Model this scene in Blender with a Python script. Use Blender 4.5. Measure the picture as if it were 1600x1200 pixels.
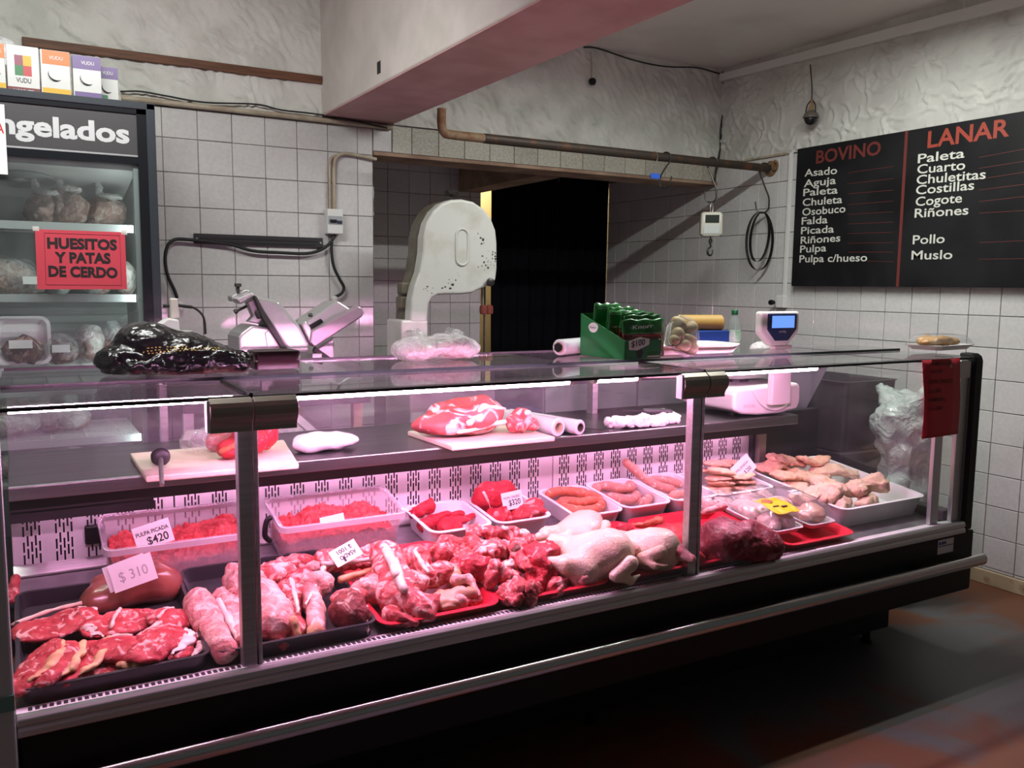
import bpy, bmesh, math, random
import numpy as np
from mathutils import Vector, Matrix

random.seed(7)
rng = np.random.RandomState(11)
SC = bpy.context.scene
COL = SC.collection
for _o in list(bpy.data.objects):
    bpy.data.objects.remove(_o)

# ------------------------------------------------------------------ camera
FPX, YAW, PITCH, ROLL, CAMZ = 1351.5, 0.52161, 0.113115, 0.010162, 1.355
_r = np.array([math.cos(YAW), -math.sin(YAW), 0.0])
_f = np.array([math.sin(YAW), math.cos(YAW), 0.0])
_u = np.array([0, 0, 1.0])
_f2 = _f * math.cos(PITCH) - _u * math.sin(PITCH)
_u2 = _u * math.cos(PITCH) + _f * math.sin(PITCH)
CR = _r * math.cos(ROLL) + _u2 * math.sin(ROLL)
CU = _u2 * math.cos(ROLL) - _r * math.sin(ROLL)
CF = _f2
cam_data = bpy.data.cameras.new('camera')
cam = bpy.data.objects.new('camera', cam_data)
COL.objects.link(cam)
cam_data.sensor_fit = 'HORIZONTAL'
cam_data.sensor_width = 36.0
cam_data.lens = FPX / 1600 * 36.0
cam_data.clip_start = 0.02
cam.matrix_world = Matrix(((CR[0], CU[0], -CF[0], 0), (CR[1], CU[1], -CF[1], 0), (CR[2], CU[2], -CF[2], CAMZ), (0, 0, 0, 1)))
SC.camera = cam

# ------------------------------------------------------------------ world, colour, exposure
SC.view_settings.view_transform = 'Standard'
SC.view_settings.look = 'None'
SC.view_settings.exposure = 0.0
SC.view_settings.gamma = 1.0
SC.view_settings.use_curve_mapping = False
world = bpy.data.worlds.new('world')
SC.world = world
world.use_nodes = True
world.node_tree.nodes['Background'].inputs[0].default_value = (0.90, 1.0, 0.96, 1)
world.node_tree.nodes['Background'].inputs[1].default_value = 0.055
cy = SC.cycles
cy.max_bounces = 9
cy.diffuse_bounces = 4
cy.glossy_bounces = 4
cy.transmission_bounces = 6
cy.transparent_max_bounces = 24
cy.caustics_reflective = False
cy.caustics_refractive = False
cy.sample_clamp_indirect = 4.0
LED_COL, LED_POW = (1.0, 0.44, 0.78), 185.0        # the display case's own tubes
TUBE_COL, TUBE_POW = (0.96, 1.0, 0.95), 46.0       # the room's ceiling tube fixtures


def area_lamp(name, loc, size, power, color, parent=None):
    d = bpy.data.lights.new(name, 'AREA')
    d.shape = 'RECTANGLE'
    d.size, d.size_y = size
    d.energy = power
    d.color = color
    o = bpy.data.objects.new(name, d)
    COL.objects.link(o)
    o.location = loc
    if parent:
        o.parent = parent
    return o


CEILING_LAMPS = [(2.55, 2.42, 2.60, 1.2, 0.97, 0), (0.12, 2.60, 2.58, 1.1, 0.58, 24)]      # x, y, z, length, share, tilt to the back wall
for _x, _y, _z, _l, _k, _t in CEILING_LAMPS:
    _lamp = area_lamp('ceiling_tube_light', (_x, _y, _z - 0.045), (_l, 0.06), TUBE_POW * _k, TUBE_COL)
    _lamp.rotation_euler = (math.radians(_t), 0, 0)


# ------------------------------------------------------------------ picking points on the planes of the place
def _ray(px, py):
    return CF + CR * (px - 800) / FPX - CU * (py - 600) / FPX


CAMP = np.array([0, 0, CAMZ])


def ax(px, py, X):
    d = _ray(px, py); return CAMP + d * (X / d[0])


def ay(px, py, Y):
    d = _ray(px, py); return CAMP + d * (Y / d[1])


def az(px, py, Z):
    d = _ray(px, py); return CAMP + d * ((Z - CAMZ) / d[2])


DECK_Z, DECK_Y, DECK_S = 0.515, 1.90, 0.125


def deck_z(y):
    return DECK_Z + DECK_S * (y - DECK_Y)


def dk(px, py, h=0.0):
    n = np.array([0, -DECK_S, 1.0]); d = _ray(px, py)
    return CAMP + d * (((np.array([0, DECK_Y, DECK_Z + h]) - CAMP) @ n) / (d @ n))


# ------------------------------------------------------------------ noise
def _hash(ix, iy, iz, s):
    h = (ix * 374761393 + iy * 668265263 + iz * 2147483647 + s * 974634777) & 0xFFFFFFFF
    h = ((h ^ (h >> 13)) * 1274126177) & 0xFFFFFFFF
    h = (h ^ (h >> 16)) & 0xFFFF
    return h / 32767.5 - 1.0


def vnoise(p, s=0):
    p = np.asarray(p, float)
    i = np.floor(p).astype(np.int64); f = p - i; f = f * f * (3 - 2 * f)
    x, y, z = i[..., 0], i[..., 1], i[..., 2]; fx, fy, fz = f[..., 0], f[..., 1], f[..., 2]
    r = 0
    for dx in (0, 1):
        for dy in (0, 1):
            for dz in (0, 1):
                w = (fx if dx else 1 - fx) * (fy if dy else 1 - fy) * (fz if dz else 1 - fz)
                r = r + w * _hash(x + dx, y + dy, z + dz, s)
    return r


def fbm(p, o=3, s=0):
    r, a, k = 0, 1.0, 1.0
    for n in range(o):
        r = r + a * vnoise(np.asarray(p) * k, s + n * 17); a *= 0.5; k *= 2.03
    return r


# ------------------------------------------------------------------ mesh building
class MB:
    def __init__(self):
        self.v, self.f, self.n = [], [], 0

    def add(self, v, f):
        v = np.asarray(v, float).reshape(-1, 3)
        b = self.n
        self.v.append(v); self.n += len(v)
        self.f.extend([tuple(int(i) + b for i in q) for q in f])
        return self

    def box(self, lo, hi, M=None):
        x0, y0, z0 = lo; x1, y1, z1 = hi
        v = np.array([(x0, y0, z0), (x1, y0, z0), (x1, y1, z0), (x0, y1, z0), (x0, y0, z1), (x1, y0, z1), (x1, y1, z1), (x0, y1, z1)])
        if M is not None:
            v = tf(v, M)
        return self.add(v, [(0, 3, 2, 1), (4, 5, 6, 7), (0, 1, 5, 4), (1, 2, 6, 5), (2, 3, 7, 6), (3, 0, 4, 7)])

    def bar(self, a, b, w, h, up=(0, 0, 1)):
        a, b, up = np.array(a, float), np.array(b, float), np.array(up, float)
        d = b - a; L = np.linalg.norm(d); d /= L
        s = np.cross(d, up); s /= np.linalg.norm(s); t = np.cross(s, d)
        v = []
        for e in (a, b):
            for i, j in ((-1, -1), (1, -1), (1, 1), (-1, 1)):
                v.append(e + s * i * w / 2 + t * j * h / 2)
        return self.add(v, [(0, 3, 2, 1), (4, 5, 6, 7), (0, 1, 5, 4), (1, 2, 6, 5), (2, 3, 7, 6), (3, 0, 4, 7)])

    def tube(self, path, r, n=8, closed=False, caps=True, flat=1.0):
        P = np.array(path, float); m = len(P)
        rr = np.full(m, r) if np.isscalar(r) else np.array(r, float)
        if closed:
            T = np.roll(P, -1, 0) - np.roll(P, 1, 0)
        else:
            T = np.gradient(P, axis=0)
        T /= np.maximum(np.linalg.norm(T, axis=1, keepdims=True), 1e-9)
        ref = np.array([0, 0, 1.0]) if abs(T[0][2]) < 0.9 else np.array([1.0, 0, 0])
        N = np.cross(T[0], ref); N /= np.linalg.norm(N)
        V = []
        for i in range(m):
            N = N - T[i] * (N @ T[i]); N /= max(np.linalg.norm(N), 1e-9)
            B = np.cross(T[i], N)
            for k in range(n):
                a = 2 * math.pi * k / n
                V.append(P[i] + rr[i] * (math.cos(a) * N + math.sin(a) * B * flat))
        F = []
        for i in range(m if closed else m - 1):
            j = (i + 1) % m
            for k in range(n):
                l = (k + 1) % n
                F.append((i * n + k, i * n + l, j * n + l, j * n + k))
        if caps and not closed:
            F.append(tuple(range(n))[::-1]); F.append(tuple((m - 1) * n + k for k in range(n)))
        return self.add(V, F)

    def lathe(self, prof, c, n=20, M=None):
        V, F = [], []
        for r, z in prof:
            for k in range(n):
                a = 2 * math.pi * k / n
                V.append((r * math.cos(a), r * math.sin(a), z))
        m = len(prof)
        for i in range(m - 1):
            for k in range(n):
                l = (k + 1) % n
                F.append((i * n + k, i * n + l, (i + 1) * n + l, (i + 1) * n + k))
        F.append(tuple(range(n))[::-1]); F.append(tuple((m - 1) * n + k for k in range(n)))
        V = np.array(V)
        if M is not None:
            V = tf(V, M)
        return self.add(V + np.array(c, float), F)

    def prism(self, poly, off):
        P = np.array(poly, float); n = len(P); Q = P + np.array(off, float)
        nr = sum(np.cross(P[i] - P[0], P[(i + 1) % n] - P[0]) for i in range(1, n - 1))
        F = [tuple(range(n)), tuple(range(2 * n - 1, n - 1, -1))] + [(i, n + i, n + (i + 1) % n, (i + 1) % n) for i in range(n)]
        if nr @ np.array(off, float) > 0:
            F = [q[::-1] for q in F]
        return self.add(np.vstack([P, Q]), F)

    def loft(self, rings, caps=True):
        R = [np.array(r, float) for r in rings]; n = len(R[0]); F = []
        for i in range(len(R) - 1):
            for k in range(n):
                l = (k + 1) % n
                F.append((i * n + k, i * n + l, (i + 1) * n + l, (i + 1) * n + k))
        if caps:
            F.append(tuple(range(n))[::-1]); F.append(tuple((len(R) - 1) * n + k for k in range(n)))
        return self.add(np.vstack(R), F)

    def sheet(self, G, th=0.0, nrm=None):
        G = np.array(G, float); a, b = G.shape[:2]
        F = [(i * b + j, i * b + j + 1, (i + 1) * b + j + 1, (i + 1) * b + j) for i in range(a - 1) for j in range(b - 1)]
        V = G.reshape(-1, 3)
        if th:
            nn = np.array(nrm if nrm is not None else (0, 0, 1), float) * th
            m = len(V)
            E = [i * b for i in range(a)] + [(a - 1) * b + j for j in range(1, b)] + [i * b + b - 1 for i in range(a - 2, -1, -1)] + [j for j in range(b - 2, 0, -1)]
            F2 = [tuple(q + m for q in f[::-1]) for f in F]
            side = [(E[k], E[(k + 1) % len(E)], E[(k + 1) % len(E)] + m, E[k] + m) for k in range(len(E))]
            return self.add(np.vstack([V, V - nn]), F + F2 + side)
        return self.add(V, F)

    def data(self):
        return np.vstack(self.v), self.f


def tf(v, M):
    M = np.array(M); return np.asarray(v, float) @ M[:3, :3].T + M[:3, 3]


def TRS(loc=(0, 0, 0), rz=0.0, rx=0.0, ry=0.0, s=(1, 1, 1)):
    if np.isscalar(s):
        s = (s, s, s)
    return np.array(Matrix.Translation(loc) @ Matrix.Rotation(rz, 4, 'Z') @ Matrix.Rotation(ry, 4, 'Y') @ Matrix.Rotation(rx, 4, 'X') @ Matrix.Diagonal((*s, 1)))


def move(mb, M):
    mb.v = [tf(v, M) for v in mb.v]
    return mb


WLOC = {}


def obj(name, mb, m, parent=None, smooth=False, bev=0.0, kind=None, loc=None, seg=2, fix=True):
    """mesh given in world coordinates -> one object whose origin is at its own base"""
    V, F = mb.data()
    if loc is None:
        lo, hi = V.min(0), V.max(0)
        loc = np.array([(lo[0] + hi[0]) / 2, (lo[1] + hi[1]) / 2, lo[2]])
    loc = np.array(loc, float)
    me = bpy.data.meshes.new(name)
    me.from_pydata((V - loc).tolist(), [], F)
    if fix:
        b = bmesh.new(); b.from_mesh(me); bmesh.ops.recalc_face_normals(b, faces=b.faces); b.to_mesh(me); b.free()
    me.materials.append(m)
    if smooth:
        me.polygons.foreach_set('use_smooth', [True] * len(me.polygons))
    o = bpy.data.objects.new(name, me)
    COL.objects.link(o)
    if smooth == 'auto':
        e = o.modifiers.new('split', 'EDGE_SPLIT'); e.split_angle = math.radians(40)
    if bev:
        b = o.modifiers.new('bevel', 'BEVEL'); b.width = bev; b.segments = seg; b.limit_method = 'ANGLE'; b.angle_limit = math.radians(35)
    if parent is not None:
        o.parent = parent
        o.location = loc - WLOC[parent.name]
    else:
        o.location = loc
    WLOC[o.name] = loc
    if kind:
        o['kind'] = kind
    return o


def tag(o, label, cat, group=None, kind=None):
    o['label'] = label; o['category'] = cat
    if group:
        o['group'] = group
    if kind:
        o['kind'] = kind
    return o


def thing(name, label, cat, loc, group=None):
    o = bpy.data.objects.new(name, None); COL.objects.link(o)
    o.empty_display_size = 0.05
    o.location = loc; WLOC[o.name] = np.array(loc, float)
    return tag(o, label, cat, group)


def dup(root, loc, rz=None, label=None, scale=None):
    r = root.copy(); COL.objects.link(r); r.location = loc
    if rz is not None:
        r.rotation_euler = (0, 0, rz) if np.isscalar(rz) else rz
    if scale is not None:
        r.scale = (scale,) * 3 if np.isscalar(scale) else scale
    if label:
        r['label'] = label
    for ch in list(root.children):
        c = ch.copy(); COL.objects.link(c); c.parent = r
        for g in list(ch.children):
            d = g.copy(); COL.objects.link(d); d.parent = c
    return r


# ------------------------------------------------------------------ smooth bodies from distance fields (surface nets)
def s_ell(P, c, r, M=None):
    q = P - np.array(c, float)
    if M is not None:
        q = q @ np.array(M)[:3, :3]
    r = np.array(r, float)
    k = np.linalg.norm(q / r, axis=-1)
    return (k - 1) * r.min() * np.clip(k, 0.6, 3) ** 0.2


def s_cap(P, a, b, ra, rb=None):
    rb = ra if rb is None else rb
    a, b = np.array(a, float), np.array(b, float)
    d = b - a; h = np.clip(((P - a) @ d) / max(d @ d, 1e-12), 0, 1)
    return np.linalg.norm(P - a - h[..., None] * d, axis=-1) - (ra + (rb - ra) * h)


def s_box(P, c, h, r=0.01, M=None):
    q = P - np.array(c, float)
    if M is not None:
        q = q @ np.array(M)[:3, :3]
    q = np.abs(q) - (np.array(h, float) - r)
    return np.linalg.norm(np.maximum(q, 0), axis=-1) + np.minimum(q.max(-1), 0) - r


def smin(ds, k=0.01):
    r = ds[0]
    for d in ds[1:]:
        h = np.clip(0.5 + 0.5 * (d - r) / k, 0, 1)
        r = d * (1 - h) + r * h - k * h * (1 - h)
    return r


def nets(fn, lo, hi, res):
    lo, hi = np.array(lo, float), np.array(hi, float)
    n = np.maximum(np.ceil((hi - lo) / res).astype(int), 3) + 1
    g = [lo[i] + np.arange(n[i]) * res for i in range(3)]
    P = np.stack(np.meshgrid(*g, indexing='ij'), -1)
    D = fn(P)
    D[0], D[-1] = 1, 1; D[:, 0], D[:, -1] = 1, 1; D[:, :, 0], D[:, :, -1] = 1, 1
    S = D < 0
    c = n - 1
    acc = np.zeros((*c, 3)); cnt = np.zeros(tuple(c))
    cor = [(a, b, e) for a in (0, 1) for b in (0, 1) for e in (0, 1)]
    sl = lambda A, k: A[k[0]:k[0] + c[0], k[1]:k[1] + c[1], k[2]:k[2] + c[2]]
    for k in cor:
        for axn in range(3):
            if k[axn]:
                continue
            l = list(k); l[axn] = 1
            d0, d1 = sl(D, k), sl(D, l)
            mk = (d0 < 0) != (d1 < 0)
            t = np.where(mk, d0 / np.where(mk, d0 - d1, 1), 0)
            p = np.zeros((*c, 3)); p[...] = k; p[..., axn] += t
            acc += p * mk[..., None]; cnt += mk
    act = cnt > 0
    idx = -np.ones(tuple(c), int); idx[act] = np.arange(act.sum())
    base = np.stack(np.meshgrid(*[np.arange(i) for i in c], indexing='ij'), -1)
    V = lo + (base[act] + acc[act] / cnt[act][:, None]) * res
    F = []
    for axn in range(3):
        b1, b2 = (axn + 1) % 3, (axn + 2) % 3
        s0 = [slice(None)] * 3; s0[axn] = slice(0, -1); s1 = [slice(None)] * 3; s1[axn] = slice(1, None)
        A, B = S[tuple(s0)], S[tuple(s1)]
        q = np.argwhere(A != B)
        q = q[(q[:, b1] > 0) & (q[:, b2] > 0) & (q[:, b1] < n[b1] - 1) & (q[:, b2] < n[b2] - 1)]
        if not len(q):
            continue
        def I(d1, d2):
            w = q.copy(); w[:, b1] -= d1; w[:, b2] -= d2
            return idx[w[:, 0], w[:, 1], w[:, 2]]
        Q = np.stack([I(1, 1), I(0, 1), I(0, 0), I(1, 0)], 1)
        fl = ~A[q[:, 0], q[:, 1], q[:, 2]]
        Q[fl] = Q[fl][:, ::-1]
        F.extend(map(tuple, Q.tolist()))
    return MB().add(V, F)


def rough_up(mb, amp, freq, s=0, o=3, crease=0.0):
    """push a closed mesh in and out along its normals by noise"""
    V, F = mb.data()
    N = np.zeros_like(V)
    Fq = np.array([f if len(f) == 4 else ((*f, f[-1]) if len(f) == 3 else (f[0], f[len(f) // 4], f[len(f) // 2], f[3 * len(f) // 4])) for f in F])
    n = np.cross(V[Fq[:, 2]] - V[Fq[:, 0]], V[Fq[:, 3]] - V[Fq[:, 1]])
    for k in range(4):
        np.add.at(N, Fq[:, k], n)
    N /= np.maximum(np.linalg.norm(N, axis=1, keepdims=True), 1e-12)
    V = V + N * (amp * fbm(V * freq, o, s))[:, None]
    if crease:
        W = np.stack([vnoise(V * freq * 0.5, s + 31), vnoise(V * freq * 0.5, s + 32), vnoise(V * freq * 0.5, s + 33)], -1)
        q = V * freq * 0.55 + W * 1.3
        V = V - N * (crease * np.clip(1 - 4.5 * np.abs(vnoise(q, s + 40)), 0, 1) - 0.35 * crease * np.clip(1 - 5 * np.abs(vnoise(q * 2.3, s + 44)), 0, 1))[:, None]
    mb.v = [V]
    return mb


def rring(w, d, r, z, n=5):
    out = []
    for cx, cy, a0 in ((w / 2 - r, d / 2 - r, 0), (-w / 2 + r, d / 2 - r, 90), (-w / 2 + r, -d / 2 + r, 180), (w / 2 - r, -d / 2 + r, 270)):
        for k in range(n):
            a = math.radians(a0 + 90 * k / (n - 1))
            out.append((cx + r * math.cos(a), cy + r * math.sin(a), z))
    return out


def spline(pts, n=8):
    P = [np.array(p, float) for p in pts]; P = [2 * P[0] - P[1]] + P + [2 * P[-1] - P[-2]]
    out = []
    for i in range(1, len(P) - 2):
        for k in range(n):
            t = k / n
            out.append(0.5 * ((2 * P[i]) + (P[i + 1] - P[i - 1]) * t + (2 * P[i - 1] - 5 * P[i] + 4 * P[i + 1] - P[i + 2]) * t * t + (3 * P[i] - P[i - 1] - 3 * P[i + 1] + P[i + 2]) * t ** 3))
    out.append(P[-2])
    return np.array(out)


# ------------------------------------------------------------------ materials
def _nt(name):
    m = bpy.data.materials.new(name); m.use_nodes = True
    nt = m.node_tree
    return m, nt, nt.nodes, nt.links, nt.nodes['Principled BSDF']


def mat(name, col, rough=0.5, metal=0.0, col2=None, scale=8.0, mix=(0.4, 0.6), bump=0.0, bscale=60.0, coat=0.0, emit=None, estr=0.0, detail=4.0, dist=0.0, rnd=0.0, spec=0.5, alpha=None, stretch=None, rough2=None):
    m, nt, N, L, b = _nt(name)
    b.inputs['Base Color'].default_value = (*col, 1)
    b.inputs['Roughness'].default_value = rough
    b.inputs['Metallic'].default_value = metal
    b.inputs['Specular IOR Level'].default_value = spec
    if coat:
        b.inputs['Coat Weight'].default_value = coat; b.inputs['Coat Roughness'].default_value = 0.08
    if emit:
        b.inputs['Emission Color'].default_value = (*emit, 1); b.inputs['Emission Strength'].default_value = estr
    tc = N.new('ShaderNodeTexCoord'); vec = tc.outputs['Object']
    oi = N.new('ShaderNodeObjectInfo')
    ad = N.new('ShaderNodeVectorMath'); ad.operation = 'MULTIPLY_ADD'
    L.new(oi.outputs['Random'], ad.inputs[0]); ad.inputs[1].default_value = (37, 53, 71); L.new(vec, ad.inputs[2]); vec = ad.outputs[0]
    if stretch:
        mp = N.new('ShaderNodeVectorMath'); mp.operation = 'MULTIPLY'; mp.inputs[1].default_value = stretch
        L.new(vec, mp.inputs[0]); vec = mp.outputs[0]
    cs = None
    if col2 is not None:
        no = N.new('ShaderNodeTexNoise'); no.inputs['Scale'].default_value = scale; no.inputs['Detail'].default_value = detail; no.inputs['Distortion'].default_value = dist
        L.new(vec, no.inputs['Vector'])
        rp = N.new('ShaderNodeValToRGB')
        rp.color_ramp.elements[0].position, rp.color_ramp.elements[1].position = mix
        rp.color_ramp.elements[0].color = (*col, 1); rp.color_ramp.elements[1].color = (*col2, 1)
        L.new(no.outputs['Fac'], rp.inputs['Fac']); cs = rp.outputs['Color']
        if rough2 is not None:
            mr = N.new('ShaderNodeMapRange'); mr.inputs[1].default_value, mr.inputs[2].default_value = mix
            mr.inputs[3].default_value, mr.inputs[4].default_value = rough, rough2
            L.new(no.outputs['Fac'], mr.inputs[0]); L.new(mr.outputs[0], b.inputs['Roughness'])
    if rnd:
        hs = N.new('ShaderNodeHueSaturation')
        mr = N.new('ShaderNodeMapRange'); mr.inputs[3].default_value = 1 - rnd; mr.inputs[4].default_value = 1 + rnd
        L.new(oi.outputs['Random'], mr.inputs[0]); L.new(mr.outputs[0], hs.inputs['Value'])
        if cs is not None:
            L.new(cs, hs.inputs['Color'])
        else:
            hs.inputs['Color'].default_value = (*col, 1)
        cs = hs.outputs['Color']
    if cs is not None:
        L.new(cs, b.inputs['Base Color'])
    if bump:
        nb = N.new('ShaderNodeTexNoise'); nb.inputs['Scale'].default_value = bscale; nb.inputs['Detail'].default_value = 5
        L.new(vec, nb.inputs['Vector'])
        bp = N.new('ShaderNodeBump'); bp.inputs['Strength'].default_value = bump; bp.inputs['Distance'].default_value = 0.01
        L.new(nb.outputs['Fac'], bp.inputs['Height']); L.new(bp.outputs[0], b.inputs['Normal'])
    if alpha is not None:
        b.inputs['Alpha'].default_value = alpha
    return m


def meat_mat(name, lean, lean2, fat, fatpos=0.60, soft=0.06, scale=18.0, dist=1.2, rough=0.50, bump=0.7, bscale=80.0, stretch=None):
    """lean meat with streaks of fat, wet"""
    m, nt, N, L, b = _nt(name)
    tc = N.new('ShaderNodeTexCoord'); oi = N.new('ShaderNodeObjectInfo')
    ad = N.new('ShaderNodeVectorMath'); ad.operation = 'MULTIPLY_ADD'
    L.new(oi.outputs['Random'], ad.inputs[0]); ad.inputs[1].default_value = (37, 53, 71); L.new(tc.outputs['Object'], ad.inputs[2])
    vec = ad.outputs[0]
    if stretch:
        mp = N.new('ShaderNodeVectorMath'); mp.operation = 'MULTIPLY'; mp.inputs[1].default_value = stretch
        L.new(vec, mp.inputs[0]); vec = mp.outputs[0]
    n1 = N.new('ShaderNodeTexNoise'); n1.inputs['Scale'].default_value = scale * 1.7; n1.inputs['Detail'].default_value = 5
    L.new(vec, n1.inputs['Vector'])
    r1 = N.new('ShaderNodeValToRGB'); r1.color_ramp.elements[0].color = (*lean, 1); r1.color_ramp.elements[1].color = (*lean2, 1)
    r1.color_ramp.elements[0].position, r1.color_ramp.elements[1].position = 0.35, 0.65
    L.new(n1.outputs['Fac'], r1.inputs['Fac'])
    n2 = N.new('ShaderNodeTexNoise'); n2.inputs['Scale'].default_value = scale; n2.inputs['Detail'].default_value = 4; n2.inputs['Distortion'].default_value = dist
    L.new(vec, n2.inputs['Vector'])
    r2 = N.new('ShaderNodeMapRange'); r2.inputs[1].default_value = fatpos - soft; r2.inputs[2].default_value = fatpos + soft
    L.new(n2.outputs['Fac'], r2.inputs[0])
    mx = N.new('ShaderNodeMix'); mx.data_type = 'RGBA'
    L.new(r2.outputs[0], mx.inputs[0]); L.new(r1.outputs['Color'], mx.inputs[6]); mx.inputs[7].default_value = (*fat, 1)
    L.new(mx.outputs[2], b.inputs['Base Color'])
    b.inputs['Roughness'].default_value = rough
    b.inputs['Coat Weight'].default_value = 0.05; b.inputs['Coat Roughness'].default_value = 0.15; b.inputs['Specular IOR Level'].default_value = 0.25
    nb = N.new('ShaderNodeTexNoise'); nb.inputs['Scale'].default_value = bscale; nb.inputs['Detail'].default_value = 4
    L.new(vec, nb.inputs['Vector'])
    bp = N.new('ShaderNodeBump'); bp.inputs['Strength'].default_value = bump; bp.inputs['Distance'].default_value = 0.008
    L.new(nb.outputs['Fac'], bp.inputs['Height']); L.new(bp.outputs[0], b.inputs['Normal'])
    return m


def glass_mat(name, tint=(1, 1, 1), rough=0.02, ior=1.5, haze=0.0, hcol=(0.8, 0.8, 0.8), gain=1.0):
    """a thin pane: mirror-like by Fresnel, clear otherwise, with an optional film of dirt"""
    m = bpy.data.materials.new(name); m.use_nodes = True
    nt = m.node_tree; N, L = nt.nodes, nt.links
    N.remove(N['Principled BSDF'])
    tr = N.new('ShaderNodeBsdfTransparent'); tr.inputs[0].default_value = (*tint, 1)
    gl = N.new('ShaderNodeBsdfGlossy'); gl.inputs['Roughness'].default_value = rough
    fr = N.new('ShaderNodeFresnel')
    ge = N.new('ShaderNodeNewGeometry'); ib = N.new('ShaderNodeMapRange')      # same reflectance from both sides of the pane
    ib.inputs[3].default_value = ior; ib.inputs[4].default_value = 1.0 / ior
    L.new(ge.outputs['Backfacing'], ib.inputs[0]); L.new(ib.outputs[0], fr.inputs['IOR'])
    mx = N.new('ShaderNodeMixShader')
    base = tr.outputs[0]
    if haze:
        df = N.new('ShaderNodeBsdfDiffuse'); df.inputs[0].default_value = (*hcol, 1)
        mh = N.new('ShaderNodeMixShader')
        tc = N.new('ShaderNodeTexCoord'); no = N.new('ShaderNodeTexNoise'); no.inputs['Scale'].default_value = 7; no.inputs['Detail'].default_value = 6
        L.new(tc.outputs['Object'], no.inputs['Vector'])
        mr = N.new('ShaderNodeMapRange'); mr.inputs[1].default_value = 0.3; mr.inputs[2].default_value = 0.75; mr.inputs[3].default_value = haze * 0.5; mr.inputs[4].default_value = haze * 1.6
        L.new(no.outputs['Fac'], mr.inputs[0]); L.new(mr.outputs[0], mh.inputs[0])
        L.new(tr.outputs[0], mh.inputs[1]); L.new(df.outputs[0], mh.inputs[2]); base = mh.outputs[0]
    fac = fr.outputs[0]
    if gain != 1.0:
        mg = N.new('ShaderNodeMath'); mg.operation = 'MULTIPLY'; mg.use_clamp = True; mg.inputs[1].default_value = gain
        L.new(fac, mg.inputs[0]); fac = mg.outputs[0]
    L.new(fac, mx.inputs[0]); L.new(base, mx.inputs[1]); L.new(gl.outputs[0], mx.inputs[2])
    L.new(mx.outputs[0], N['Material Output'].inputs['Surface'])
    return m


def film_mat(name, col, cover, rough=0.25, bump=0.6, bscale=35.0, gloss=1.0, var=0.15):
    """translucent plastic or film: part clear, part milky, shiny and creased"""
    m = bpy.data.materials.new(name); m.use_nodes = True
    nt = m.node_tree; N, L = nt.nodes, nt.links
    b = N['Principled BSDF']; b.inputs['Base Color'].default_value = (*col, 1); b.inputs['Roughness'].default_value = rough
    b.inputs['Coat Weight'].default_value = gloss * 0.5
    tr = N.new('ShaderNodeBsdfTransparent'); mx = N.new('ShaderNodeMixShader')
    tc = N.new('ShaderNodeTexCoord'); no = N.new('ShaderNodeTexNoise'); no.inputs['Scale'].default_value = bscale; no.inputs['Detail'].default_value = 3; no.inputs['Distortion'].default_value = 1.5
    L.new(tc.outputs['Object'], no.inputs['Vector'])
    if bump:
        bp = N.new('ShaderNodeBump'); bp.inputs['Strength'].default_value = bump; bp.inputs['Distance'].default_value = 0.02
        L.new(no.outputs['Fac'], bp.inputs['Height']); L.new(bp.outputs[0], b.inputs['Normal'])
    mr = N.new('ShaderNodeMapRange'); mr.inputs[1].default_value = 0.3; mr.inputs[2].default_value = 0.7; mr.inputs[3].default_value = max(cover - var, 0); mr.inputs[4].default_value = min(cover + var, 1)
    L.new(no.outputs['Fac'], mr.inputs[0]); L.new(mr.outputs[0], mx.inputs[0])
    L.new(tr.outputs[0], mx.inputs[1]); L.new(b.outputs[0], mx.inputs[2])
    L.new(mx.outputs[0], N['Material Output'].inputs['Surface'])
    return m


def light_mat(name, col, s):
    m = bpy.data.materials.new(name); m.use_nodes = True
    N, L = m.node_tree.nodes, m.node_tree.links
    N.remove(N['Principled BSDF'])
    e = N.new('ShaderNodeEmission'); e.inputs[0].default_value = (*col, 1); e.inputs[1].default_value = s
    L.new(e.outputs[0], N['Material Output'].inputs['Surface'])
    return m


def text(body, m, parent, origin, ux, uy, width=None, height=0.02, bold=0.0, name='lettering', th=0.0006, align='LEFT', shear=0.0, italic=None):
    """flat lettering: cap height = height along uy, fitted to width along ux if given"""
    c = bpy.data.curves.new(name, 'FONT'); c.body = body; c.size = 1.0; c.offset = bold; c.shear = shear; c.resolution_u = 3
    t = bpy.data.objects.new(name, c); COL.objects.link(t)
    bpy.context.view_layer.update()
    me = bpy.data.meshes.new_from_object(t.evaluated_get(bpy.context.evaluated_depsgraph_get()))
    bpy.data.objects.remove(t); bpy.data.curves.remove(c)
    n = len(me.vertices); V = np.zeros(n * 3); me.vertices.foreach_get('co', V); V = V.reshape(-1, 3)
    F = [tuple(p.vertices) for p in me.polygons]; bpy.data.meshes.remove(me)
    x0, x1 = V[:, 0].min(), V[:, 0].max()
    sy = height / 0.70
    sx = width / (x1 - x0) if width else sy
    ux, uy = np.array(ux, float), np.array(uy, float); ux /= np.linalg.norm(ux); uy /= np.linalg.norm(uy)
    nz = np.cross(ux, uy)
    sh = {'LEFT': 0, 'CENTER': -0.5, 'RIGHT': -1}[align] * (x1 - x0) * sx
    W = np.array(origin, float) + np.outer((V[:, 0] - x0) * sx + sh, ux) + np.outer(V[:, 1] * sy, uy) + nz * th
    return obj(name, MB().add(W, F), m, parent, fix=False)

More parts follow.
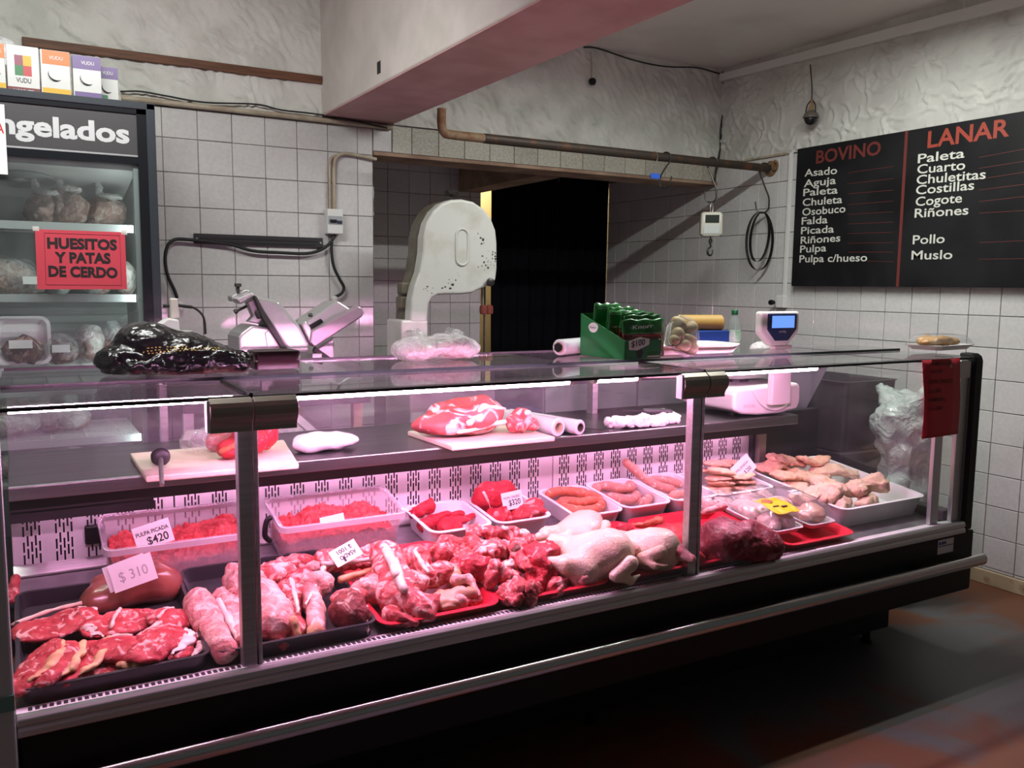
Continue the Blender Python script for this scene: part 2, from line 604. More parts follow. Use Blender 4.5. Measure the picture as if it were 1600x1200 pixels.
# ================================================================== the room
M_GROUT = mat('grout', (0.30, 0.27, 0.245), 0.9, col2=(0.20, 0.17, 0.15), scale=5)
M_TILE = mat('white_tile', (0.68, 0.67, 0.66), 0.16, col2=(0.60, 0.58, 0.57), scale=9, mix=(0.3, 0.8), rnd=0.05, coat=0.2)
M_TILE_OLD = mat('stained_tile', (0.50, 0.48, 0.42), 0.45, col2=(0.34, 0.29, 0.22), scale=11, mix=(0.35, 0.75), rnd=0.12)
M_PLASTER = mat('white_plaster', (0.72, 0.72, 0.67), 0.85, col2=(0.60, 0.60, 0.55), scale=6, bump=0.25, bscale=70)
M_PLASTER_R = mat('grey_plaster', (0.62, 0.62, 0.58), 0.8, col2=(0.54, 0.53, 0.50), scale=5, bump=0.2, bscale=60)
M_CEIL = mat('ceiling_paint', (0.80, 0.75, 0.72), 0.9, col2=(0.72, 0.66, 0.63), scale=2.5)
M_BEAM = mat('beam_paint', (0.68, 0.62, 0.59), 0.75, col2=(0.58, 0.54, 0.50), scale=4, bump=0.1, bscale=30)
M_SOFFIT = mat('bare_soffit', (0.42, 0.28, 0.20), 0.85, col2=(0.28, 0.17, 0.12), scale=6)
M_CREAM = mat('cream_wall', (0.80, 0.72, 0.48), 0.8)
M_FLOOR = mat('worn_floor_paint', (0.10, 0.098, 0.102), 0.42, col2=(0.15, 0.055, 0.028), scale=1.7, mix=(0.47, 0.55), detail=7, dist=0.7, rough2=0.5, bump=0.08, bscale=40)
M_BASE = mat('stained_skirting', (0.52, 0.42, 0.27), 0.7, col2=(0.20, 0.10, 0.05), scale=14, mix=(0.55, 0.75))
M_DKWOOD = mat('brown_wood', (0.16, 0.065, 0.03), 0.6, col2=(0.10, 0.04, 0.02), scale=9, stretch=(1, 1, 12))
M_RUST = mat('rusty_steel', (0.060, 0.045, 0.036), 0.55, 0.5, col2=(0.15, 0.065, 0.03), scale=12, mix=(0.52, 0.70))
M_RUSTY = mat('rusted_pipe', (0.20, 0.095, 0.04), 0.75, 0.2, col2=(0.30, 0.22, 0.14), scale=25, mix=(0.4, 0.7))
M_DARKSTEEL = mat('dark_steel', (0.07, 0.065, 0.06), 0.4, 0.9)
M_CABLE = mat('black_cable', (0.012, 0.012, 0.012), 0.5)
M_CONDUIT = mat('cream_conduit', (0.50, 0.43, 0.33), 0.5, col2=(0.38, 0.30, 0.22), scale=14)
M_WHITEPL = mat('white_plastic', (0.74, 0.74, 0.72), 0.35)
M_PAPER = mat('white_paper', (0.80, 0.80, 0.79), 0.7)
M_INK = mat('black_ink', (0.012, 0.011, 0.012), 0.6)

M_INK_ = M_INK
YB, XR, YA = 4.16, 3.86, 5.35


def struct(name, mb, m, **k):
    o = obj(name, mb, m, **k); o['kind'] = 'structure'; return o


floor = struct('floor', MB().box((-3, -1.5, -0.1), (4.0, 6.7, 0.0)), M_FLOOR)
ceiling = struct('ceiling', MB().box((-3, -1.5, 2.69), (4.0, 4.4, 2.8)), M_CEIL)
w = MB().box((-1.6, YB + 0.006, 0), (1.582, YB + 0.2, 2.7)).box((1.582, YB + 0.006, 2.012), (XR + 0.006, YB + 0.2, 2.7))
wall_back = struct('wall_back', w, M_GROUT)
struct('wall_left', MB().box((-1.72, -1.5, 0), (-1.6, YB + 0.2, 2.7)), M_PLASTER_R)
wall_right = struct('wall_right', MB().box((XR + 0.006, 0.6, 0), (XR + 0.14, 6.7, 2.7)), M_GROUT)
w = MB().box((1.45, YA + 0.006, 0), (2.815, YA + 0.14, 2.5)).box((2.815, YA + 0.006, 2.10), (XR + 0.006, YA + 0.14, 2.5))
wall_rear = struct('wall_rear', w, M_GROUT)
struct('wall_alcove_side', MB().box((1.43, YB + 0.2, 0), (1.578, YA + 0.006, 2.5)), M_PLASTER)
struct('ceiling_alcove', MB().box((1.43, YB + 0.2, 2.42), (XR + 0.006, YA + 0.14, 2.5)), M_CEIL)
obj('soffit', MB().box((1.584, YB - 0.002, 1.994), (XR, YB + 0.215, 2.011)), M_SOFFIT, wall_back)
# room past the curtain
struct('wall_far', MB().box((2.2, 6.3, 0), (XR, 6.4, 2.5)), M_CREAM)
struct('wall_far_left', MB().box((2.1, YA + 0.14, 0), (2.2, 6.4, 2.5)), M_CREAM)
struct('ceiling_far', MB().box((2.1, YA + 0.14, 2.5), (XR + 0.1, 6.4, 2.6)), M_CREAM)
d = bpy.data.lights.new('far_room_bulb', 'POINT'); d.energy = 16; d.color = (1, 0.86, 0.56); d.shadow_soft_size = 0.06
o = bpy.data.objects.new('far_room_bulb', d); COL.objects.link(o); o.location = (3.1, 5.95, 2.3)

# beams
beam = struct('ceiling_beam', MB().box((1.321, -1.5, 2.156), (1.690, YB + 0.01, 2.70)), M_BEAM, bev=0.008)
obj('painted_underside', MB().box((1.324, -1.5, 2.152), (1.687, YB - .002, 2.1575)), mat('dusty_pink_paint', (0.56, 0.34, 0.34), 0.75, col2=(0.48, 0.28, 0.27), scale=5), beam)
obj('plug_hole', MB().box(ay(553, 100, 3.4) * [0, 1, 1] + [1.319, -.018, -.024], ay(553, 100, 3.4) * [0, 1, 1] + [1.3225, .018, .024]), M_INK_, beam, bev=.001)
p0, p1 = ay(838, 270, YB + 0.2), ay(717, 298, YA)
struct('alcove_beam', MB().box((p1[0], YB + 0.205, p1[2] - 0.005), (p1[0] + 0.16, YA + 0.01, 2.42)), M_SOFFIT)

# plaster faces with trowel marks in relief
def plaster(name, parent, u0, u1, z0, z1, place, seed, style, n, res=0.0085):
    """style 'dab': short slanting trowel dabs with a lip; 'arc': round sweeps of the trowel"""
    r = np.random.RandomState(seed)
    U = np.linspace(u0, u1, max(int((u1 - u0) / res), 4)); Z = np.linspace(z0, z1, max(int((z1 - z0) / res), 4))
    GU, GZ = np.meshgrid(U, Z, indexing='ij')
    P = np.stack([GU * 9, GZ * 9, 0 * GU], -1)
    H = 0.0022 * vnoise(P, seed) + 0.0016 * vnoise(P * 2.6, seed + 1) + 0.0010 * vnoise(P * 7, seed + 2)
    for _ in range(n):
        cu, cz = r.uniform(u0, u1), r.uniform(z0, z1)
        L = r.uniform(0.03, 0.075) if style == 'dab' else r.uniform(0.05, 0.11)
        i0, i1 = np.searchsorted(U, [cu - L * 1.5, cu + L * 1.5]); j0, j1 = np.searchsorted(Z, [cz - L * 1.5, cz + L * 1.5])
        if i1 - i0 < 2 or j1 - j0 < 2:
            continue
        du, dz = GU[i0:i1, j0:j1] - cu, GZ[i0:i1, j0:j1] - cz
        wob = 0.006 * vnoise(np.stack([GU[i0:i1, j0:j1] * 40, GZ[i0:i1, j0:j1] * 40, 0 * du], -1), seed + 5)
        if style == 'dab':
            a = math.radians(r.uniform(-70, -25)); ca, sa = math.cos(a), math.sin(a)
            s, t = du * ca + dz * sa, -du * sa + dz * ca + 6 * (du * ca + dz * sa) ** 2 + wob
            e = np.clip(1 - (s / L) ** 2, 0, 1)
            H[i0:i1, j0:j1] += r.uniform(.006, .013) * e * (np.exp(-(t / 0.009) ** 2) - 0.9 * np.exp(-((t + 0.016) / 0.010) ** 2))
        else:
            rad = np.hypot(du, dz) + wob; ang = np.arctan2(dz, du)
            a0, sp = r.uniform(-3.1, 3.1), r.uniform(.5, 1.3)
            da = np.abs((ang - a0 + math.pi) % (2 * math.pi) - math.pi)
            e = np.clip(1 - (da / sp) ** 2, 0, 1)
            H[i0:i1, j0:j1] += r.uniform(.007, .014) * e * (np.exp(-((rad - L) / 0.006) ** 2) - 0.4 * np.exp(-((rad - L + .016) / 0.010) ** 2))
    V = place(GU, GZ, np.clip(H + 0.008, 0.0005, 0.022))
    return obj(name, MB().sheet(V), M_PLASTER if parent is wall_back else M_PLASTER_R, parent, smooth=True)


pb = lambda u, z, h: np.stack([u, YB - h, z], -1)
prr = lambda u, z, h: np.stack([XR - h, u, z], -1)
plaster('plaster', wall_back, -1.0, 1.321, 2.125, 2.69, pb, 3, 'dab', 260)
plaster('plaster', wall_back, 1.690, XR, 2.150, 2.69, pb, 23, 'dab', 330)
plaster('plaster', wall_right, 1.55, YB, 2.118, 2.69, prr, 43, 'arc', 420)

# ------------------------------------------------------------------ tiles, each one its own piece
_tv, _tf = [], []
for k, (e, y) in enumerate(((0.5, 0.0), (0.5, -0.0045), (0.488, -0.006))):
    _tv += [(-e, y, -e), (e, y, -e), (e, y, e), (-e, y, e)]
for k in range(2):
    for i in range(4):
        j = (i + 1) % 4
        _tf.append((k * 4 + i, k * 4 + j, k * 4 + 4 + j, k * 4 + 4 + i))
_tf.append((8, 9, 10, 11))
TILE = {}


def tile_mesh(m):
    if m.name not in TILE:
        me = bpy.data.meshes.new('tile'); me.from_pydata(_tv, [], _tf); me.materials.append(m)
        b = bmesh.new(); b.from_mesh(me); bmesh.ops.recalc_face_normals(b, faces=b.faces); b.to_mesh(me); b.free()
        TILE[m.name] = me
    return TILE[m.name]


def tiles(parent, us, zs, face, m, skip=None, gap=0.0032, side=False):
    """us: joints along the wall, zs: joints upwards; face: the plane's coordinate"""
    for a, b in zip(us[:-1], us[1:]):
        for c, e in zip(zs[:-1], zs[1:]):
            um, zm = (a + b) / 2, (c + e) / 2
            if skip and skip(um, zm):
                continue
            o = bpy.data.objects.new('tile', tile_mesh(m)); COL.objects.link(o)
            o.parent = parent
            loc = np.array((face, um, zm) if side else (um, face, zm)) + rng.uniform(-0.0004, 0.0004, 3)
            o.location = loc - WLOC[parent.name]
            o.scale = (b - a - gap, 1, e - c - gap)
            o.rotation_euler = (rng.uniform(-.004, .004), 0, (-math.pi / 2 if side else 0) + rng.uniform(-.004, .004))


def joints(lo, hi, one, step=0.15):
    k = math.ceil((lo - one) / step + 0.08)
    v = [lo]
    x = one + k * step
    while x < hi - 0.012:
        v.append(x); x += step
    return v + [hi]


tiles(wall_back, joints(0.455, 1.58, 0.901), joints(0.62, 2.122, 1.391), YB + 0.006, M_TILE)
tiles(wall_back, [1.582, 1.681], [2.013, 2.122], YB + 0.006, M_TILE)
tiles(wall_back, joints(1.684, XR, 1.79), [2.012, 2.146], YB + 0.006, M_TILE_OLD)
tiles(wall_right, joints(1.86, YB, 2.451), joints(0.068, 2.112, 1.095, 0.145), XR + 0.006, M_TILE, side=True,
      skip=lambda u, z: (1.95 < u < 3.45 and 1.45 < z < 2.08))
tiles(wall_right, joints(YB, YA, 4.305), joints(0.95, 2.112, 1.095, 0.145), XR + 0.006, M_TILE, side=True)
tiles(wall_rear, joints(1.58, 2.813, 2.132), joints(0.75, 2.40, 1.666, 0.143), YA + 0.006, M_TILE)

bb = struct('baseboard_right', MB().box((XR - 0.012, 0.6, 0), (XR + 0.007, YB, 0.066)), M_BASE, bev=0.003)
# wooden plank let into the plaster, white trunking under the ceiling
a, b = ay(34, 60, YB), ay(501, 122, YB)
struct('trim_1', MB().box((a[0], YB - 0.03, 2.298), (1.321, YB, 2.334)), M_DKWOOD, bev=0.003)
struct('trim_2', MB().prism([(XR - 0.035, YB - 0.02, 2.617), (XR - 0.035, 1.3, 2.553), (XR - 0.035, 1.3, 2.615), (XR - 0.035, YB - 0.02, 2.662)], (0.035, 0, 0)), M_WHITEPL, bev=0.003)
struct('trim_3', MB().bar(ax(1237, 238, XR - 0.012), ax(1226, 462, XR - 0.012), 0.022, 0.016, (1, 0, 0)), M_WHITEPL, bev=0.002)
struct('trim_4', MB().box((XR - 0.012, 3.60, 2.112), (XR, YB, 2.124)), M_CONDUIT)

# ================================================================== the refrigerated display counter
M_GLASS = glass_mat('pane_glass', (0.97, 0.985, 0.975), haze=0.025, hcol=(0.62, 0.55, 0.62))
M_TOPGLASS = glass_mat('top_glass', (0.95, 0.98, 0.965), haze=0.05, hcol=(0.55, 0.53, 0.55))
M_STEEL = mat('brushed_steel', (0.60, 0.58, 0.58), 0.38, 0.85, col2=(0.50, 0.48, 0.48), scale=3, stretch=(1, 30, 30))
M_ALU = mat('aluminium_rail', (0.60, 0.60, 0.61), 0.38, 0.9)
M_BRACKET = mat('bronze_grey_aluminium', (0.36, 0.325, 0.28), 0.36, 0.75)
M_BLACK = mat('black_body', (0.006, 0.006, 0.0065), 0.45, spec=0.3)
M_GASKET = mat('black_rubber', (0.012, 0.012, 0.012), 0.5)
M_DKPANEL = mat('dark_grey_plastic', (0.026, 0.023, 0.028), 0.45)
M_DECK = mat('steel_deck', (0.42, 0.41, 0.43), 0.35, 0.85, col2=(0.34, 0.33, 0.35), scale=20)
M_DUCT = mat('white_enamel', (0.80, 0.78, 0.80), 0.3)
M_LED = light_mat('pink_tube_glow', LED_COL, LED_POW)
M_ADDED_LED = light_mat('added_shelf_glow', LED_COL, 42.0)  # glow of the tubes added under the worktop
M_GREYGREEN = mat('grey_green_panel', (0.46, 0.54, 0.53), 0.45)
M_GREENBAND = mat('green_band', (0.12, 0.30, 0.26), 0.35)

YF, ZT, XL, XE = 1.845, 1.124, -0.034, 2.955
counter = thing('display_counter', 'long refrigerated butcher display counter with glass front, black base and pink lighting', 'display counter', (1.46, 2.25, 0))
C = counter
obj('body', MB().prism([(XL, 1.834, 0.484), (XL, 1.834, 0.262), (XL, 1.855, 0.250), (XL, 2.80, 0.250), (XL, 2.80, 0.60), (XL, 2.55, 0.575), (XL, 1.86, 0.487)], (3.014 - XL, 0, 0)), M_BLACK, C, bev=0.006)
obj('plinth', MB().box((XL, 2.072, 0.052), (2.890, 2.62, 0.262)), M_BLACK, C, bev=0.004)
for fx, fy in ((2.80, 2.10), (0.2, 2.10), (1.5, 2.10), (2.80, 2.55), (0.2, 2.55)):
    obj('foot', MB().lathe([(0.018, 0), (0.022, 0.01), (0.014, 0.014), (0.014, 0.06)], (fx, fy, 0), 12), M_BLACK, C, smooth='auto')
# front aluminium rail: stepped profile
prof = [(1.846, 0.524), (1.836, 0.523), (1.829, 0.517), (1.828, 0.506), (1.833, 0.501), (1.827, 0.496), (1.826, 0.484), (1.832, 0.480), (1.846, 0.480)]
obj('front_rail', MB().prism([(XL, y, z) for y, z in prof], (2.952 - XL, 0, 0)), M_ALU, C, bev=0.002)
pr_ = [(0.021 * math.cos(t), 0.021 * math.sin(t)) for t in np.linspace(0, 2 * math.pi, 16, endpoint=False)]
hand = obj('bumper_rail', MB().prism([(XL - 0.2, 1.792 + a * 0.8, 0.386 + b) for a, b in pr_], (3.012 - XL + 0.2, 0, 0)), mat('polished_rail', (0.55, 0.54, 0.53), 0.2, 1.0), C, smooth='auto')
for x in (0.35, 1.5, 2.7):
    obj('bumper_bracket', MB().box((x - 0.02, 1.80, 0.375), (x + 0.02, 1.836, 0.395)), M_BLACK, C)
# deck: sloping steel floor, with the perforated air strip along the front
dq = lambda y: deck_z(y)
obj('deck', MB().prism([(XL, 1.862, 0.505), (XL, 1.878, 0.509), (XL, 1.90, dq(1.90)), (XL, 2.53, dq(2.53)), (XL, 2.53, dq(2.53) - 0.02), (XL, 1.862, 0.488)], (2.95 - XL, 0, 0)), M_DECK, C)
strip_y0, strip_y1 = 1.852, 1.886
sv = [(XL, strip_y0, 0.521), (2.95, strip_y0, 0.521), (2.95, strip_y1, 0.518), (XL, strip_y1, 0.518)]
strip = obj('air_strip', MB().prism(sv, (0, 0, -0.004)), M_DUCT, C)
h = MB(); n = 0
for x in np.arange(XL + 0.02, 2.93, 0.0125):
    if 2.2 < x:
        break
    h.box((x, 1.858, 0.5175), (x + 0.0078, 1.874, 0.5206))
obj('air_hole', h, M_GASKET, strip, kind='stuff')
# rear duct panels with louvre slots in groups
BY = 2.53
for k, (xa, xb, zt) in enumerate(((XL, 0.362, 0.80), (0.366, 1.622, 0.80), (1.626, 2.57, 0.80))):
    pn = obj('duct_panel', MB().box((xa, BY, 0.595), (xb, BY + 0.012, zt)), M_DUCT, C, bev=0.002)
    s = MB()
    for gx in np.arange(xa + 0.045, xb - 0.03, 0.0755):
        for row, gz in enumerate((0.728, 0.652)):
            for q in range(5):
                zz = gz + (0.010 if q % 2 else -0.006)
                for dz in (-0.016, 0.018):
                    s.box((gx + (q - 2) * 0.0092 - 0.0022, BY - 0.0008, zz + dz - 0.0135), (gx + (q - 2) * 0.0092 + 0.0022, BY + 0.004, zz + dz + 0.0135))
    obj('louvre_slot', s, M_GASKET, pn, kind='stuff')
obj('duct_lip', MB().prism([(XL, BY, 0.618), (XL, BY - 0.03, 0.597), (XL, BY - 0.03, 0.592), (XL, BY, 0.592)], (2.6 - XL, 0, 0)), M_STEEL, C)
obj('valance', MB().box((XL, 2.425, 0.784), (2.60, 2.44, 0.828)), M_DKPANEL, C)
obj('valance', MB().box((XL, 2.44, 0.752), (0.30, 2.450, 0.80)), M_DKPANEL, C)
wt = MB().prism([(XL, 2.365, 0.862), (XL, 2.362, 0.858), (XL, 2.362, 0.826), (XL, 2.372, 0.826), (XL, 2.372, 0.852), (XL, 2.84, 0.852), (XL, 2.84, 0.862)], (2.66 - XL, 0, 0))
obj('worktop', wt, mat('worktop_steel', (0.36, 0.35, 0.36), 0.33, 1.0, col2=(0.30, 0.29, 0.30), scale=3, stretch=(1, 20, 20)), C, bev=0.0015)
obj('rear_pane', MB().box((XL, 2.828, 0.863), (2.60, 2.834, 1.10)), glass_mat('misted_rear_glass', (0.97, 0.97, 0.97), haze=0.08, hcol=(0.75, 0.70, 0.80)), C)
obj('rear_track', MB().box((XL, 2.822, 1.10), (2.60, 2.84, 1.108)), M_DKPANEL, C)
obj('rear_wall', MB().box((XL, 2.70, 0.25), (2.95, 2.80, 0.852)), M_DKPANEL, C)
# right-hand end: dark inner cheek, glass, frame
obj('end_cheek', MB().box((2.57, BY - 0.02, 0.58), (2.95, BY + 0.02, 0.85)), M_DKPANEL, C)
obj('end_cheek', MB().box((2.585, BY - 0.045, 0.58), (2.62, BY - 0.02, 0.85)), M_BRACKET, C)
obj('end_glass', MB().box((2.948, 1.875, 0.535), (2.956, 2.80, 1.088)), M_GLASS, C)
obj('end_top_bar', MB().box((2.935, 1.90, 1.083), (2.958, 2.80, 1.112)), mat('purple_grey_aluminium', (0.42, 0.39, 0.44), 0.4, 0.7), C, bev=0.002)
obj('end_sill', MB().box((2.90, 1.885, 0.518), (2.958, 2.5, 0.556)), M_DKPANEL, C, bev=0.003)
ep = [(1.836, 0.488), (1.836, 1.105), (1.842, 1.122), (1.856, 1.131), (1.90, 1.132), (1.90, 1.118), (1.876, 1.10), (1.872, 0.488)]
obj('end_post', MB().prism([(2.955, y, z) for y, z in ep], (0.048, 0, 0)), M_BLACK, C, bev=0.006)
obj('end_post_insert', MB().box((2.905, 1.856, 0.52), (2.948, 1.874, 1.108)), M_ALU, C, bev=0.003)
obj('end_post_insert', MB().box((2.80, 1.868, 0.52), (2.845, 1.885, 1.085)), M_ALU, C, bev=0.003)
obj('corner_cap', MB().box((2.862, 1.848, 1.045), (2.948, 1.856, 1.105)), M_WHITEPL, C, bev=0.003)
obj('support_plate', MB().prism([ay(*q, 2.56) for q in ((1230, 572), (1296, 569), (1245, 666), (1225, 666))], (0, 0.012, 0)), mat('lilac_grey_sheet', (0.46, 0.42, 0.52), 0.45, 0.2), C)
# panes
XP = (0.425, 1.690)
for a, b in ((XL, XP[0] - 0.004), (XP[0] + 0.004, XP[1] - 0.004), (XP[1] + 0.004, 2.945)):
    obj('front_pane', MB().box((a, YF, 0.522), (b, YF + 0.006, 1.112)), M_GLASS, C)
    obj('front_gasket', MB().box((a, YF - 0.003, 1.112), (b, YF + 0.012, 1.119)), M_GASKET, C)
    obj('top_front_pane', MB().box((a, YF + 0.004, 1.117), (b, 2.142, 1.123)), M_TOPGLASS, C)
for x in XP:
    obj('pane_seal', MB().box((x - 0.004, YF, 1.114), (x + 0.004, 2.142, 1.1245)), M_GASKET, C)
for a, b, yq in ((XL, 1.066, 2.50), (1.068, 2.29, 2.50), (2.292, 2.95, 2.345)):
    tp = obj('top_pane', MB().box((a, 2.142, 1.1245), (b, yq, 1.1305)), M_TOPGLASS, C)
obj('top_seam', MB().box((XL, 2.1385, 1.1225), (2.95, 2.1425, 1.1305)), mat('dark_glass_edge', (0.02, 0.035, 0.032), 0.2), C)
for i, x in enumerate(XP):
    po = obj('front_post', MB().box((x - 0.028, YF + 0.012, 0.515), (x + 0.004, YF + 0.040, 1.11)).box((x + 0.006, YF + 0.008, 0.515), (x + 0.014, YF + 0.034, 1.11)), M_STEEL, C, bev=0.002)
    for a, b in (((x - 0.085, x - 0.002), (x + 0.004, x + 0.092)) if i == 0 else ((x - 0.090, x + 0.002), (x + 0.006, x + 0.068))):
        pass
    a, b = (x - 0.088, x + 0.094) if i == 0 else (x - 0.092, x + 0.070)
    for u, v in ((a, x - 0.002), (x + 0.002, b)):
        G = []
        for t in np.linspace(0, 1, 9):
            z = 1.117 - 0.072 * t
            y = 1.838 - 0.020 * math.sin(math.pi * min(t * 1.25, 1.0)) ** 0.6 - (0.004 if t > 0.8 else 0)
            G.append((y, z))
        P = [(u, y, z) for y, z in G] + [(u, 1.843, 1.045), (u, 1.843, 1.117)]
        br = obj('hinge_cover', MB().prism(P, (v - u, 0, 0)), M_BRACKET, C, bev=0.001)
    obj('hinge_end', MB().box((a - 0.006, 1.826, 1.048), (a, 1.850, 1.114)), mat('clear_hinge_plastic', (0.75, 0.7, 0.75), 0.3), C)
    obj('hinge_arm', MB().tube([(x, YF + 0.03, 1.104), (x, 2.14, 1.112)], 0.006, 8), M_STEEL, C)
# lighting tubes under the top glass: glowing tube, end caps, clip
LY, LZ = 2.045, 1.0875
for a, b in ((0.455, 1.373), (1.442, 1.616), (1.88, 2.39)):
    dz = 0.0
    t = obj('light_tube', MB().tube([(a + 0.014, LY, LZ + dz), (b - 0.014, LY, LZ + dz)], 0.0115, 10), M_LED, C, smooth='auto')
    rz_ = LZ + dz + 0.0122
    obj('added_reflector', MB().prism([(a, LY - 0.024, rz_ - .003), (a, LY, rz_), (a, LY + 0.024, rz_ - .003), (a, LY + 0.022, rz_ + .001), (a, LY - 0.022, rz_ + .001)], (b - a, 0, 0)), M_ALU, t)  # reflector added to keep the pink glow off the beam above
    for q in (a, b - 0.014):
        obj('tube_cap', MB().tube([(q, LY, LZ + dz), (q + 0.014, LY, LZ + dz)], 0.0125, 10), M_WHITEPL, t)
pass
obj('tube_arm', MB().tube([(1.616, LY, LZ), (1.66, 1.90, 1.10)], 0.004, 8), M_STEEL, C)
t = obj('light_tube', MB().tube([(-0.02, 1.885, 1.1100), (0.395, 1.885, 1.1100)], 0.0068, 8), M_LED, C, smooth='auto')
for q in (-0.03, 0.395):
    obj('tube_cap', MB().tube([(q, 1.885, 1.110), (q + 0.010, 1.885, 1.110)], 0.0068, 8), M_WHITEPL, t)
for a, b in ((0.02, 1.25), (1.30, 2.53)):  # tubes added under the worktop to brighten the rear panel, hidden behind the valance
    t = obj('added_shelf_tube', MB().tube([(a + .012, 2.475, 0.803), (b - .012, 2.475, 0.803)], 0.0035, 8), M_ADDED_LED, C, smooth='auto')
    for q in (a, b - .012):
        obj('tube_cap', MB().tube([(q, 2.475, 0.803), (q + 0.012, 2.475, 0.803)], 0.005, 8), M_WHITEPL, t)
obj('thermometer_box', MB().box((0.135, BY - 0.02, 0.655), (0.185, BY, 0.705)), M_BLACK, C, bev=0.004)
obj('thermometer_box', MB().box((0.535, BY - 0.03, 0.66), (0.575, BY, 0.715)), M_BLACK, C, bev=0.006)
# left-hand end panel seen edge-on
ep_ = obj('end_panel', MB().box((-0.30, 1.80, 0.0), (XL - 0.001, 1.86, 1.06)), M_GREYGREEN, C, bev=0.004)
obj('green_band', MB().box((-0.30, 1.796, 0.555), (XL - 0.0005, 1.8003, 0.585)), M_GREENBAND, ep_)
# maker's sticker on the base
a, b = ay(1466, 850, 1.8325), ay(1489, 860, 1.8325)
st = obj('sticker', MB().box((a[0], 1.8325, b[2] - 0.003), (b[0], 1.834, a[2] + 0.012)), M_PAPER, C)
mb = MB()
for k, wd in enumerate((0.010, 0.012, 0.009)):
    mb.box((a[0] + 0.004 + k * 0.0155, 1.8318, a[2] - 0.006), (a[0] + 0.004 + k * 0.0155 + wd, 1.8325, a[2] + 0.005))
mb.box((a[0] + 0.003, 1.8318, a[2] - 0.013), (b[0] - 0.003, 1.8325, a[2] - 0.010))
obj('sticker_print', mb, mat('blue_ink', (0.02, 0.03, 0.25), 0.5), st, kind='stuff')

# ================================================================== things on and against the walls
X3, Y3, Z3 = (1, 0, 0), (0, 1, 0), (0, 0, 1)
RT, NY = (0, -1, 0), (0, 0, 1)          # reading direction on the right-hand wall

# ---- menu board on the right wall
M_BOARD = mat('black_board', (0.007, 0.007, 0.008), 0.45, col2=(0.014, 0.014, 0.016), scale=4, spec=0.25)
M_CHALK = mat('white_lettering', (0.62, 0.62, 0.56), 0.7)
M_REDP = mat('red_lettering', (0.33, 0.045, 0.025), 0.6)
M_REDD = mat('dull_red_lettering', (0.14, 0.022, 0.018), 0.6)
XBO = XR - 0.042
tl, bl = ax(1245, 233, XBO), ax(1236, 447, XBO)
board = thing('menu_board', 'wide black menu board with white meat cut names hung on the right wall', 'sign', (XBO, 2.7, bl[2]))
obj('panel', MB().box((XBO, 1.75, bl[2]), (XR - 0.024, tl[1] - 0.005, tl[2])), M_BOARD, board, bev=0.002)
a, b = ax(1414, 206, XBO), ax(1405, 447, XBO)
obj('divider', MB().box((XBO - 0.001, (a[1] + b[1]) / 2 - 0.008, bl[2]), (XBO, (a[1] + b[1]) / 2 + 0.008, tl[2])), M_REDD, board)


def btext(s, xl, yl, xr, yr, h, m, bold=0.012):
    """baseline ends given where they lie on the board"""
    p, q = ax(xl, yl, XBO), ax(xr, yr, XBO)
    d = q - p; d[0] = 0
    text(s, m, board, (XBO, p[1], p[2]), d, (0, 0, 1), np.linalg.norm(d), h * 0.76, bold, th=0.0008)


btext('BOVINO', 1275, 255.5, 1376, 241, 0.088, M_REDD, 0.022)
btext('LANAR', 1449, 231, 1577, 212, 0.100, M_REDP, 0.022)
for s, l in (('Asado', (1257, 276, 1308, 271.5)), ('Aguja', (1256, 292.5, 1306, 287)), ('Paleta', (1255, 306.5, 1309, 302)), ('Chuleta', (1254, 322, 1316, 317)),
             ('Osobuco', (1253.5, 337, 1321, 331.5)), ('Falda', (1252.5, 351, 1293, 348.5)), ('Picada', (1251.5, 366, 1303, 363)), ('Ri\u00f1ones', (1251, 381, 1313, 377)),
             ('Pulpa', (1250, 395, 1291, 392.5)), ('Pulpa c/hueso', (1249, 410, 1355, 408))):
    btext(s, *l, 0.052, M_CHALK)
for s, l in (('Paleta', (1434, 255, 1507, 246)), ('Cuarto', (1433, 271.5, 1508, 264.5)), ('Chuletitas', (1432, 288, 1540, 279)), ('Costillas', (1431, 304, 1522, 296)),
             ('Cogote', (1430.5, 322, 1503, 316)), ('Ri\u00f1ones', (1429, 340, 1513, 335)), ('Pollo', (1426, 381.5, 1476, 379.5)), ('Muslo', (1424, 405.5, 1488, 404.5))):
    btext(s, *l, 0.056, M_CHALK)
for k, (yl, yr) in enumerate(((270, 258), (287, 277), (303, 295), (320, 312), (335, 329), (350, 345), (365, 361), (380, 377), (394, 392), (408, 407))):
    p, q = ax(1325 + (30 if k == 9 else 0), yl, XBO), ax(1396, yr + 2, XBO)
    obj('ruled_line', MB().bar((XBO - .0004, p[1], p[2]), (XBO - .0004, q[1], q[2]), 0.0018, 0.0006, X3), M_REDD, board)
for yl, yr in ((246, 233), (263, 252), (280, 269), (297, 288), (315, 307), (333, 329), (379, 376), (405, 404)):
    p, q = ax(1530, yl, XBO), ax(1600, yr, XBO)
    obj('ruled_line', MB().bar((XBO - .0004, p[1], p[2]), (XBO - .0004, q[1] - 0.2, q[2] + (q[2] - p[2]) / (p[1] - q[1]) * 0.2), 0.002, 0.0006, X3), M_REDD, board)

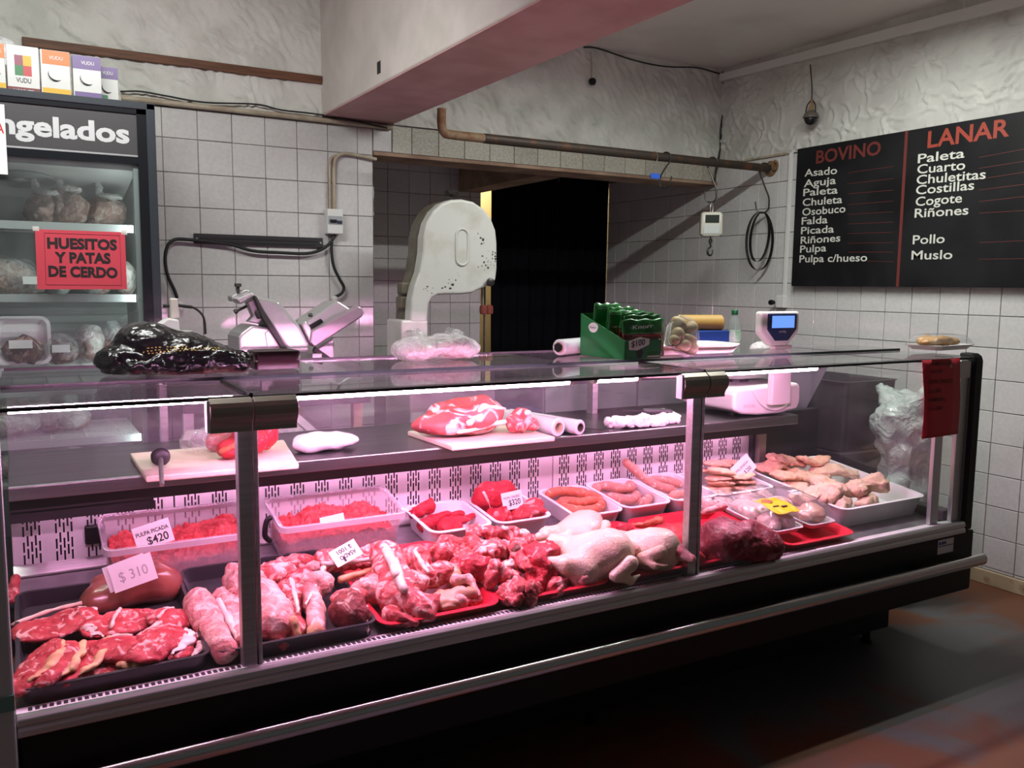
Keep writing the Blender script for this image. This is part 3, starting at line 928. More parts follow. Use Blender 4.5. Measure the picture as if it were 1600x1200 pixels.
# ---- meat rail (pipe) with its hooks
YP, ZP = 3.715, 2.047
pl, pe = ay(690, 207, YP), XR
rail = thing('meat_rail', 'dark rusty pipe rail running under the plaster across the alcove opening', 'rail', (2.8, YP, ZP))
el = spline([(pl[0], YP, 2.16), (pl[0], YP, 2.09), (pl[0] + 0.012, YP, 2.057), (pl[0] + 0.05, YP, ZP + 0.001), (pl[0] + 0.25, YP, ZP)], 5)
obj('elbow_pipe', MB().tube(el, 0.021, 14), M_RUSTY, rail, smooth='auto')
obj('pipe', MB().tube([(pl[0] + 0.22, YP, ZP), (2.6, YP, ZP), (XR, YP, ZP)], [0.0235, 0.0235, 0.0225], 16), M_RUST, rail, smooth='auto')
obj('flange', MB().lathe([(0.045, 0), (0.045, 0.008), (0.03, 0.012), (0.03, 0.02)], (XR, YP, ZP), 16, TRS(ry=-math.pi / 2)), M_RUSTY, rail, smooth='auto')
obj('wall_ring', MB().tube([(XR - 0.02, YP - 0.045 + 0.02 * math.cos(t), ZP + 0.012 + 0.026 * math.sin(t)) for t in np.linspace(0, 6.28, 16, endpoint=False)], 0.006, 8, closed=True), M_RUSTY, rail, smooth=True)


def s_hook(x, drop, ang, rtop=0.027, rbot=0.03, th=0.0045, side=1):
    """S-shaped hook over the rail: path in its own vertical plane"""
    pts = []
    for t in np.linspace(-0.4, math.pi, 9):
        pts.append((rtop * math.cos(t), rtop * math.sin(t)))
    z1 = -drop
    pts.append((-rtop * 0.9, -0.02))
    pts += [(-rtop * 0.2 + rbot * 0.3, z1 * 0.45), (rbot * 0.9, z1 * 0.75)]
    for t in np.linspace(0.15, -math.pi + 0.15, 9):
        pts.append((rbot * math.cos(t), z1 + rbot * math.sin(t) + 0.0))
    pts.append((-rbot * 1.15, z1 + 0.03))
    P = [(x + side * math.cos(ang) * a, YP + side * math.sin(ang) * a, ZP + b) for a, b in pts]
    return MB().tube(spline(P, 3), th, 8), (x, YP, ZP + z1 - rbot)


def px_x(px, py=260):
    return ay(px, py, YP)[0]


for px, py, drop, ang, lab, kw in ((1040, 262, 0.13, -1.05, 'plain dark steel hook on the rail beside the blue tag', {}),
                                   (1112, 270, 0.188, -0.95, 'dark steel hook on the rail holding up the hanging scale', {}),
                                   (1193, 285, 0.22, -0.90, 'long dark steel hook near the wall end of the rail holding coiled blades', dict(rbot=0.036))):
    mb, tip = s_hook(px_x(px, py), drop, ang, side=1 if px > 1100 else -1, **kw)
    tag(obj('meat_hook', mb, M_DARKSTEEL, smooth='auto'), lab, 'hook', 'hooks on the meat rail')
    if px == 1112:
        tip_s = np.array(tip)
    if px == 1193:
        tip_b = np.array(tip)
x = px_x(1022, 262)
tg = thing('blue_tag', 'small blue plastic tag hanging on a wire from the pipe rail', 'tag', (x, YP, ZP - 0.12))
obj('wire', MB().tube(spline([(x, YP + 0.027, ZP), (x, YP, ZP + 0.027), (x, YP - 0.027, ZP), (x - 0.012, YP - 0.03, ZP - 0.05), (x - 0.016, YP - 0.03, ZP - 0.098)], 4), 0.0016, 6), M_STEEL, tg)
obj('tag_plate', MB().box((x - 0.046, YP - 0.036, ZP - 0.122), (x + 0.014, YP - 0.026, ZP - 0.094)), mat('blue_plastic', (0.03, 0.12, 0.62), 0.4), tg, bev=0.003)

# ---- hanging crane scale
M_SCALE = mat('yellowed_white_plastic', (0.60, 0.575, 0.50), 0.4)
c = ay(1111, 351, YP - 0.01)
cs = thing('hanging_scale', 'small white electronic hanging scale with grey display on a steel hook', 'scale', (c[0], c[1], c[2] - 0.2))
Mz = TRS((c[0], c[1], c[2]), rz=math.radians(-38))
hw, hd, hh = 0.060, 0.050, 0.066
obj('housing', move(MB().loft([rring(2 * hw * k, 2 * hd * k, 0.014, z, 4) for z, k in ((-hh, 0.82), (-hh + 0.012, 1), (hh - 0.012, 1), (hh, 0.82))]), Mz), M_SCALE, cs, smooth='auto')
obj('display', move(MB().box((-0.036, -hd - 0.002, 0.006), (0.040, -hd + 0.004, 0.050)), Mz), mat('lcd_grey', (0.035, 0.042, 0.035), 0.2), cs, bev=0.001)
obj('keypad', move(MB().box((-0.042, -hd - 0.0015, -0.052), (0.042, -hd + 0.004, -0.004)), Mz), mat('pale_keypad', (0.55, 0.58, 0.56), 0.4), cs, bev=0.002)
top = c + np.array([0, 0, hh])
obj('shackle', MB().tube([(c[0] + 0.014 * math.cos(t), c[1] + 0.005 * math.cos(t), top[2] + 0.024 + 0.030 * math.sin(t)) for t in np.linspace(0, 6.28, 16, endpoint=False)], 0.0035, 7, closed=True), M_STEEL, cs, smooth=True)
b = c - np.array([0, 0, hh])
obj('swivel', MB().lathe([(0.004, 0), (0.004, -0.012), (0.010, -0.014), (0.011, -0.034), (0.006, -0.038), (0.005, -0.046)], b, 12), M_DARKSTEEL, cs, smooth='auto')
hk = [(0.0, -0.044), (0.004, -0.055), (-0.014, -0.068), (-0.020, -0.085), (-0.010, -0.102), (0.008, -0.103), (0.018, -0.088), (0.016, -0.072)]
obj('load_hook', MB().tube(spline([(b[0] + u, b[1], b[2] + v) for u, v in hk], 4), np.interp(np.linspace(0, 1, 29), [0, .5, 1], [0.004, 0.0065, 0.002]), 8), M_DARKSTEEL, cs, smooth=True)

# ---- coil of band-saw blades on the last hook
M_BAND = mat('blade_steel', (0.16, 0.155, 0.15), 0.35, 0.9, col2=(0.08, 0.075, 0.07), scale=10)
for k, (w_, h_, dx, tl_, lab) in enumerate(((0.080, 0.135, -0.012, 0.0, 'outer loop of coiled steel saw blade hanging from the long hook'), (0.056, 0.115, 0.006, 0.12, 'inner narrower loop of coiled steel saw blade hanging from the long hook'))):
    G = []
    for t in np.linspace(0, 2 * math.pi, 40):
        for s in (-0.010, 0.010):
            u = w_ * math.sin(t); v = h_ * (math.cos(t) - 1)
            px_, py_ = tip_b[0] + dx + u * 0.75, tip_b[1] - u * 0.55 + s + k * 0.004
            G.append((px_ + tl_ * v, py_, tip_b[2] + 0.006 + v * 1.25))
    tag(obj('saw_blade_coil', MB().sheet(np.array(G).reshape(40, 2, 3), 0.0012, (1, 0.3, 0)), M_BAND, smooth='auto'), lab, 'blade', 'coiled saw blades on the hook')

# ---- cables, dome lamp, socket
yb_ = YB - 0.02
cab = [ay(912, 74, yb_), ay(935, 76, yb_), ay(990, 94, yb_), ay(1040, 104, yb_), ay(1090, 106, yb_), ay(1127, 116, yb_)]
tag(obj('ceiling_cable', MB().tube(spline(cab, 5), 0.004, 6), M_CABLE, smooth=True), 'thin black cable sagging along the top of the plaster wall', 'cable')
cv = [ay(1129, 112, YB - 0.03), ay(1131, 150, YB - 0.03), ay(1128, 200, YB - 0.03), ay(1125, 235, YB - 0.03), ay(1119, 262, YB - 0.04), ay(1117, 284, YB - 0.05)]
tag(obj('corner_cable', MB().tube(spline(cv, 5), 0.005, 6).tube(spline([p + np.array([0.014 * math.sin(i * 2.1), 0, 0]) for i, p in enumerate(cv)], 5), 0.003, 6), M_CABLE, smooth=True), 'black cable hanging down the corner between plaster walls', 'cable')
o = thing('wall_lamp_holder', 'small dark lamp holder hanging on a cord from the plaster above the pipe', 'lamp holder', ay(923, 135, yb_))
p = ay(923, 80, yb_); q = ay(924, 128, yb_ - 0.01)
obj('cord', MB().tube([p, (p + q) / 2 + [0.004, 0, 0], q], 0.0035, 6), M_CONDUIT, o)
obj('socket', MB().lathe([(0.006, 0.02), (0.018, 0.014), (0.022, 0), (0.016, -0.016), (0.006, -0.02)], q + [0, -0.01, 0], 12), M_BLACK, o, smooth='auto')

c = ax(1267, 182, XR - 0.075)
dl = thing('dome_camera', 'black dome shaped security camera hanging on a cord above the menu board', 'camera', c - [0, 0, 0.05])
p = ax(1266, 101, XR - 0.03)
obj('cord', MB().tube(spline([p, (p + c) / 2 + [0.0, -0.008, 0.02], c + [0, 0, 0.085]], 6), 0.003, 6), M_CABLE, dl, smooth=True)
obj('bracket_tape', MB().tube([c + [0, 0.0, 0.02], c + [0, -0.004, 0.085]], [0.014, 0.007], 8), mat('tan_tape', (0.30, 0.17, 0.07), 0.7), dl, smooth='auto')
obj('cable_loop', MB().tube(spline([c + [0, 0, 0.088], c + [0, 0.03, 0.06], c + [0, 0.036, 0.01], c + [0, 0.02, -0.005]], 4), 0.0035, 6).tube(spline([c + [0, 0, 0.088], c + [0, -0.025, 0.06], c + [0, -0.03, 0.01], c + [0, -0.02, 0]], 4), 0.0035, 6), M_CABLE, dl, smooth=True)
obj('base_ring', MB().lathe([(0.018, 0.03), (0.034, 0.016), (0.042, 0.0), (0.042, -0.008), (0.036, -0.010)], c, 20), mat('grey_brown_plastic', (0.11, 0.095, 0.08), 0.5), dl, smooth='auto')
obj('dome', MB().lathe([(0.036, -0.008), (0.034, -0.022), (0.024, -0.038), (0.010, -0.046), (0.001, -0.047)], c, 20), mat('smoked_dome', (0.012, 0.012, 0.013), 0.08), dl, smooth=True)

so = ax(1222, 470, XR - 0.01)
o = thing('wall_socket', 'white surface socket box with black plug low on the right tiled wall', 'socket', (XR, so[1], so[2] - 0.04))
obj('box', MB().box((XR - 0.035, so[1] - 0.035, so[2] - 0.04), (XR - 0.001, so[1] + 0.025, so[2] + 0.03)), M_WHITEPL, o, bev=0.004)
obj('plug', MB().lathe([(0.012, 0), (0.016, 0.02), (0.014, 0.03)], (XR - 0.035, so[1] + 0.04, so[2] - 0.01), 10, TRS(ry=-math.pi / 2)), M_BLACK, o, smooth='auto')

# ---- left tiled wall: breaker box, conduit, magnetic knife bar, cables
yw = YB
a, b = ay(511, 326, yw - 0.05), ay(536, 366, yw - 0.05)
bk = thing('breaker_box', 'small white breaker box with black switches on the tiled wall', 'breaker box', ((a[0] + b[0]) / 2, yw, b[2]))
obj('case', MB().box((a[0], yw - 0.055, b[2]), (b[0], yw - 0.001, a[2])), M_WHITEPL, bk, bev=0.004)
m1, m2 = ay(513, 337, yw - 0.056), ay(535, 351, yw - 0.056)
obj('switch_window', MB().box((m1[0], yw - 0.058, m2[2]), (m2[0], yw - 0.05, m1[2])), mat('grey_module', (0.35, 0.37, 0.40), 0.4), bk)
for k in range(2):
    xx = m1[0] + 0.008 + k * 0.018
    obj('switch', MB().box((xx, yw - 0.068, m2[2] + 0.008), (xx + 0.013, yw - 0.056, m2[2] + 0.022)), M_BLACK, bk, bev=0.001)
obj('switch', MB().box((m1[0] + 0.044, yw - 0.062, m2[2] + 0.004), (m2[0] - 0.003, yw - 0.056, m2[2] + 0.018)), mat('navy_module', (0.02, 0.025, 0.06), 0.4), bk)
cd = [ay(522, 327, yw - 0.02), ay(522, 300, yw - 0.02), ay(522, 262, yw - 0.02), ay(525, 247, yw - 0.02), ay(537, 240, yw - 0.02), ay(560, 243, yw - 0.02), ay(588, 249, yw - 0.02)]
tag(obj('wiring_conduit', MB().tube(spline(cd, 5), 0.0085, 10).tube(spline([p + np.array([-0.02, 0.005, 0]) for p in cd[:4]] + [cd[4] + np.array([-0.012, .005, -.004])], 5), 0.0065, 8), M_CONDUIT, smooth='auto'), 'cream wiring conduit rising from the breaker box and bending right', 'conduit')
a, b = ay(303, 362, yw - 0.02), ay(505, 374, yw - 0.02)
kb = thing('knife_bar', 'long black magnetic knife bar screwed to the tiled wall', 'knife rack', ((a[0] + b[0]) / 2, yw, a[2] - 0.04))
za = (a[2] + b[2]) / 2 - 0.004
obj('bar', MB().box((a[0], yw - 0.016, za - 0.042), (b[0], yw - 0.001, za + 0.004)), M_DKPANEL, kb, bev=0.002)
for dz in (-0.013, -0.03):
    obj('magnet_strip', MB().box((a[0] + 0.03, yw - 0.019, za + dz - 0.004), (b[0] - 0.03, yw - 0.016, za + dz + 0.004)), M_GASKET, kb)
for x in (a[0] + 0.012, b[0] - 0.012):
    obj('screw', MB().lathe([(0.005, 0), (0.005, 0.003)], (x, yw - 0.016, za - 0.02), 10, TRS(rx=math.pi / 2)), M_STEEL, kb)
yc = yw - 0.03
c1 = [ay(*q, yc) for q in ((524, 367), (517, 378), (504, 389), (480, 396), (440, 395), (395, 392), (360, 382), (330, 378), (300, 375), (275, 374), (262, 384), (258, 405), (262, 430), (272, 452), (277, 466))]
tag(obj('power_cable', MB().tube(spline(c1, 5), 0.0075, 8), M_CABLE, smooth=True), 'thick black cable looping from the breaker box below the knife bar', 'cable')
c2 = [ay(*q, yc) for q in ((520, 368), (518, 390), (521, 415), (530, 435), (537, 448), (534, 458), (524, 464))]
tag(obj('power_cable', MB().tube(spline(c2, 5), 0.0075, 8), M_CABLE, smooth=True), 'black cable dropping from the breaker box to a plug by the slicer', 'cable')
for pxy, lab in (((523, 469), 'white plug on the tiles behind the slicer, on the black cable'), ((280, 478), 'white plug on the tiles behind the black bag, on the black cable')):
    p = ay(*pxy, yw - 0.03)
    pg = thing('power_plug', lab, 'plug', (p[0], yw, p[2] - 0.03), 'plugs on the tiled wall')
    obj('shell', MB().lathe([(0.012, -0.02), (0.017, -0.014), (0.017, 0.012), (0.008, 0.02)], p, 10), M_WHITEPL, pg, smooth='auto')
    obj('prong', MB().box(p - [0.010, -0.012, 0.008], p + [0.010, 0.03, 0.008]), M_CONDUIT, pg)
# slim pipes along the top of the left tiles and a notice stuck in the alcove corner
a, b = ay(190, 148, yw - 0.03), ay(613, 203, yw - 0.03)
tag(obj('wall_pipe', MB().tube([(a[0], yw - 0.02, 2.136), (1.0, yw - 0.02, 2.134), (b[0], yw - 0.02, 2.130)], 0.012, 10), M_CONDUIT, smooth='auto'), 'slim grey pipe running along the top of the left tiles', 'pipe')
c3 = [ay(*q, yw - 0.035) for q in ((188, 143), (220, 143), (260, 150), (320, 160), (400, 163), (440, 172), (505, 180), (605, 200))]
tag(obj('wall_cable', MB().tube(spline(c3, 5), 0.004, 6), M_CABLE, smooth=True), 'thin black cable lying along the pipe above the left tiles', 'cable')
a, b = ay(583, 296, YA - 0.02), ay(597, 335, YA - 0.02)
tag(obj('wall_notice', MB().box((1.60, 4.42, 1.72), (1.685, 4.43, 1.87)), M_PAPER, bev=0.002), 'white card stuck at the left edge of the dark alcove', 'notice')
wall_notice_o = bpy.data.objects['wall_notice']

# ---- black curtain in the rear doorway
M_CURT = mat('black_curtain', (0.004, 0.004, 0.006), 0.9, spec=0.1)
U = np.linspace(2.895, XR - 0.005, 70)
G = []
for i, u in enumerate(U):
    row = []
    for z in np.linspace(0.55, 2.16, 12):
        ph = 0.018 * math.sin(u * 55 + 0.3 * math.sin(z * 4)) + 0.012 * math.sin(u * 23 + 1 + z)
        row.append((u, YA - 0.02 + ph, z))
    G.append(row)
cu = thing('doorway_curtain', 'black curtain hanging in the doorway at the back of the alcove', 'curtain', (3.38, YA - 0.02, 0.55))
obj('cloth', MB().sheet(np.array(G), 0.003, (0, -1, 0)), M_CURT, cu, smooth=True)
obj('curtain_rod', MB().tube([(2.83, YA - 0.02, 2.165), (XR, YA - 0.02, 2.165)], 0.012, 10), M_DARKSTEEL, cu, smooth='auto')

# ================================================================== band saw
M_SAW = mat('white_cast_paint', (0.56, 0.57, 0.53), 0.42, col2=(0.42, 0.40, 0.33), scale=9, mix=(0.52, 0.85), detail=8, bump=0.06, bscale=30)
M_SAWB = mat('olive_cast_edge', (0.15, 0.13, 0.09), 0.5, col2=(0.09, 0.08, 0.06), scale=8)
M_CHIP = mat('chipped_paint', (0.06, 0.062, 0.065), 0.6)
YS = 3.60
saw = thing('band_saw', 'old white butcher band saw with rounded wheel housing and worn paint', 'band saw', (1.75, YS + 0.1, 0))
out = [(641, 505), (643, 470), (648, 447), (656, 425), (661, 395), (662, 370), (667, 348), (677, 330), (690, 318), (705, 312), (722, 311), (740, 315), (756, 326), (768, 342), (775, 360), (777, 380), (777, 420), (775, 438), (766, 446), (750, 452), (738, 458), (720, 460), (700, 460), (684, 461), (675, 466), (670, 476), (668, 505)]
P = [ay(*q, YS) for q in out]
obj('wheel_cover', MB().prism(P, (0, 0.075, 0)), M_SAW, saw, bev=0.012, seg=3)
c0 = np.mean(P, 0)
Pb = [p + (np.array([0, 0.08, 0])) for p in P]
obj('rear_housing', MB().prism(Pb, (0, 0.10, 0)), M_SAWB, saw, bev=0.008)
# pressed oval with a raised lip
c = ay(722, 386, YS)
ow, oh = 0.030, 0.082
ov = []
for t in np.linspace(0, 2 * math.pi, 32, endpoint=False):
    ov.append((c[0] + ow * math.cos(t), YS - 0.001, c[2] + (oh - ow) * (1 if math.sin(t) > 0 else -1) * (1 if abs(math.sin(t)) > 1e-6 else 0) + ow * math.sin(t)))
obj('pressed_oval', MB().tube(ov, 0.006, 8, closed=True, flat=1.0), M_SAW, saw, smooth=True)
obj('oval_floor', MB().prism([(p[0] * 0.86 + c[0] * 0.14, YS - 0.0015, p[2] * 0.93 + c[2] * 0.07) for p in ov], (0, 0.004, 0)), M_SAW, saw, bev=0.001)
k = ay(705, 301, YS + 0.08)
obj('tension_knob', MB().lathe([(0.008, -0.05), (0.008, -0.012), (0.030, -0.010), (0.034, -0.004), (0.034, 0.006), (0.030, 0.010), (0.010, 0.012)], k, 12), M_DARKSTEEL, saw, smooth='auto')
g = ay(765, 441, YS - 0.012)
obj('guide_knob', MB().lathe([(0.018, 0), (0.020, 0.006), (0.018, 0.016), (0.008, 0.020)], g, 14, TRS(rx=math.pi / 2)), M_DARKSTEEL, saw, smooth='auto')
obj('saw_blade', MB().box((g[0] - 0.002, YS + 0.03, 0.98), (g[0] + 0.002, YS + 0.045, g[2])), M_BAND, saw)
obj('guide_post', MB().box((g[0] - 0.014, YS + 0.028, g[2] - 0.13), (g[0] - 0.008, YS + 0.048, g[2])), M_BRACKET, saw)
r1 = ay(757, 484, YS + 0.02)
M_REDPL = mat('dull_red_plastic', (0.16, 0.03, 0.02), 0.5)
for dx in (0.0, 0.030):
    obj('guide_roller', MB().lathe([(0.010, -0.022), (0.018, -0.018), (0.020, 0.0), (0.018, 0.018), (0.010, 0.022)], r1 + [dx, 0.01, 0], 12), M_REDPL, saw, smooth='auto')
for pxy in ((630, 448), (628, 470)):
    h_ = ay(*pxy, YS + 0.1)
    obj('hinge_block', MB().box(h_ - [0.020, 0.03, 0.035], h_ + [0.035, 0.03, 0.020]), M_SAWB, saw, bev=0.008)
col_l, col_r = ay(640, 505, YS)[0], ay(669, 505, YS)[0]
obj('column', MB().box((col_l - 0.04, YS + 0.0, 1.0), (col_r, YS + 0.18, ay(650, 500, YS)[2])), M_SAW, saw, bev=0.01)
tb = ay(700, 550, YS)
obj('saw_table', MB().box((1.45, YS - 0.22, 0.985), (2.18, YS + 0.26, 1.010)), M_STEEL, saw, bev=0.003)
obj('lower_housing', MB().box((ay(641, 640, YS - 0.1)[0], YS - 0.1, 0.15), (ay(774, 640, YS - 0.1)[0], YS + 0.2, 0.985)), M_SAW, saw, bev=0.01)
for sx in (-1, 1):
    obj('foot', MB().box((1.72 + sx * 0.19 - 0.03, YS - 0.08, 0), (1.72 + sx * 0.19 + 0.03, YS + 0.18, 0.152)), M_SAWB, saw)
chips = MB()
for cx, cyy, n_, sp in ((772, 400, 16, 7), (760, 412, 12, 9), (705, 447, 14, 16), (668, 452, 7, 9), (752, 372, 8, 8)):
    for _ in range(n_):
        q = ay(min(cx + rng.randn() * sp * 0.7, 774), min(cyy + rng.randn() * sp * 0.6, 458), YS)
        r_ = abs(rng.randn()) * 0.003 + 0.0015
        a0 = rng.rand() * 6
        pts = [(q[0] + r_ * rng.uniform(.5, 1.4) * math.cos(a0 + t), YS - 0.0004, q[2] + r_ * rng.uniform(.5, 1.4) * math.sin(a0 + t)) for t in np.linspace(0, 6.28, 7, endpoint=False)]
        chips.prism(pts, (0, 0.001, 0))
obj('paint_chip', chips, M_CHIP, saw, kind='stuff')

# ================================================================== upright freezer
M_FRBLK = mat('black_gloss_frame', (0.012, 0.013, 0.016), 0.22)
M_FRBEV = mat('black_edge_strip', (0.035, 0.042, 0.05), 0.3)
M_FRSIGN = mat('dark_grey_sign', (0.060, 0.058, 0.062), 0.35)
M_FRIN = mat('pale_liner', (0.26, 0.28, 0.28), 0.5)
M_WIRE = mat('white_wire', (0.62, 0.62, 0.62), 0.4)
YFZ = 3.45
FX0, FX1, FZ1 = -0.92, 0.476, 1.995
fz = thing('display_freezer', 'tall black glass door freezer full of frozen meat at the left', 'freezer', (-0.2, YFZ + 0.3, 0))
sh = MB()
sh.box((FX0, YFZ + 0.04, 0.10), (FX0 + 0.04, 4.14, FZ1)).box((FX1 - 0.04, YFZ + 0.04, 0.10), (FX1, 4.14, FZ1)).box((FX0, 4.08, 0.10), (FX1, 4.14, FZ1)).box((FX0, YFZ + 0.04, 1.95), (FX1, 4.14, FZ1)).box((FX0, YFZ + 0.04, 0.10), (FX1, 4.14, 0.30))
obj('cabinet', sh, M_FRBLK, fz)
obj('liner', MB().box((FX0 + 0.041, 4.06, 0.30), (FX1 - 0.041, 4.079, 1.78)).box((FX1 - 0.055, YFZ + 0.06, 0.30), (FX1 - 0.041, 4.06, 1.78)).box((FX0 + 0.041, YFZ + 0.06, 0.30), (FX0 + 0.055, 4.06, 1.78)), M_FRIN, fz)
ceil_ = obj('fan_plate', MB().prism([(FX0 + 0.05, 3.55, 1.765), (FX0 + 0.05, 4.05, 1.69), (FX0 + 0.05, 4.05, 1.94), (FX0 + 0.05, 3.55, 1.94)], (FX1 - 0.06 - FX0 - 0.05, 0, 0)), mat('fan_plate', (0.55, 0.54, 0.54), 0.5), fz)
fc = ay(30, 246, 3.75)
for r_ in np.linspace(0.028, 0.115, 9):
    obj('fan_ring', MB().tube([(fc[0] + r_ * math.cos(t), fc[1] + r_ * math.sin(t), 1.724 - 0.15 * (fc[1] + r_ * math.sin(t) - 3.78)) for t in np.linspace(0, 6.28, 28, endpoint=False)], 0.003, 5, closed=True), M_FRIN, ceil_, smooth=True)
obj('fan_hub', MB().lathe([(0.024, 0.006), (0.024, -0.004), (0.002, -0.008)], (fc[0], fc[1], 1.728), 16), M_WHITEPL, ceil_, smooth='auto')
for fx_ in range(2):
    obj('foot', MB().box((FX0 + 0.05 + fx_ * 1.2, 3.5, 0), (FX0 + 0.15 + fx_ * 1.2, 4.1, 0.10)), M_FRBLK, fz)
door = obj('door', MB().box((FX1 - 0.062, YFZ, 0.12), (FX1 - 0.002, YFZ + 0.04, 1.985)).box((FX0, YFZ, 0.12), (FX0 + 0.06, YFZ + 0.04, 1.985)).box((FX0, YFZ, 1.955), (FX1, YFZ + 0.04, 1.995)).box((FX0, YFZ, 0.12), (FX1, YFZ + 0.04, 0.20)), M_FRBLK, fz)
obj('door_edge', MB().box((FX1 - 0.030, YFZ - 0.004, 0.12), (FX1, YFZ + 0.036, 1.996)).box((FX0, YFZ - 0.004, 1.972), (FX1, YFZ + 0.036, 1.997)), M_FRBEV, door, bev=0.003)
zs0, zs1 = ay(100, 236, YFZ)[2] + 0.005, 1.955
sgn = obj('sign_panel', MB().box((FX0 + 0.06, YFZ + 0.006, zs0), (FX1 - 0.062, YFZ + 0.03, zs1)), M_FRSIGN, fz)
obj('sign_trim', MB().box((FX0 + 0.06, YFZ + 0.004, zs0 - 0.006), (FX1 - 0.062, YFZ + 0.006, zs0)), M_ALU, sgn)
r_, l_ = ay(203, 226, YFZ), ay(24, 216, YFZ)
tt = text('Congelados', mat('pale_grey_letters', (0.52, 0.53, 0.54), 0.5), sgn, (r_[0], YFZ + 0.0055, r_[2] + 0.006), X3, Z3, 0.560, 0.066, 0.034, align='RIGHT')
obj('door_glass', MB().box((FX0 + 0.06, YFZ + 0.012, 0.20), (FX1 - 0.062, YFZ + 0.018, zs0 - 0.03)), glass_mat('freezer_glass', (0.90, 0.93, 0.92), haze=0.05, hcol=(0.55, 0.58, 0.58)), door)
obj('door_gasket', MB().box((FX1 - 0.078, YFZ + 0.02, 0.2), (FX1 - 0.062, YFZ + 0.04, zs0 - 0.03)), mat('grey_gasket', (0.30, 0.33, 0.33), 0.5), door)
obj('door_bar', MB().box((FX0 + 0.06, YFZ + 0.005, zs0 - 0.032), (FX1 - 0.062, YFZ + 0.03, zs0 - 0.006)), M_FRBLK, door)
SHZ = [ay(100, q, 3.62)[2] for q in (352, 462, 574, 684)]
for z in SHZ:
    s = MB()
    for yy in np.arange(3.58, 4.05, 0.035):
        s.bar((FX0 + 0.06, yy, z), (FX1 - 0.075, yy, z), 0.003, 0.003)
    for yy in (3.57, 4.05):
        s.bar((FX0 + 0.06, yy, z - 0.006), (FX1 - 0.075, yy, z - 0.006), 0.007, 0.007)
    for xx in np.arange(FX0 + 0.06, FX1 - 0.07, 0.12):
        s.bar((xx, 3.57, z - 0.004), (xx, 4.05, z - 0.004), 0.005, 0.005)
    sf = obj('wire_shelf', s, M_WIRE, fz)
    obj('shelf_rail', MB().box((FX0 + 0.06, 3.555, z - 0.022), (FX1 - 0.075, 3.562, z + 0.006)), mat('price_rail', (0.50, 0.52, 0.53), 0.3), sf)
ld = area_lamp('added_freezer_lamp', (FX1 - 0.07, 3.53, 1.15), (0.03, 1.1), 2.3, (0.88, 1.0, 0.97))  # unseen strip lamp added to brighten the freezer's inside
ld.rotation_euler = (math.radians(90), 0, math.radians(50))

# frozen goods
M_FROZ = meat_mat('frozen_meat', (0.20, 0.11, 0.095), (0.29, 0.18, 0.155), (0.50, 0.41, 0.37), 0.60, 0.12, 30, rough=0.35)
M_FROZD = meat_mat('dark_frozen_offal', (0.055, 0.022, 0.026), (0.13, 0.055, 0.05), (0.40, 0.25, 0.21), 0.60, 0.06, 22, rough=0.2)
M_FILM = film_mat('clear_bag_film', (0.82, 0.82, 0.82), 0.22, 0.15)
M_FILMW = film_mat('milky_bag_film', (0.82, 0.82, 0.80), 0.50, 0.2)
M_GREYB = film_mat('grey_bag', (0.42, 0.45, 0.45), 0.75, 0.25)


def lump(c, r, seed, amp=0.012, freq=22, res=None, extra=()):
    """irregular rounded lump resting with its base at c"""
    c = np.array(c, float); r = np.array(r, float)
    e = max(r) * 1.5
    def fn(P):
        ds = [s_ell(P, c + [0, 0, r[2] * 0.9], r)]
        for dc, dr in extra:
            ds.append(s_ell(P, c + np.array(dc), np.array(dr)))
        d = smin(ds, 0.02)
        return np.maximum(d, c[2] - P[..., 2])
    ext = r * 1.35 + (np.max(np.abs([np.array(a) for a, _ in extra]), 0) + np.max([np.array(b) for _, b in extra], 0) if extra else 0)
    mb = nets(fn, c - ext - 0.012, c + ext + [0.012, 0.012, r[2] * 0.9 + 0.012], res or max(r) / 11)
    return rough_up(mb, amp, freq, seed)


z = SHZ[0] + 0.006
for k, (px, w_, h_, lab) in enumerate(((65, 0.055, 0.062, 'frozen reddish bird in a bag, leftmost of those on the top freezer shelf'),
                                       (103, 0.088, 0.072, 'large frozen bird in a knotted clear bag in the middle of the top freezer shelf'),
                                       (165, 0.075, 0.062, 'frozen bird in a clear bag at the right end of the top freezer shelf'))):
    p = ay(px, 340, 3.72)
    t = thing('frozen_bird', lab, 'frozen meat', (p[0], 3.72 + 0.04 * k, z), 'bagged birds on the top freezer shelf')
    c = (p[0], 3.72 + 0.02 * k, z)
    obj('carcass', lump(c, (w_, 0.085, h_), 60 + k, 0.010, 28), M_FROZ, t, smooth=True)
    obj('bag_neck', rough_up(nets(lambda P: smin([s_cap(P, (c[0] - 0.01, c[1], z + h_ * 1.7), (c[0] - 0.02, c[1], z + h_ * 1.7 + 0.075), 0.016, 0.010), s_ell(P, (c[0] + 0.02, c[1] - 0.02, z + h_ * 1.85), (0.045, 0.05, 0.014))], 0.012), (c[0] - .09, c[1] - .09, z + h_), (c[0] + .09, c[1] + .09, z + h_ * 1.7 + 0.11), 0.007), 0.006, 60, k), M_FILMW, t, smooth=True)
M_TRAYW = mat('white_foam', (0.72, 0.70, 0.70), 0.5)


def tray_mb(w_, d_, h_, th=0.004, flare=0.012, rim=0.008, r=0.025):
    R = [rring(w_ - 2 * flare, d_ - 2 * flare, r, 0), rring(w_, d_, r, h_ - 0.003), rring(w_ + 2 * rim, d_ + 2 * rim, r + rim, h_ - 0.003), rring(w_ + 2 * rim, d_ + 2 * rim, r + rim, h_),
         rring(w_ - 2 * th, d_ - 2 * th, r - th * 0.6, h_), rring(w_ - 2 * flare - 2 * th, d_ - 2 * flare - 2 * th, r - th * 0.6, th)]
    return MB().loft(R)


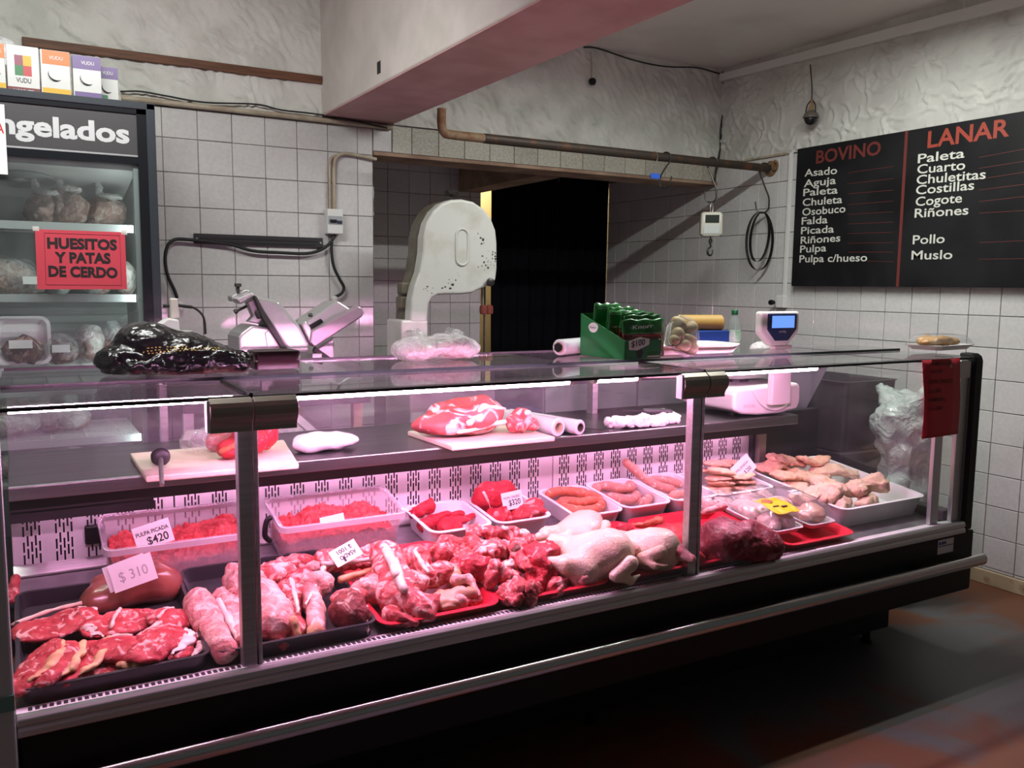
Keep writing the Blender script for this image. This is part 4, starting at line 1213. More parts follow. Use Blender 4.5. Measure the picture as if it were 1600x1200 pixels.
def tagcard(name, body, c, w_, h_, rx, rz, parent, ry=0.0, m=None, ink=None, flip=False):
    """printed card with its text lines, held at an angle"""
    M = TRS(c, rz=rz, rx=rx, ry=ry)
    cd = obj(name, move(MB().box((-w_ / 2, -0.0006, 0), (w_ / 2, 0.0006, h_)), M), m or M_PAPER, parent)
    ux, uz = M[:3, 0], M[:3, 2]
    for s, fx, fz_, fw, fh, *bold in body:
        if flip:
            text(s, ink or M_INK, cd, np.array(c) + ux * ((0.5 - fx) * w_) + uz * ((1 - fz_) * h_) - M[:3, 1] * 0.0008, -ux, -uz, fw * w_, fh * h_, 0.02, th=0.0003)
            continue
        o_ = np.array(c) + ux * ((fx - 0.5) * w_) + uz * (fz_ * h_) - M[:3, 1] * 0.0008
        if parent is None or name != 'label':
            text(s, ink or M_INK, cd, o_, ux, uz, fw * w_, fh * h_, bold[0] if bold else 0.02, th=0.0003)
        else:
            text(s, ink or M_INK, parent, o_, ux, uz, fw * w_, fh * h_, 0.02, th=0.0003)
    return cd


def frozen_pack(px, py, y, w_, d_, h_, m, lab, seed, film=M_FILM, card=True, hh=0.03, upright=False):
    p = ay(px, py, y); zz = min(SHZ, key=lambda q: abs(q - p[2])) + 0.006
    t = thing('frozen_pack', lab, 'frozen meat', (p[0], y, zz), 'packs of frozen meat on the lower freezer shelves')
    c = np.array((p[0], y, zz))
    if upright:
        obj('tray', move(tray_mb(w_, d_, 0.02), TRS(c + [0, 0.05, d_ / 2 + 0.008], rx=math.radians(78))), M_TRAYW, t, smooth='auto')
        obj('cut', rough_up(nets(lambda P: s_ell(P, c + [0, 0.01, d_ * 0.36], (w_ * 0.42, 0.026, d_ * 0.32)), c - [w_, .08, 0.01], c + [w_, .1, d_], 0.008), 0.008, 40, seed), m, t, smooth=True)
        if card:
            obj('label', MB().box(c + [-0.045, -0.032, d_ * 0.42], c + [0.03, -0.030, d_ * 0.42 + 0.030]), M_PAPER, t)
    else:
        obj('cut', lump(c, (w_ / 2, d_ / 2, h_ / 2), seed, 0.009, 30), m, t, smooth=True)
        obj('film', lump(c, (w_ / 2 + 0.008, d_ / 2 + 0.006, h_ / 2 + 0.010), seed + 1, 0.010, 16), film, t, smooth=True)
        if card:
            obj('label', MB().box(c + [-0.03, -d_ / 2 - 0.016, h_ * 0.5], c + [0.03, -d_ / 2 - 0.014, h_ * 0.5 + 0.028]), M_PAPER, t)


frozen_pack(2, 440, 3.72, 0.22, 0.20, 0.13, M_FROZ, 'grey brown frozen meat at the far left of the second freezer shelf', 81, card=False)
frozen_pack(50, 450, 3.74, 0.12, 0.2, 0.07, M_FROZ, 'flat frozen pack left of the red notice on the second freezer shelf', 83)
frozen_pack(90, 450, 3.74, 0.10, 0.2, 0.09, M_FROZ, 'frozen pack behind the left half of the red notice', 84, M_GREYB)
frozen_pack(150, 450, 3.74, 0.10, 0.2, 0.10, M_FROZ, 'frozen pack behind the right half of the red notice', 85, M_GREYB)
frozen_pack(196, 450, 3.74, 0.06, 0.16, 0.13, M_FROZ, 'tall bagged pack sticking out right of the red notice', 86, M_FILMW, False)
frozen_pack(38, 575, 3.64, 0.17, 0.165, 0.10, M_FROZD, 'upright foam tray of dark offal with a white label on the third freezer shelf', 87, upright=True)
frozen_pack(95, 570, 3.72, 0.13, 0.16, 0.10, M_FROZD, 'dark bagged offal with a pale label beside the upright foam tray', 88)
frozen_pack(142, 570, 3.74, 0.10, 0.16, 0.14, M_FROZ, 'bag of pinkish frozen bones left of the black bag, third shelf', 89, M_FILMW, False)
frozen_pack(182, 570, 3.74, 0.09, 0.14, 0.15, M_FROZ, 'grey wrapped frozen meat at the right end of the third shelf', 90, M_GREYB, False)
frozen_pack(15, 680, 3.75, 0.22, 0.22, 0.10, M_FROZ, 'pale bagged meat at the left of the bottom freezer shelf', 91, M_FILMW, False)
frozen_pack(95, 680, 3.78, 0.22, 0.20, 0.09, M_FROZ, 'pale bagged meat in the middle of the bottom freezer shelf', 92, M_FILMW, False)
for px, m_, lab, s_ in ((30, M_FROZ, 'pale bag lying under the bottom freezer shelf at the left', 93), (80, M_FROZ, 'clear bag lying on the freezer floor beside the yellow pack', 96), (112, mat('mustard_pack', (0.28, 0.22, 0.03), 0.3), 'mustard yellow pack lying on the freezer floor', 94), (170, M_FROZD, 'dark pack with silvery film lying on the freezer floor at the right', 95)):
    p = ay(px, 735, 3.70)
    t = thing('frozen_pack', lab, 'frozen meat', (p[0], 3.72, SHZ[3] - 0.15), 'packs on the freezer floor')
    c = (p[0], 3.72, SHZ[3] - 0.15)
    obj('cut', lump(c, (0.065, 0.08, 0.042), s_, 0.008, 30), m_, t, smooth=True)
    obj('film', lump(c, (0.072, 0.086, 0.048), s_ + 20, 0.009, 18), M_FILM, t, smooth=True)
obj('floor_plate', MB().box((FX0 + 0.06, 3.56, SHZ[3] - 0.165), (FX1 - 0.07, 4.06, SHZ[3] - 0.152)), M_FRIN, fz)

# red notice taped to the freezer door, white notice at the picture's edge
yn = YFZ - 0.002
a, b = ay(55, 358, yn), ay(198, 452, yn)
no = thing('red_notice', 'red paper notice with black capitals taped to the freezer door', 'notice', ((a[0] + b[0]) / 2, yn, b[2]))
sk = (b[2] - ay(58, 452, yn)[2]) / (b[0] - a[0])
q4 = [ay(58.5, 452, yn), ay(198.5, 452, yn), ay(195, 363, yn), ay(54.5, 358, yn)]
obj('sheet', MB().prism(q4, (0, -0.0015, 0)), mat('red_paper', (0.62, 0.055, 0.085), 0.6), no)
for s, l, r_ in (('HUESITOS', (74, 387), (183, 390)), ('Y PATAS', (86, 409.5), (173, 411)), ('DE CERDO', (76, 431), (184, 433.5))):
    p, q = ay(*l, yn - 0.002), ay(*r_, yn - 0.002)
    text(s, M_INK, no, p, q - p, Z3, np.linalg.norm(q - p), 0.0345, 0.042, th=0.001)
f4 = [ay(72, 445, yn - .002), ay(190, 446, yn - .002), ay(187, 368, yn - .002), ay(69, 364, yn - .002)]
obj('border_line', MB().tube([p for p in f4], 0.0007, 4, closed=True), M_INK, no)
for pxy in ((56, 358), (194, 364)):
    p = ay(*pxy, yn - 0.002)
    obj('tape', MB().box(p - [0.010, 0.0, 0.006], p + [0.010, 0.001, 0.010]), film_mat('clear_tape', (0.8, 0.78, 0.72), 0.6, 0.3, 0), no)
a, b = ay(-30, 160, yn), ay(13, 273, yn)
wn = thing('white_notice', 'white card with red print at the left edge of the freezer sign', 'notice', (a[0], yn, b[2]))
obj('sheet', MB().box((a[0], yn - 0.002, b[2]), (b[0] - 0.001, yn, a[2])), M_PAPER, wn)
p = ay(-3, 206, yn)
text('A', mat('red_print', (0.55, 0.02, 0.03), 0.6), wn, (p[0] - 0.004, yn - 0.0022, p[2] - 0.003), X3, Z3, 0.022, 0.03, 0.03)

# cartons on the freezer
M_CART = mat('white_carton', (0.62, 0.61, 0.60), 0.3)
INKS = {k: mat(k + '_print', c, 0.4) for k, c in (('orange', (0.55, 0.16, 0.03)), ('purple', (0.14, 0.085, 0.24)), ('maroon', (0.16, 0.015, 0.02)), ('plum', (0.24, 0.05, 0.09)), ('gold', (0.62, 0.36, 0.02)), ('green', (0.03, 0.17, 0.06)), ('crimson', (0.45, 0.04, 0.05)), ('grey', (0.06, 0.05, 0.055)))}
zc = 1.997


def carton(x0, x1, y, h, lab, kind):
    t = thing('drink_carton', lab, 'carton', ((x0 + x1) / 2, y, zc), 'drink cartons on top of the freezer')
    w_ = x1 - x0; d_ = 0.065
    P = [(y, zc), (y, zc + h - 0.002), (y + d_ / 2, zc + h), (y + d_, zc + h - 0.002), (y + d_, zc)]
    obj('carton_body', MB().prism([(x0, a, b) for a, b in P], (w_, 0, 0)), M_CART, t, bev=0.002)
    f = lambda u0, u1, v0, v1: MB().box((x0 + u0 * w_, y - 0.0006, zc + v0 * h), (x0 + u1 * w_, y, zc + v1 * h))
    if kind == 'squares':
        for u, v, c_ in ((0.24, 0.60, 'plum'), (0.50, 0.60, 'gold'), (0.24, 0.40, 'green'), (0.50, 0.40, 'crimson')):
            obj('printed_square', f(u, u + 0.26, v, v + 0.20), INKS[c_], t)
        obj('printed_band', f(0, 1, 0.0, 0.17), INKS['maroon'], t)
        text('VUDU', INKS['grey'], t, (x0 + 0.27 * w_, y - 0.0008, zc + 0.265 * h), X3, Z3, 0.46 * w_, 0.016, 0.01)
        text('MOSCATEL', M_CART, t, (x0 + 0.18 * w_, y - 0.0012, zc + 0.06 * h), X3, Z3, 0.66 * w_, 0.012, 0.012)
    else:
        obj('printed_band', f(0.06 if kind == 'orange' else 0.0, 1.0, 0.70, 0.98), INKS[kind], t)
        obj('printed_band', f(0.04, 1.0, 0.0, 0.22), INKS[kind if kind != 'orange' else 'gold'], t)
        A = []
        for i in range(13):
            tt_ = -0.35 + i / 12 * 2.5
            A.append((x0 + w_ * (0.52 - 0.27 * math.cos(tt_)), y - 0.0006, zc + h * (0.52 - 0.14 * math.sin(tt_))))
        obj('printed_crescent', MB().tube(A, [0.0015 + 0.010 * math.sin(math.pi * i / 12) for i in range(13)], 6, flat=0.15), INKS['grey'], t)
        text('VUDU', M_CART, t, (x0 + 0.30 * w_, y - 0.0012, zc + 0.80 * h), X3, Z3, 0.46 * w_, 0.012, 0.01)
        if kind == 'purple' and h < 0.16:
            obj('printed_leaf', f(0.2, 0.5, 0.2, 0.32), INKS['green'], t)


yk = 3.56
for xl, xr_, yy, h, lab, kd in ((-12, 10, yk, 0.172, 'white drink carton cut off by the left edge of the photo', 'orange'), (12.5, 63, yk, 0.172, 'white drink carton with four coloured squares and maroon foot', 'squares'),
                               (65, 111, yk, 0.170, 'white and orange drink carton with a dark crescent', 'orange'), (115, 159, yk, 0.165, 'white and purple drink carton, larger of the two purple ones', 'purple'), (151, 185, yk + 0.085, 0.155, 'purple topped drink carton standing behind the row, rightmost', 'purple')):
    carton(ay(xl, 140, yy)[0], ay(xr_, 140, yy)[0], yy, h, lab, kd)
tag(obj('crumpled_bag', lump((0.02, 3.78, zc), (0.09, 0.07, 0.12), 5, 0.02, 14), film_mat('white_bag_film', (0.8, 0.8, 0.8), 0.8, 0.3), smooth=True), 'crumpled white bag lying behind the cartons on the freezer', 'bag')

# ================================================================== goods on the chilled deck
SL = math.atan(DECK_S)
M_LEAN = meat_mat('red_lean_meat', (0.38, 0.020, 0.035), (0.54, 0.050, 0.065), (0.80, 0.38, 0.36), 0.62, 0.05, 24)
M_BEEF = meat_mat('deep_red_beef', (0.36, 0.012, 0.028), (0.54, 0.030, 0.045), (0.74, 0.28, 0.28), 0.68, 0.04, 22)
M_PORK = meat_mat('pale_pork', (0.60, 0.19, 0.19), (0.72, 0.36, 0.33), (0.86, 0.60, 0.54), 0.57, 0.10, 18, dist=2.0)
M_RIB = meat_mat('rib_meat', (0.42, 0.045, 0.055), (0.60, 0.13, 0.13), (0.84, 0.50, 0.46), 0.555, 0.07, 20, dist=2.4)
M_BONY = meat_mat('bony_meat', (0.32, 0.030, 0.040), (0.54, 0.095, 0.095), (0.76, 0.38, 0.35), 0.575, 0.06, 24, dist=2.4)
M_STEAK = meat_mat('steak_face', (0.42, 0.030, 0.045), (0.58, 0.085, 0.095), (0.84, 0.48, 0.45), 0.60, 0.05, 26, dist=2.2, bump=0.4)
M_FAT = mat('cream_fat', (0.80, 0.56, 0.28), 0.45, col2=(0.72, 0.34, 0.20), scale=30, bump=0.2, bscale=60)
M_FATW = mat('white_fat', (0.86, 0.74, 0.68), 0.4, col2=(0.80, 0.58, 0.52), scale=28, bump=0.2, bscale=60)
M_RIND = mat('tan_rind', (0.58, 0.30, 0.16), 0.35, col2=(0.46, 0.20, 0.10), scale=20)
M_LIVER = mat('liver', (0.22, 0.050, 0.043), 0.28, col2=(0.30, 0.075, 0.06), scale=14, coat=0.4)
M_DARKR = meat_mat('dark_roast', (0.16, 0.026, 0.035), (0.30, 0.06, 0.075), (0.52, 0.30, 0.34), 0.64, 0.10, 11, dist=2.0)
M_OLIVE = mat('olive_skin', (0.42, 0.27, 0.12), 0.35, col2=(0.60, 0.34, 0.24), scale=18, mix=(0.45, 0.6))
M_CHICK = mat('chicken_skin', (0.80, 0.63, 0.50), 0.38, col2=(0.74, 0.56, 0.40), scale=12, bump=0.35, bscale=140, coat=0.25)
M_SAUS = meat_mat('sausage', (0.55, 0.22, 0.17), (0.62, 0.29, 0.23), (0.80, 0.56, 0.48), 0.62, 0.05, 70, dist=0.4, rough=0.3, bump=0.1)
M_SAUSR = meat_mat('red_sausage', (0.55, 0.13, 0.075), (0.62, 0.19, 0.11), (0.76, 0.42, 0.32), 0.64, 0.05, 60, dist=0.4, rough=0.3, bump=0.1)
M_CRUMB = mat('breaded_crumb', (0.82, 0.52, 0.37), 0.85, col2=(0.76, 0.42, 0.27), scale=60, bump=0.5, bscale=220)
M_CUTLET = mat('breaded_pale', (0.82, 0.58, 0.45), 0.8, col2=(0.72, 0.46, 0.32), scale=26, bump=0.5, bscale=180)
M_TRBLK = mat('black_tray', (0.030, 0.030, 0.034), 0.3)
M_TRRED = mat('red_tray', (0.70, 0.022, 0.05), 0.3)
M_TRWHT = mat('white_tray', (0.80, 0.79, 0.80), 0.35)
M_BONE = mat('bone', (0.86, 0.72, 0.62), 0.5, col2=(0.74, 0.46, 0.40), scale=30)
M_MINCE = mat('mince', (0.52, 0.022, 0.034), 0.45, col2=(0.68, 0.09, 0.09), scale=70, bump=0.9, bscale=120)


def org(parts, k=0.012, res=0.008, amp=0.004, freq=30, seed=0, warp=0.0, M=None, cut=None, o=3, crease=0.0):
    """blend of ellipsoids ('e', c, r) and capsules ('c', a, b, ra, rb); cut: floor height"""
    lo = np.min([np.minimum(np.array(p[1]) - (max(p[2]) if p[0] == 'e' else p[3]), np.array(p[1] if p[0] == 'e' else p[2]) - (max(p[2]) if p[0] == 'e' else (p[4] if len(p) > 4 else p[3]))) for p in parts], 0) - k - warp - 0.01
    hi = np.max([np.maximum(np.array(p[1]) + (max(p[2]) if p[0] == 'e' else p[3]), np.array(p[1] if p[0] == 'e' else p[2]) + (max(p[2]) if p[0] == 'e' else (p[4] if len(p) > 4 else p[3]))) for p in parts], 0) + k + warp + 0.01

    def fn(P):
        Q = P
        if warp:
            Q = P + warp * np.stack([vnoise(P * 14, seed + 1), vnoise(P * 14, seed + 2), vnoise(P * 14, seed + 3)], -1)
        ds = [s_ell(Q, p[1], p[2], p[3] if len(p) > 3 else None) if p[0] == 'e' else s_cap(Q, *p[1:]) for p in parts]
        d = smin(ds, k)
        return d if cut is None else np.maximum(d, cut - P[..., 2])
    mb = nets(fn, lo, hi, res)
    if amp:
        rough_up(mb, amp, freq, seed, o, crease)
    return move(mb, M) if M is not None else mb


def deck_tray(name, x0, x1, y0, y1, h, m, lab, cat='tray', group=None, lift=0.0, **kw):
    cx, cyy = (x0 + x1) / 2, (y0 + y1) / 2
    o = obj(name, move(tray_mb(x1 - x0, y1 - y0, h, **kw), TRS((cx, cyy, deck_z(cyy) + 0.001 + lift), rx=SL)), m, smooth='auto')
    return tag(o, lab, cat, group)


TG = 'trays on the deck of the display counter'
deck_tray('meat_tray', -0.028, 0.334, 1.889, 2.335, 0.040, M_TRBLK, 'black tray of bone-in steaks and liver at the left end of the counter', group=TG, rim=0.004, flare=0.006)
deck_tray('meat_tray', 0.345, 0.718, 1.889, 2.335, 0.040, M_TRBLK, 'black tray of pork and rib pieces behind the first steel post', group=TG, rim=0.004, flare=0.006)
for k, (a, b, s) in enumerate(((0.735, 1.050, 'red tray under the curled rib rack and trotters, nearest the black trays'), (1.066, 1.400, 'red tray under the heap of bony red meat'), (1.416, 1.705, 'red tray under the whole chickens'),
                               (1.725, 2.085, 'red tray under the large dark roast'), (2.105, 2.415, 'red tray under the two wrapped packs'))):
    deck_tray('meat_tray', a, b, 1.884, 2.235 if k else 2.30, 0.030, M_TRRED, s, group=TG, flare=0.02, rim=0.009, r=0.03)
WT = {}
for k, (a, b, y0, y1, h, s) in enumerate(((1.045, 1.245, 2.285, 2.505, 0.062, 'white tray of small red beef cuts right of the second mince tub'), (1.268, 1.462, 2.285, 2.505, 0.062, 'white tray of red beef with the $320 card'),
                                          (1.540, 1.725, 2.255, 2.505, 0.060, 'white tray of a coiled red sausage'), (1.738, 1.930, 2.255, 2.505, 0.064, 'white tray of pale sausages left of the second steel post'),
                                          (1.945, 2.140, 2.250, 2.505, 0.066, 'white tray of sausages with one end sticking up, at the second steel post'), (2.155, 2.440, 2.27, 2.505, 0.055, 'white tray of stacked breaded patties'),
                                          (2.452, 2.895, 1.965, 2.460, 0.075, 'large white bin of breaded cutlets and chicken breasts at the right end'))):
    WT[k] = deck_tray('meat_tray', a, b, y0, y1, h, M_TRWHT, s, group=TG, r=0.03)

# ---- mince tubs
M_TUB = film_mat('frosted_tub', (0.80, 0.74, 0.80), 0.28, 0.25, 0, var=0.0)


def tub(x0, x1, yf, zb, h, d, tilt, hf, seed, lab, mlab):
    """open tub propped towards the customer; local x across, y deep, z up"""
    w_ = x1 - x0
    M = TRS(((x0 + x1) / 2, yf + d / 2 * math.cos(tilt), zb + d / 2 * math.sin(tilt)), rx=tilt)
    t = thing('mince_tub', lab, 'tub', M[:3, 3], 'clear plastic mince tubs')
    obj('tub_wall', move(tray_mb(w_, d, h, th=0.003, flare=0.010, rim=0.005, r=0.018), M), M_TUB, t, smooth='auto')
    rr_ = [rring(w_ + a, d + a, 0.02, z, 4) for a, z in ((0.010, h - 0.016), (0.016, h - 0.016), (0.016, h + 0.001), (0.010, h + 0.001))]
    obj('tub_rim', move(MB().loft(rr_ + rr_[:1], caps=False), M), film_mat('frosted_rim', (0.82, 0.76, 0.82), 0.55, 0.25, 0, var=0.0), t, smooth='auto')
    # the mince: one mass with a lumpy top
    e = 0.016
    nx, ny = int((w_ - 2 * e) / 0.004), int((d - 2 * e) / 0.004)
    U, W = np.meshgrid(np.linspace(0, 1, nx), np.linspace(0, 1, ny), indexing='ij')
    X, Y = -w_ / 2 + e + U * (w_ - 2 * e), -d / 2 + e + W * (d - 2 * e)
    P = np.stack([X, Y, 0 * X], -1)
    Q = P * 40 + 0.8 * np.stack([vnoise(P * 30, seed + 7), vnoise(P * 30, seed + 8), 0 * X], -1)
    H = 0.006 + hf(U, W) + 0.016 * np.abs(vnoise(Q, seed)) + 0.010 * np.abs(vnoise(Q * 2.1, seed + 3)) + 0.003 * vnoise(P * 150, seed + 4)
    mb = MB().sheet(np.stack([X, Y, H], -1))
    for sl_ in ((slice(None), 0), (slice(None), -1), (0, slice(None)), (-1, slice(None))):
        xs, ys, hs = X[sl_], Y[sl_], H[sl_]
        nz = 14
        G = []
        for q in np.linspace(0, 1, nz):
            G.append(np.stack([xs, ys, 0.005 + (hs - 0.005) * q], -1))
        G = np.array(G)
        G = G + 0.0035 * np.stack([vnoise(G * 60, seed + 11), vnoise(G * 60, seed + 12), 0 * G[..., 0]], -1)
        mb.sheet(G)
    tag(obj('minced_meat', move(mb, M), M_MINCE, smooth=True, fix=False), mlab, 'minced meat', kind='stuff')


tub(0.172, 0.530, 2.345, 0.570, 0.122, 0.185, math.radians(13), lambda u, v: 0.036 + 0.045 * u * v + 0.030 * np.exp(-((u - .87) / .12) ** 2 - ((v - .5) / .35) ** 2) + 0.02 * np.exp(-((u - .1) / .12) ** 2) - 0.022 * np.exp(-((u - .36) / .12) ** 2),
    31, 'clear tub of minced beef holding the PULPA PICADA card, left of the first post', 'bright red minced beef in the tub left of the first steel post')
tub(0.612, 0.972, 2.345, 0.574, 0.116, 0.185, math.radians(12), lambda u, v: 0.038 + 0.012 * np.sin(3.1 * u) + 0.038 * np.exp(-((u - .42) / .16) ** 2 - ((v - .75) / .4) ** 2) + 0.034 * np.exp(-((u - .8) / .14) ** 2 - ((v - .75) / .4) ** 2),
    41, 'clear plastic tub of minced beef right of the first steel post', 'bright red minced beef in the tub right of the first steel post')
obj('tub_handle', MB().tube(spline([(0.602, 2.40, 0.70), (0.588, 2.40, 0.69), (0.582, 2.40, 0.65), (0.598, 2.40, 0.63)], 4), 0.008, 8), M_BLACK, bpy.data.objects['mince_tub.001'], smooth=True)

# ---- steaks
SG = 'bone-in steaks in the left black tray'


def steak(px, py, h, L, W, T, rz, rx, ry, seed, lab, fat=(200, 340), fr=0.010, fm=None, bone=None, shape=0):
    c = dk(px, py, h)
    M = TRS(c, rz=math.radians(rz), rx=math.radians(rx), ry=math.radians(ry))
    t = thing('bone_in_steak', lab, 'steak', c, SG)
    pts = [('e', (0, 0, 0), (L * 0.48, W * 0.46, T)), ('e', (L * 0.20, W * 0.10, 0), (L * 0.28, W * 0.36, T * 1.05)), ('e', (-L * 0.26, -W * 0.08 * (1 if shape else -1), 0), (L * 0.24, W * 0.32, T * 0.95))]
    mb = org(pts, 0.012, 0.006, 0.003, 50, seed, 0.012, M=M, crease=0.003)
    obj('meat', mb, M_STEAK, t, smooth=True)
    A = []
    n = 14
    for i in range(n):
        a = math.radians(fat[0] + (fat[1] - fat[0]) * i / (n - 1))
        w_ = 1 + 0.05 * math.sin(i * 1.9 + seed)
        A.append((L * 0.50 * w_ * math.cos(a), W * 0.48 * w_ * math.sin(a), 0.002 * math.sin(i * 1.3)))
    rr = [fr * (0.10 + 1.0 * math.sin(math.pi * (i + 0.25) / (n - 0.5)) ** 0.7) * (1 + 0.22 * math.sin(i * 0.8 + seed)) for i in range(n)]
    tb = rough_up(MB().tube(spline(A, 3), np.interp(np.linspace(0, n - 1, (n - 1) * 3 + 1), range(n), rr), 12, flat=0.5), 0.0034, 48, seed, crease=0.0030)
    tb.v = [tb.v[0] * [1, 1, 1.05]]
    obj('fat_rim', move(tb, M), fm or M_FAT, t, smooth=True)
    if bone is not None:
        (bx, by), (ex, ey) = bone
        mbb = MB().tube(spline([(bx * L, by * W, T * 0.55), ((bx + ex) * L / 2, (by + ey) * W / 2 + 0.004, T * 0.8), (ex * L, ey * W, T * 0.55)], 5), [0.0035 + 0.002 * abs(math.sin(i)) for i in range(11)], 7)
        obj('bone', move(rough_up(mbb, 0.0012, 90, seed), M), M_BONE, t, smooth=True)


steak(84, 978, 0.034, 0.170, 0.115, 0.014, 8, 8, -6, 1, 'pale marbled rib steak at the back left of the left black tray', (-40, 60), 0.010, M_FATW, ((-0.45, 0.40), (0.42, 0.46)))
steak(196, 972, 0.036, 0.165, 0.115, 0.014, 25, 10, 4, 2, 'T-bone steak in the middle of the left black tray with white bone lines', (120, 215), 0.010, M_FATW, ((-0.30, -0.20), (0.10, 0.45)))
steak(268, 965, 0.036, 0.120, 0.100, 0.014, 40, 10, 10, 3, 'small steak at the back right of the left black tray below the liver', (10, 120), 0.009, M_FATW, ((-0.40, 0.0), (0.30, 0.30)))
steak(55, 1038, 0.050, 0.150, 0.080, 0.013, 58, -12, -12, 4, 'leaning steak with yellow fat, leftmost of the front row', (215, 345), 0.0125)
steak(92, 1036, 0.046, 0.140, 0.075, 0.013, 60, -12, -12, 5, 'leaning steak with thick yellow fat, second of the front row', (210, 345), 0.0135)
steak(130, 1030, 0.042, 0.135, 0.080, 0.013, 60, -12, -12, 6, 'leaning steak with curled yellow fat, third of the front row', (210, 345), 0.0125)
steak(158, 1040, 0.026, 0.100, 0.070, 0.012, 20, 12, 0, 7, 'small steak with orange fat edge lying low beside the leaning row', (230, 310), 0.009, M_RIND)
steak(196, 1018, 0.044, 0.130, 0.095, 0.015, -25, 14, 6, 8, 'thick steak folded near the front middle of the left black tray', (270, 340), 0.010, M_FAT, ((-0.42, 0.2), (0.0, 0.46)))
steak(252, 1004, 0.048, 0.155, 0.100, 0.014, 50, 8, -4, 9, 'steak with a white strip of fat near the right of the left black tray', (245, 350), 0.012, M_FATW, ((-0.2, 0.42), (0.42, 0.40)))
steak(288, 1010, 0.028, 0.130, 0.065, 0.012, 68, 10, -6, 10, 'narrow steak with pale rim lying along the right wall of the left black tray', (230, 340), 0.008, M_FATW)
c = dk(18, 935, 0.01)
tag(obj('meat_scrap', org([('c', c, c + [0.01, 0.05, 0.035], 0.016, 0.010)], 0.01, 0.006, 0.003, 50, 77), M_BONY, smooth=True), 'small reddish scrap of meat at the left end of the deck', 'meat')
# ---- liver
c = dk(213, 950, 0.0)
lv = org([('e', c + [0.02, 0.03, 0.05], (0.085, 0.055, 0.045)), ('e', c + [-0.055, 0.0, 0.035], (0.065, 0.045, 0.032)), ('e', c + [0.06, 0.03, 0.045], (0.045, 0.05, 0.045)), ('c', c + [-0.06, 0.05, 0.055], c + [0.06, 0.07, 0.070], 0.022, 0.022)], 0.02, 0.007, 0.004, 16, 12, 0.012)
tag(obj('liver', lv, M_LIVER, smooth=True), 'smooth brown liver lying at the back of the steak tray', 'meat')

# ---- pork and rib pieces in the second black tray
PG = 'pork and rib pieces in the second black tray'


def piece(name, lab, parts, m, seed, group=None, k=0.012, res=0.0065, amp=0.005, freq=34, warp=0.010, cat='meat', parent=None, cut=None, crease=0.0045):
    g_ = group or (parent.get('group') if parent is not None else None)
    f_ = {PG: 1.20, RG: 1.14, BG: 1.06}.get(g_, 1.0) if name != 'fat_stripe' else 1.0
    parts = [(p[0], p[1], np.array(p[2]) * f_, *p[3:]) if p[0] == 'e' else (p[0], p[1], p[2], *[q * f_ for q in p[3:]]) for p in parts]
    o = obj(name, org(parts, k, res, amp, freq, seed, warp, cut=cut, crease=crease), m, parent, smooth=True)
    if parent is None:
        tag(o, lab, cat, group)
    return o


def thingpiece(name, lab, parts, m, seed, group, extras, **kw):
    c = np.mean([p[1] for p in parts], 0)
    t = thing(name, lab, 'meat', c, group)
    piece('lean', None, parts, m, seed, parent=t, **kw)
    for nm, ps, mm, *r_ in extras:
        piece(nm, None, ps, mm, seed + 1, parent=t, k=0.006, res=0.006, amp=r_[0] if r_ else 0.0025, freq=45, warp=0.005, crease=0.001)
    return t


D = lambda x, y, h: dk(x, y, h)
RG = 'pieces in the first red tray'
BG = 'bony pieces heaped on the second red tray'
piece('pork_loin', 'long pale pork loin lying along the left side of the second black tray', [('c', D(306, 940, .030), D(352, 1018, .030), 0.027, 0.025), ('c', D(316, 935, .038), D(345, 990, .040), 0.020, 0.015), ('c', D(300, 950, .034), D(335, 1005, .03), .016, .016)], M_PORK, 21, PG, amp=0.003, crease=.0015)
thingpiece('pork_belly', 'pale pork belly strip with rind beside the loin', [('c', D(350, 935, .032), D(388, 1005, .032), 0.026, 0.022)], M_PORK, 22, PG, [('fat_edge', [('c', D(340, 940, .050), D(372, 1000, .044), 0.008, 0.007)], M_FATW)])
thingpiece('pork_belly', 'large pork belly slab leaning across the first steel post', [('c', D(372, 905, .055), D(428, 975, .045), 0.034, 0.034), ('c', D(395, 905, .05), D(440, 965, .04), 0.030, 0.028)], M_PORK, 23, PG, [('red_edge', [('c', D(366, 925, .052), D(398, 985, .040), 0.014, 0.012)], M_RIB)])
thingpiece('pork_chunk', 'pork chunk with white fat stripe right of the first steel post', [('e', D(455, 935, .050), (0.034, 0.03, 0.034)), ('c', D(450, 925, .045), D(462, 985, .028), 0.026, 0.02)], M_RIB, 24, PG, [('fat_stripe', [('c', D(452, 908, .085), D(465, 958, .060), 0.008, 0.006)], M_FATW), ('rind', [('c', D(458, 970, .055), D(466, 995, .022), 0.010, 0.008)], M_FAT)])
thingpiece('pork_chunk', 'pork chunk with a white diagonal fat strip in the middle of the second black tray', [('e', D(492, 915, .060), (0.040, 0.03, 0.03)), ('c', D(485, 935, .05), D(495, 985, .03), 0.024, 0.018)], M_PORK, 25, PG, [('fat_stripe', [('c', D(505, 888, .085), D(478, 945, .064), 0.008, 0.005)], M_FATW), ('bone_end', [('e', D(494, 988, .03), (0.018, 0.014, 0.018))], M_FAT)])
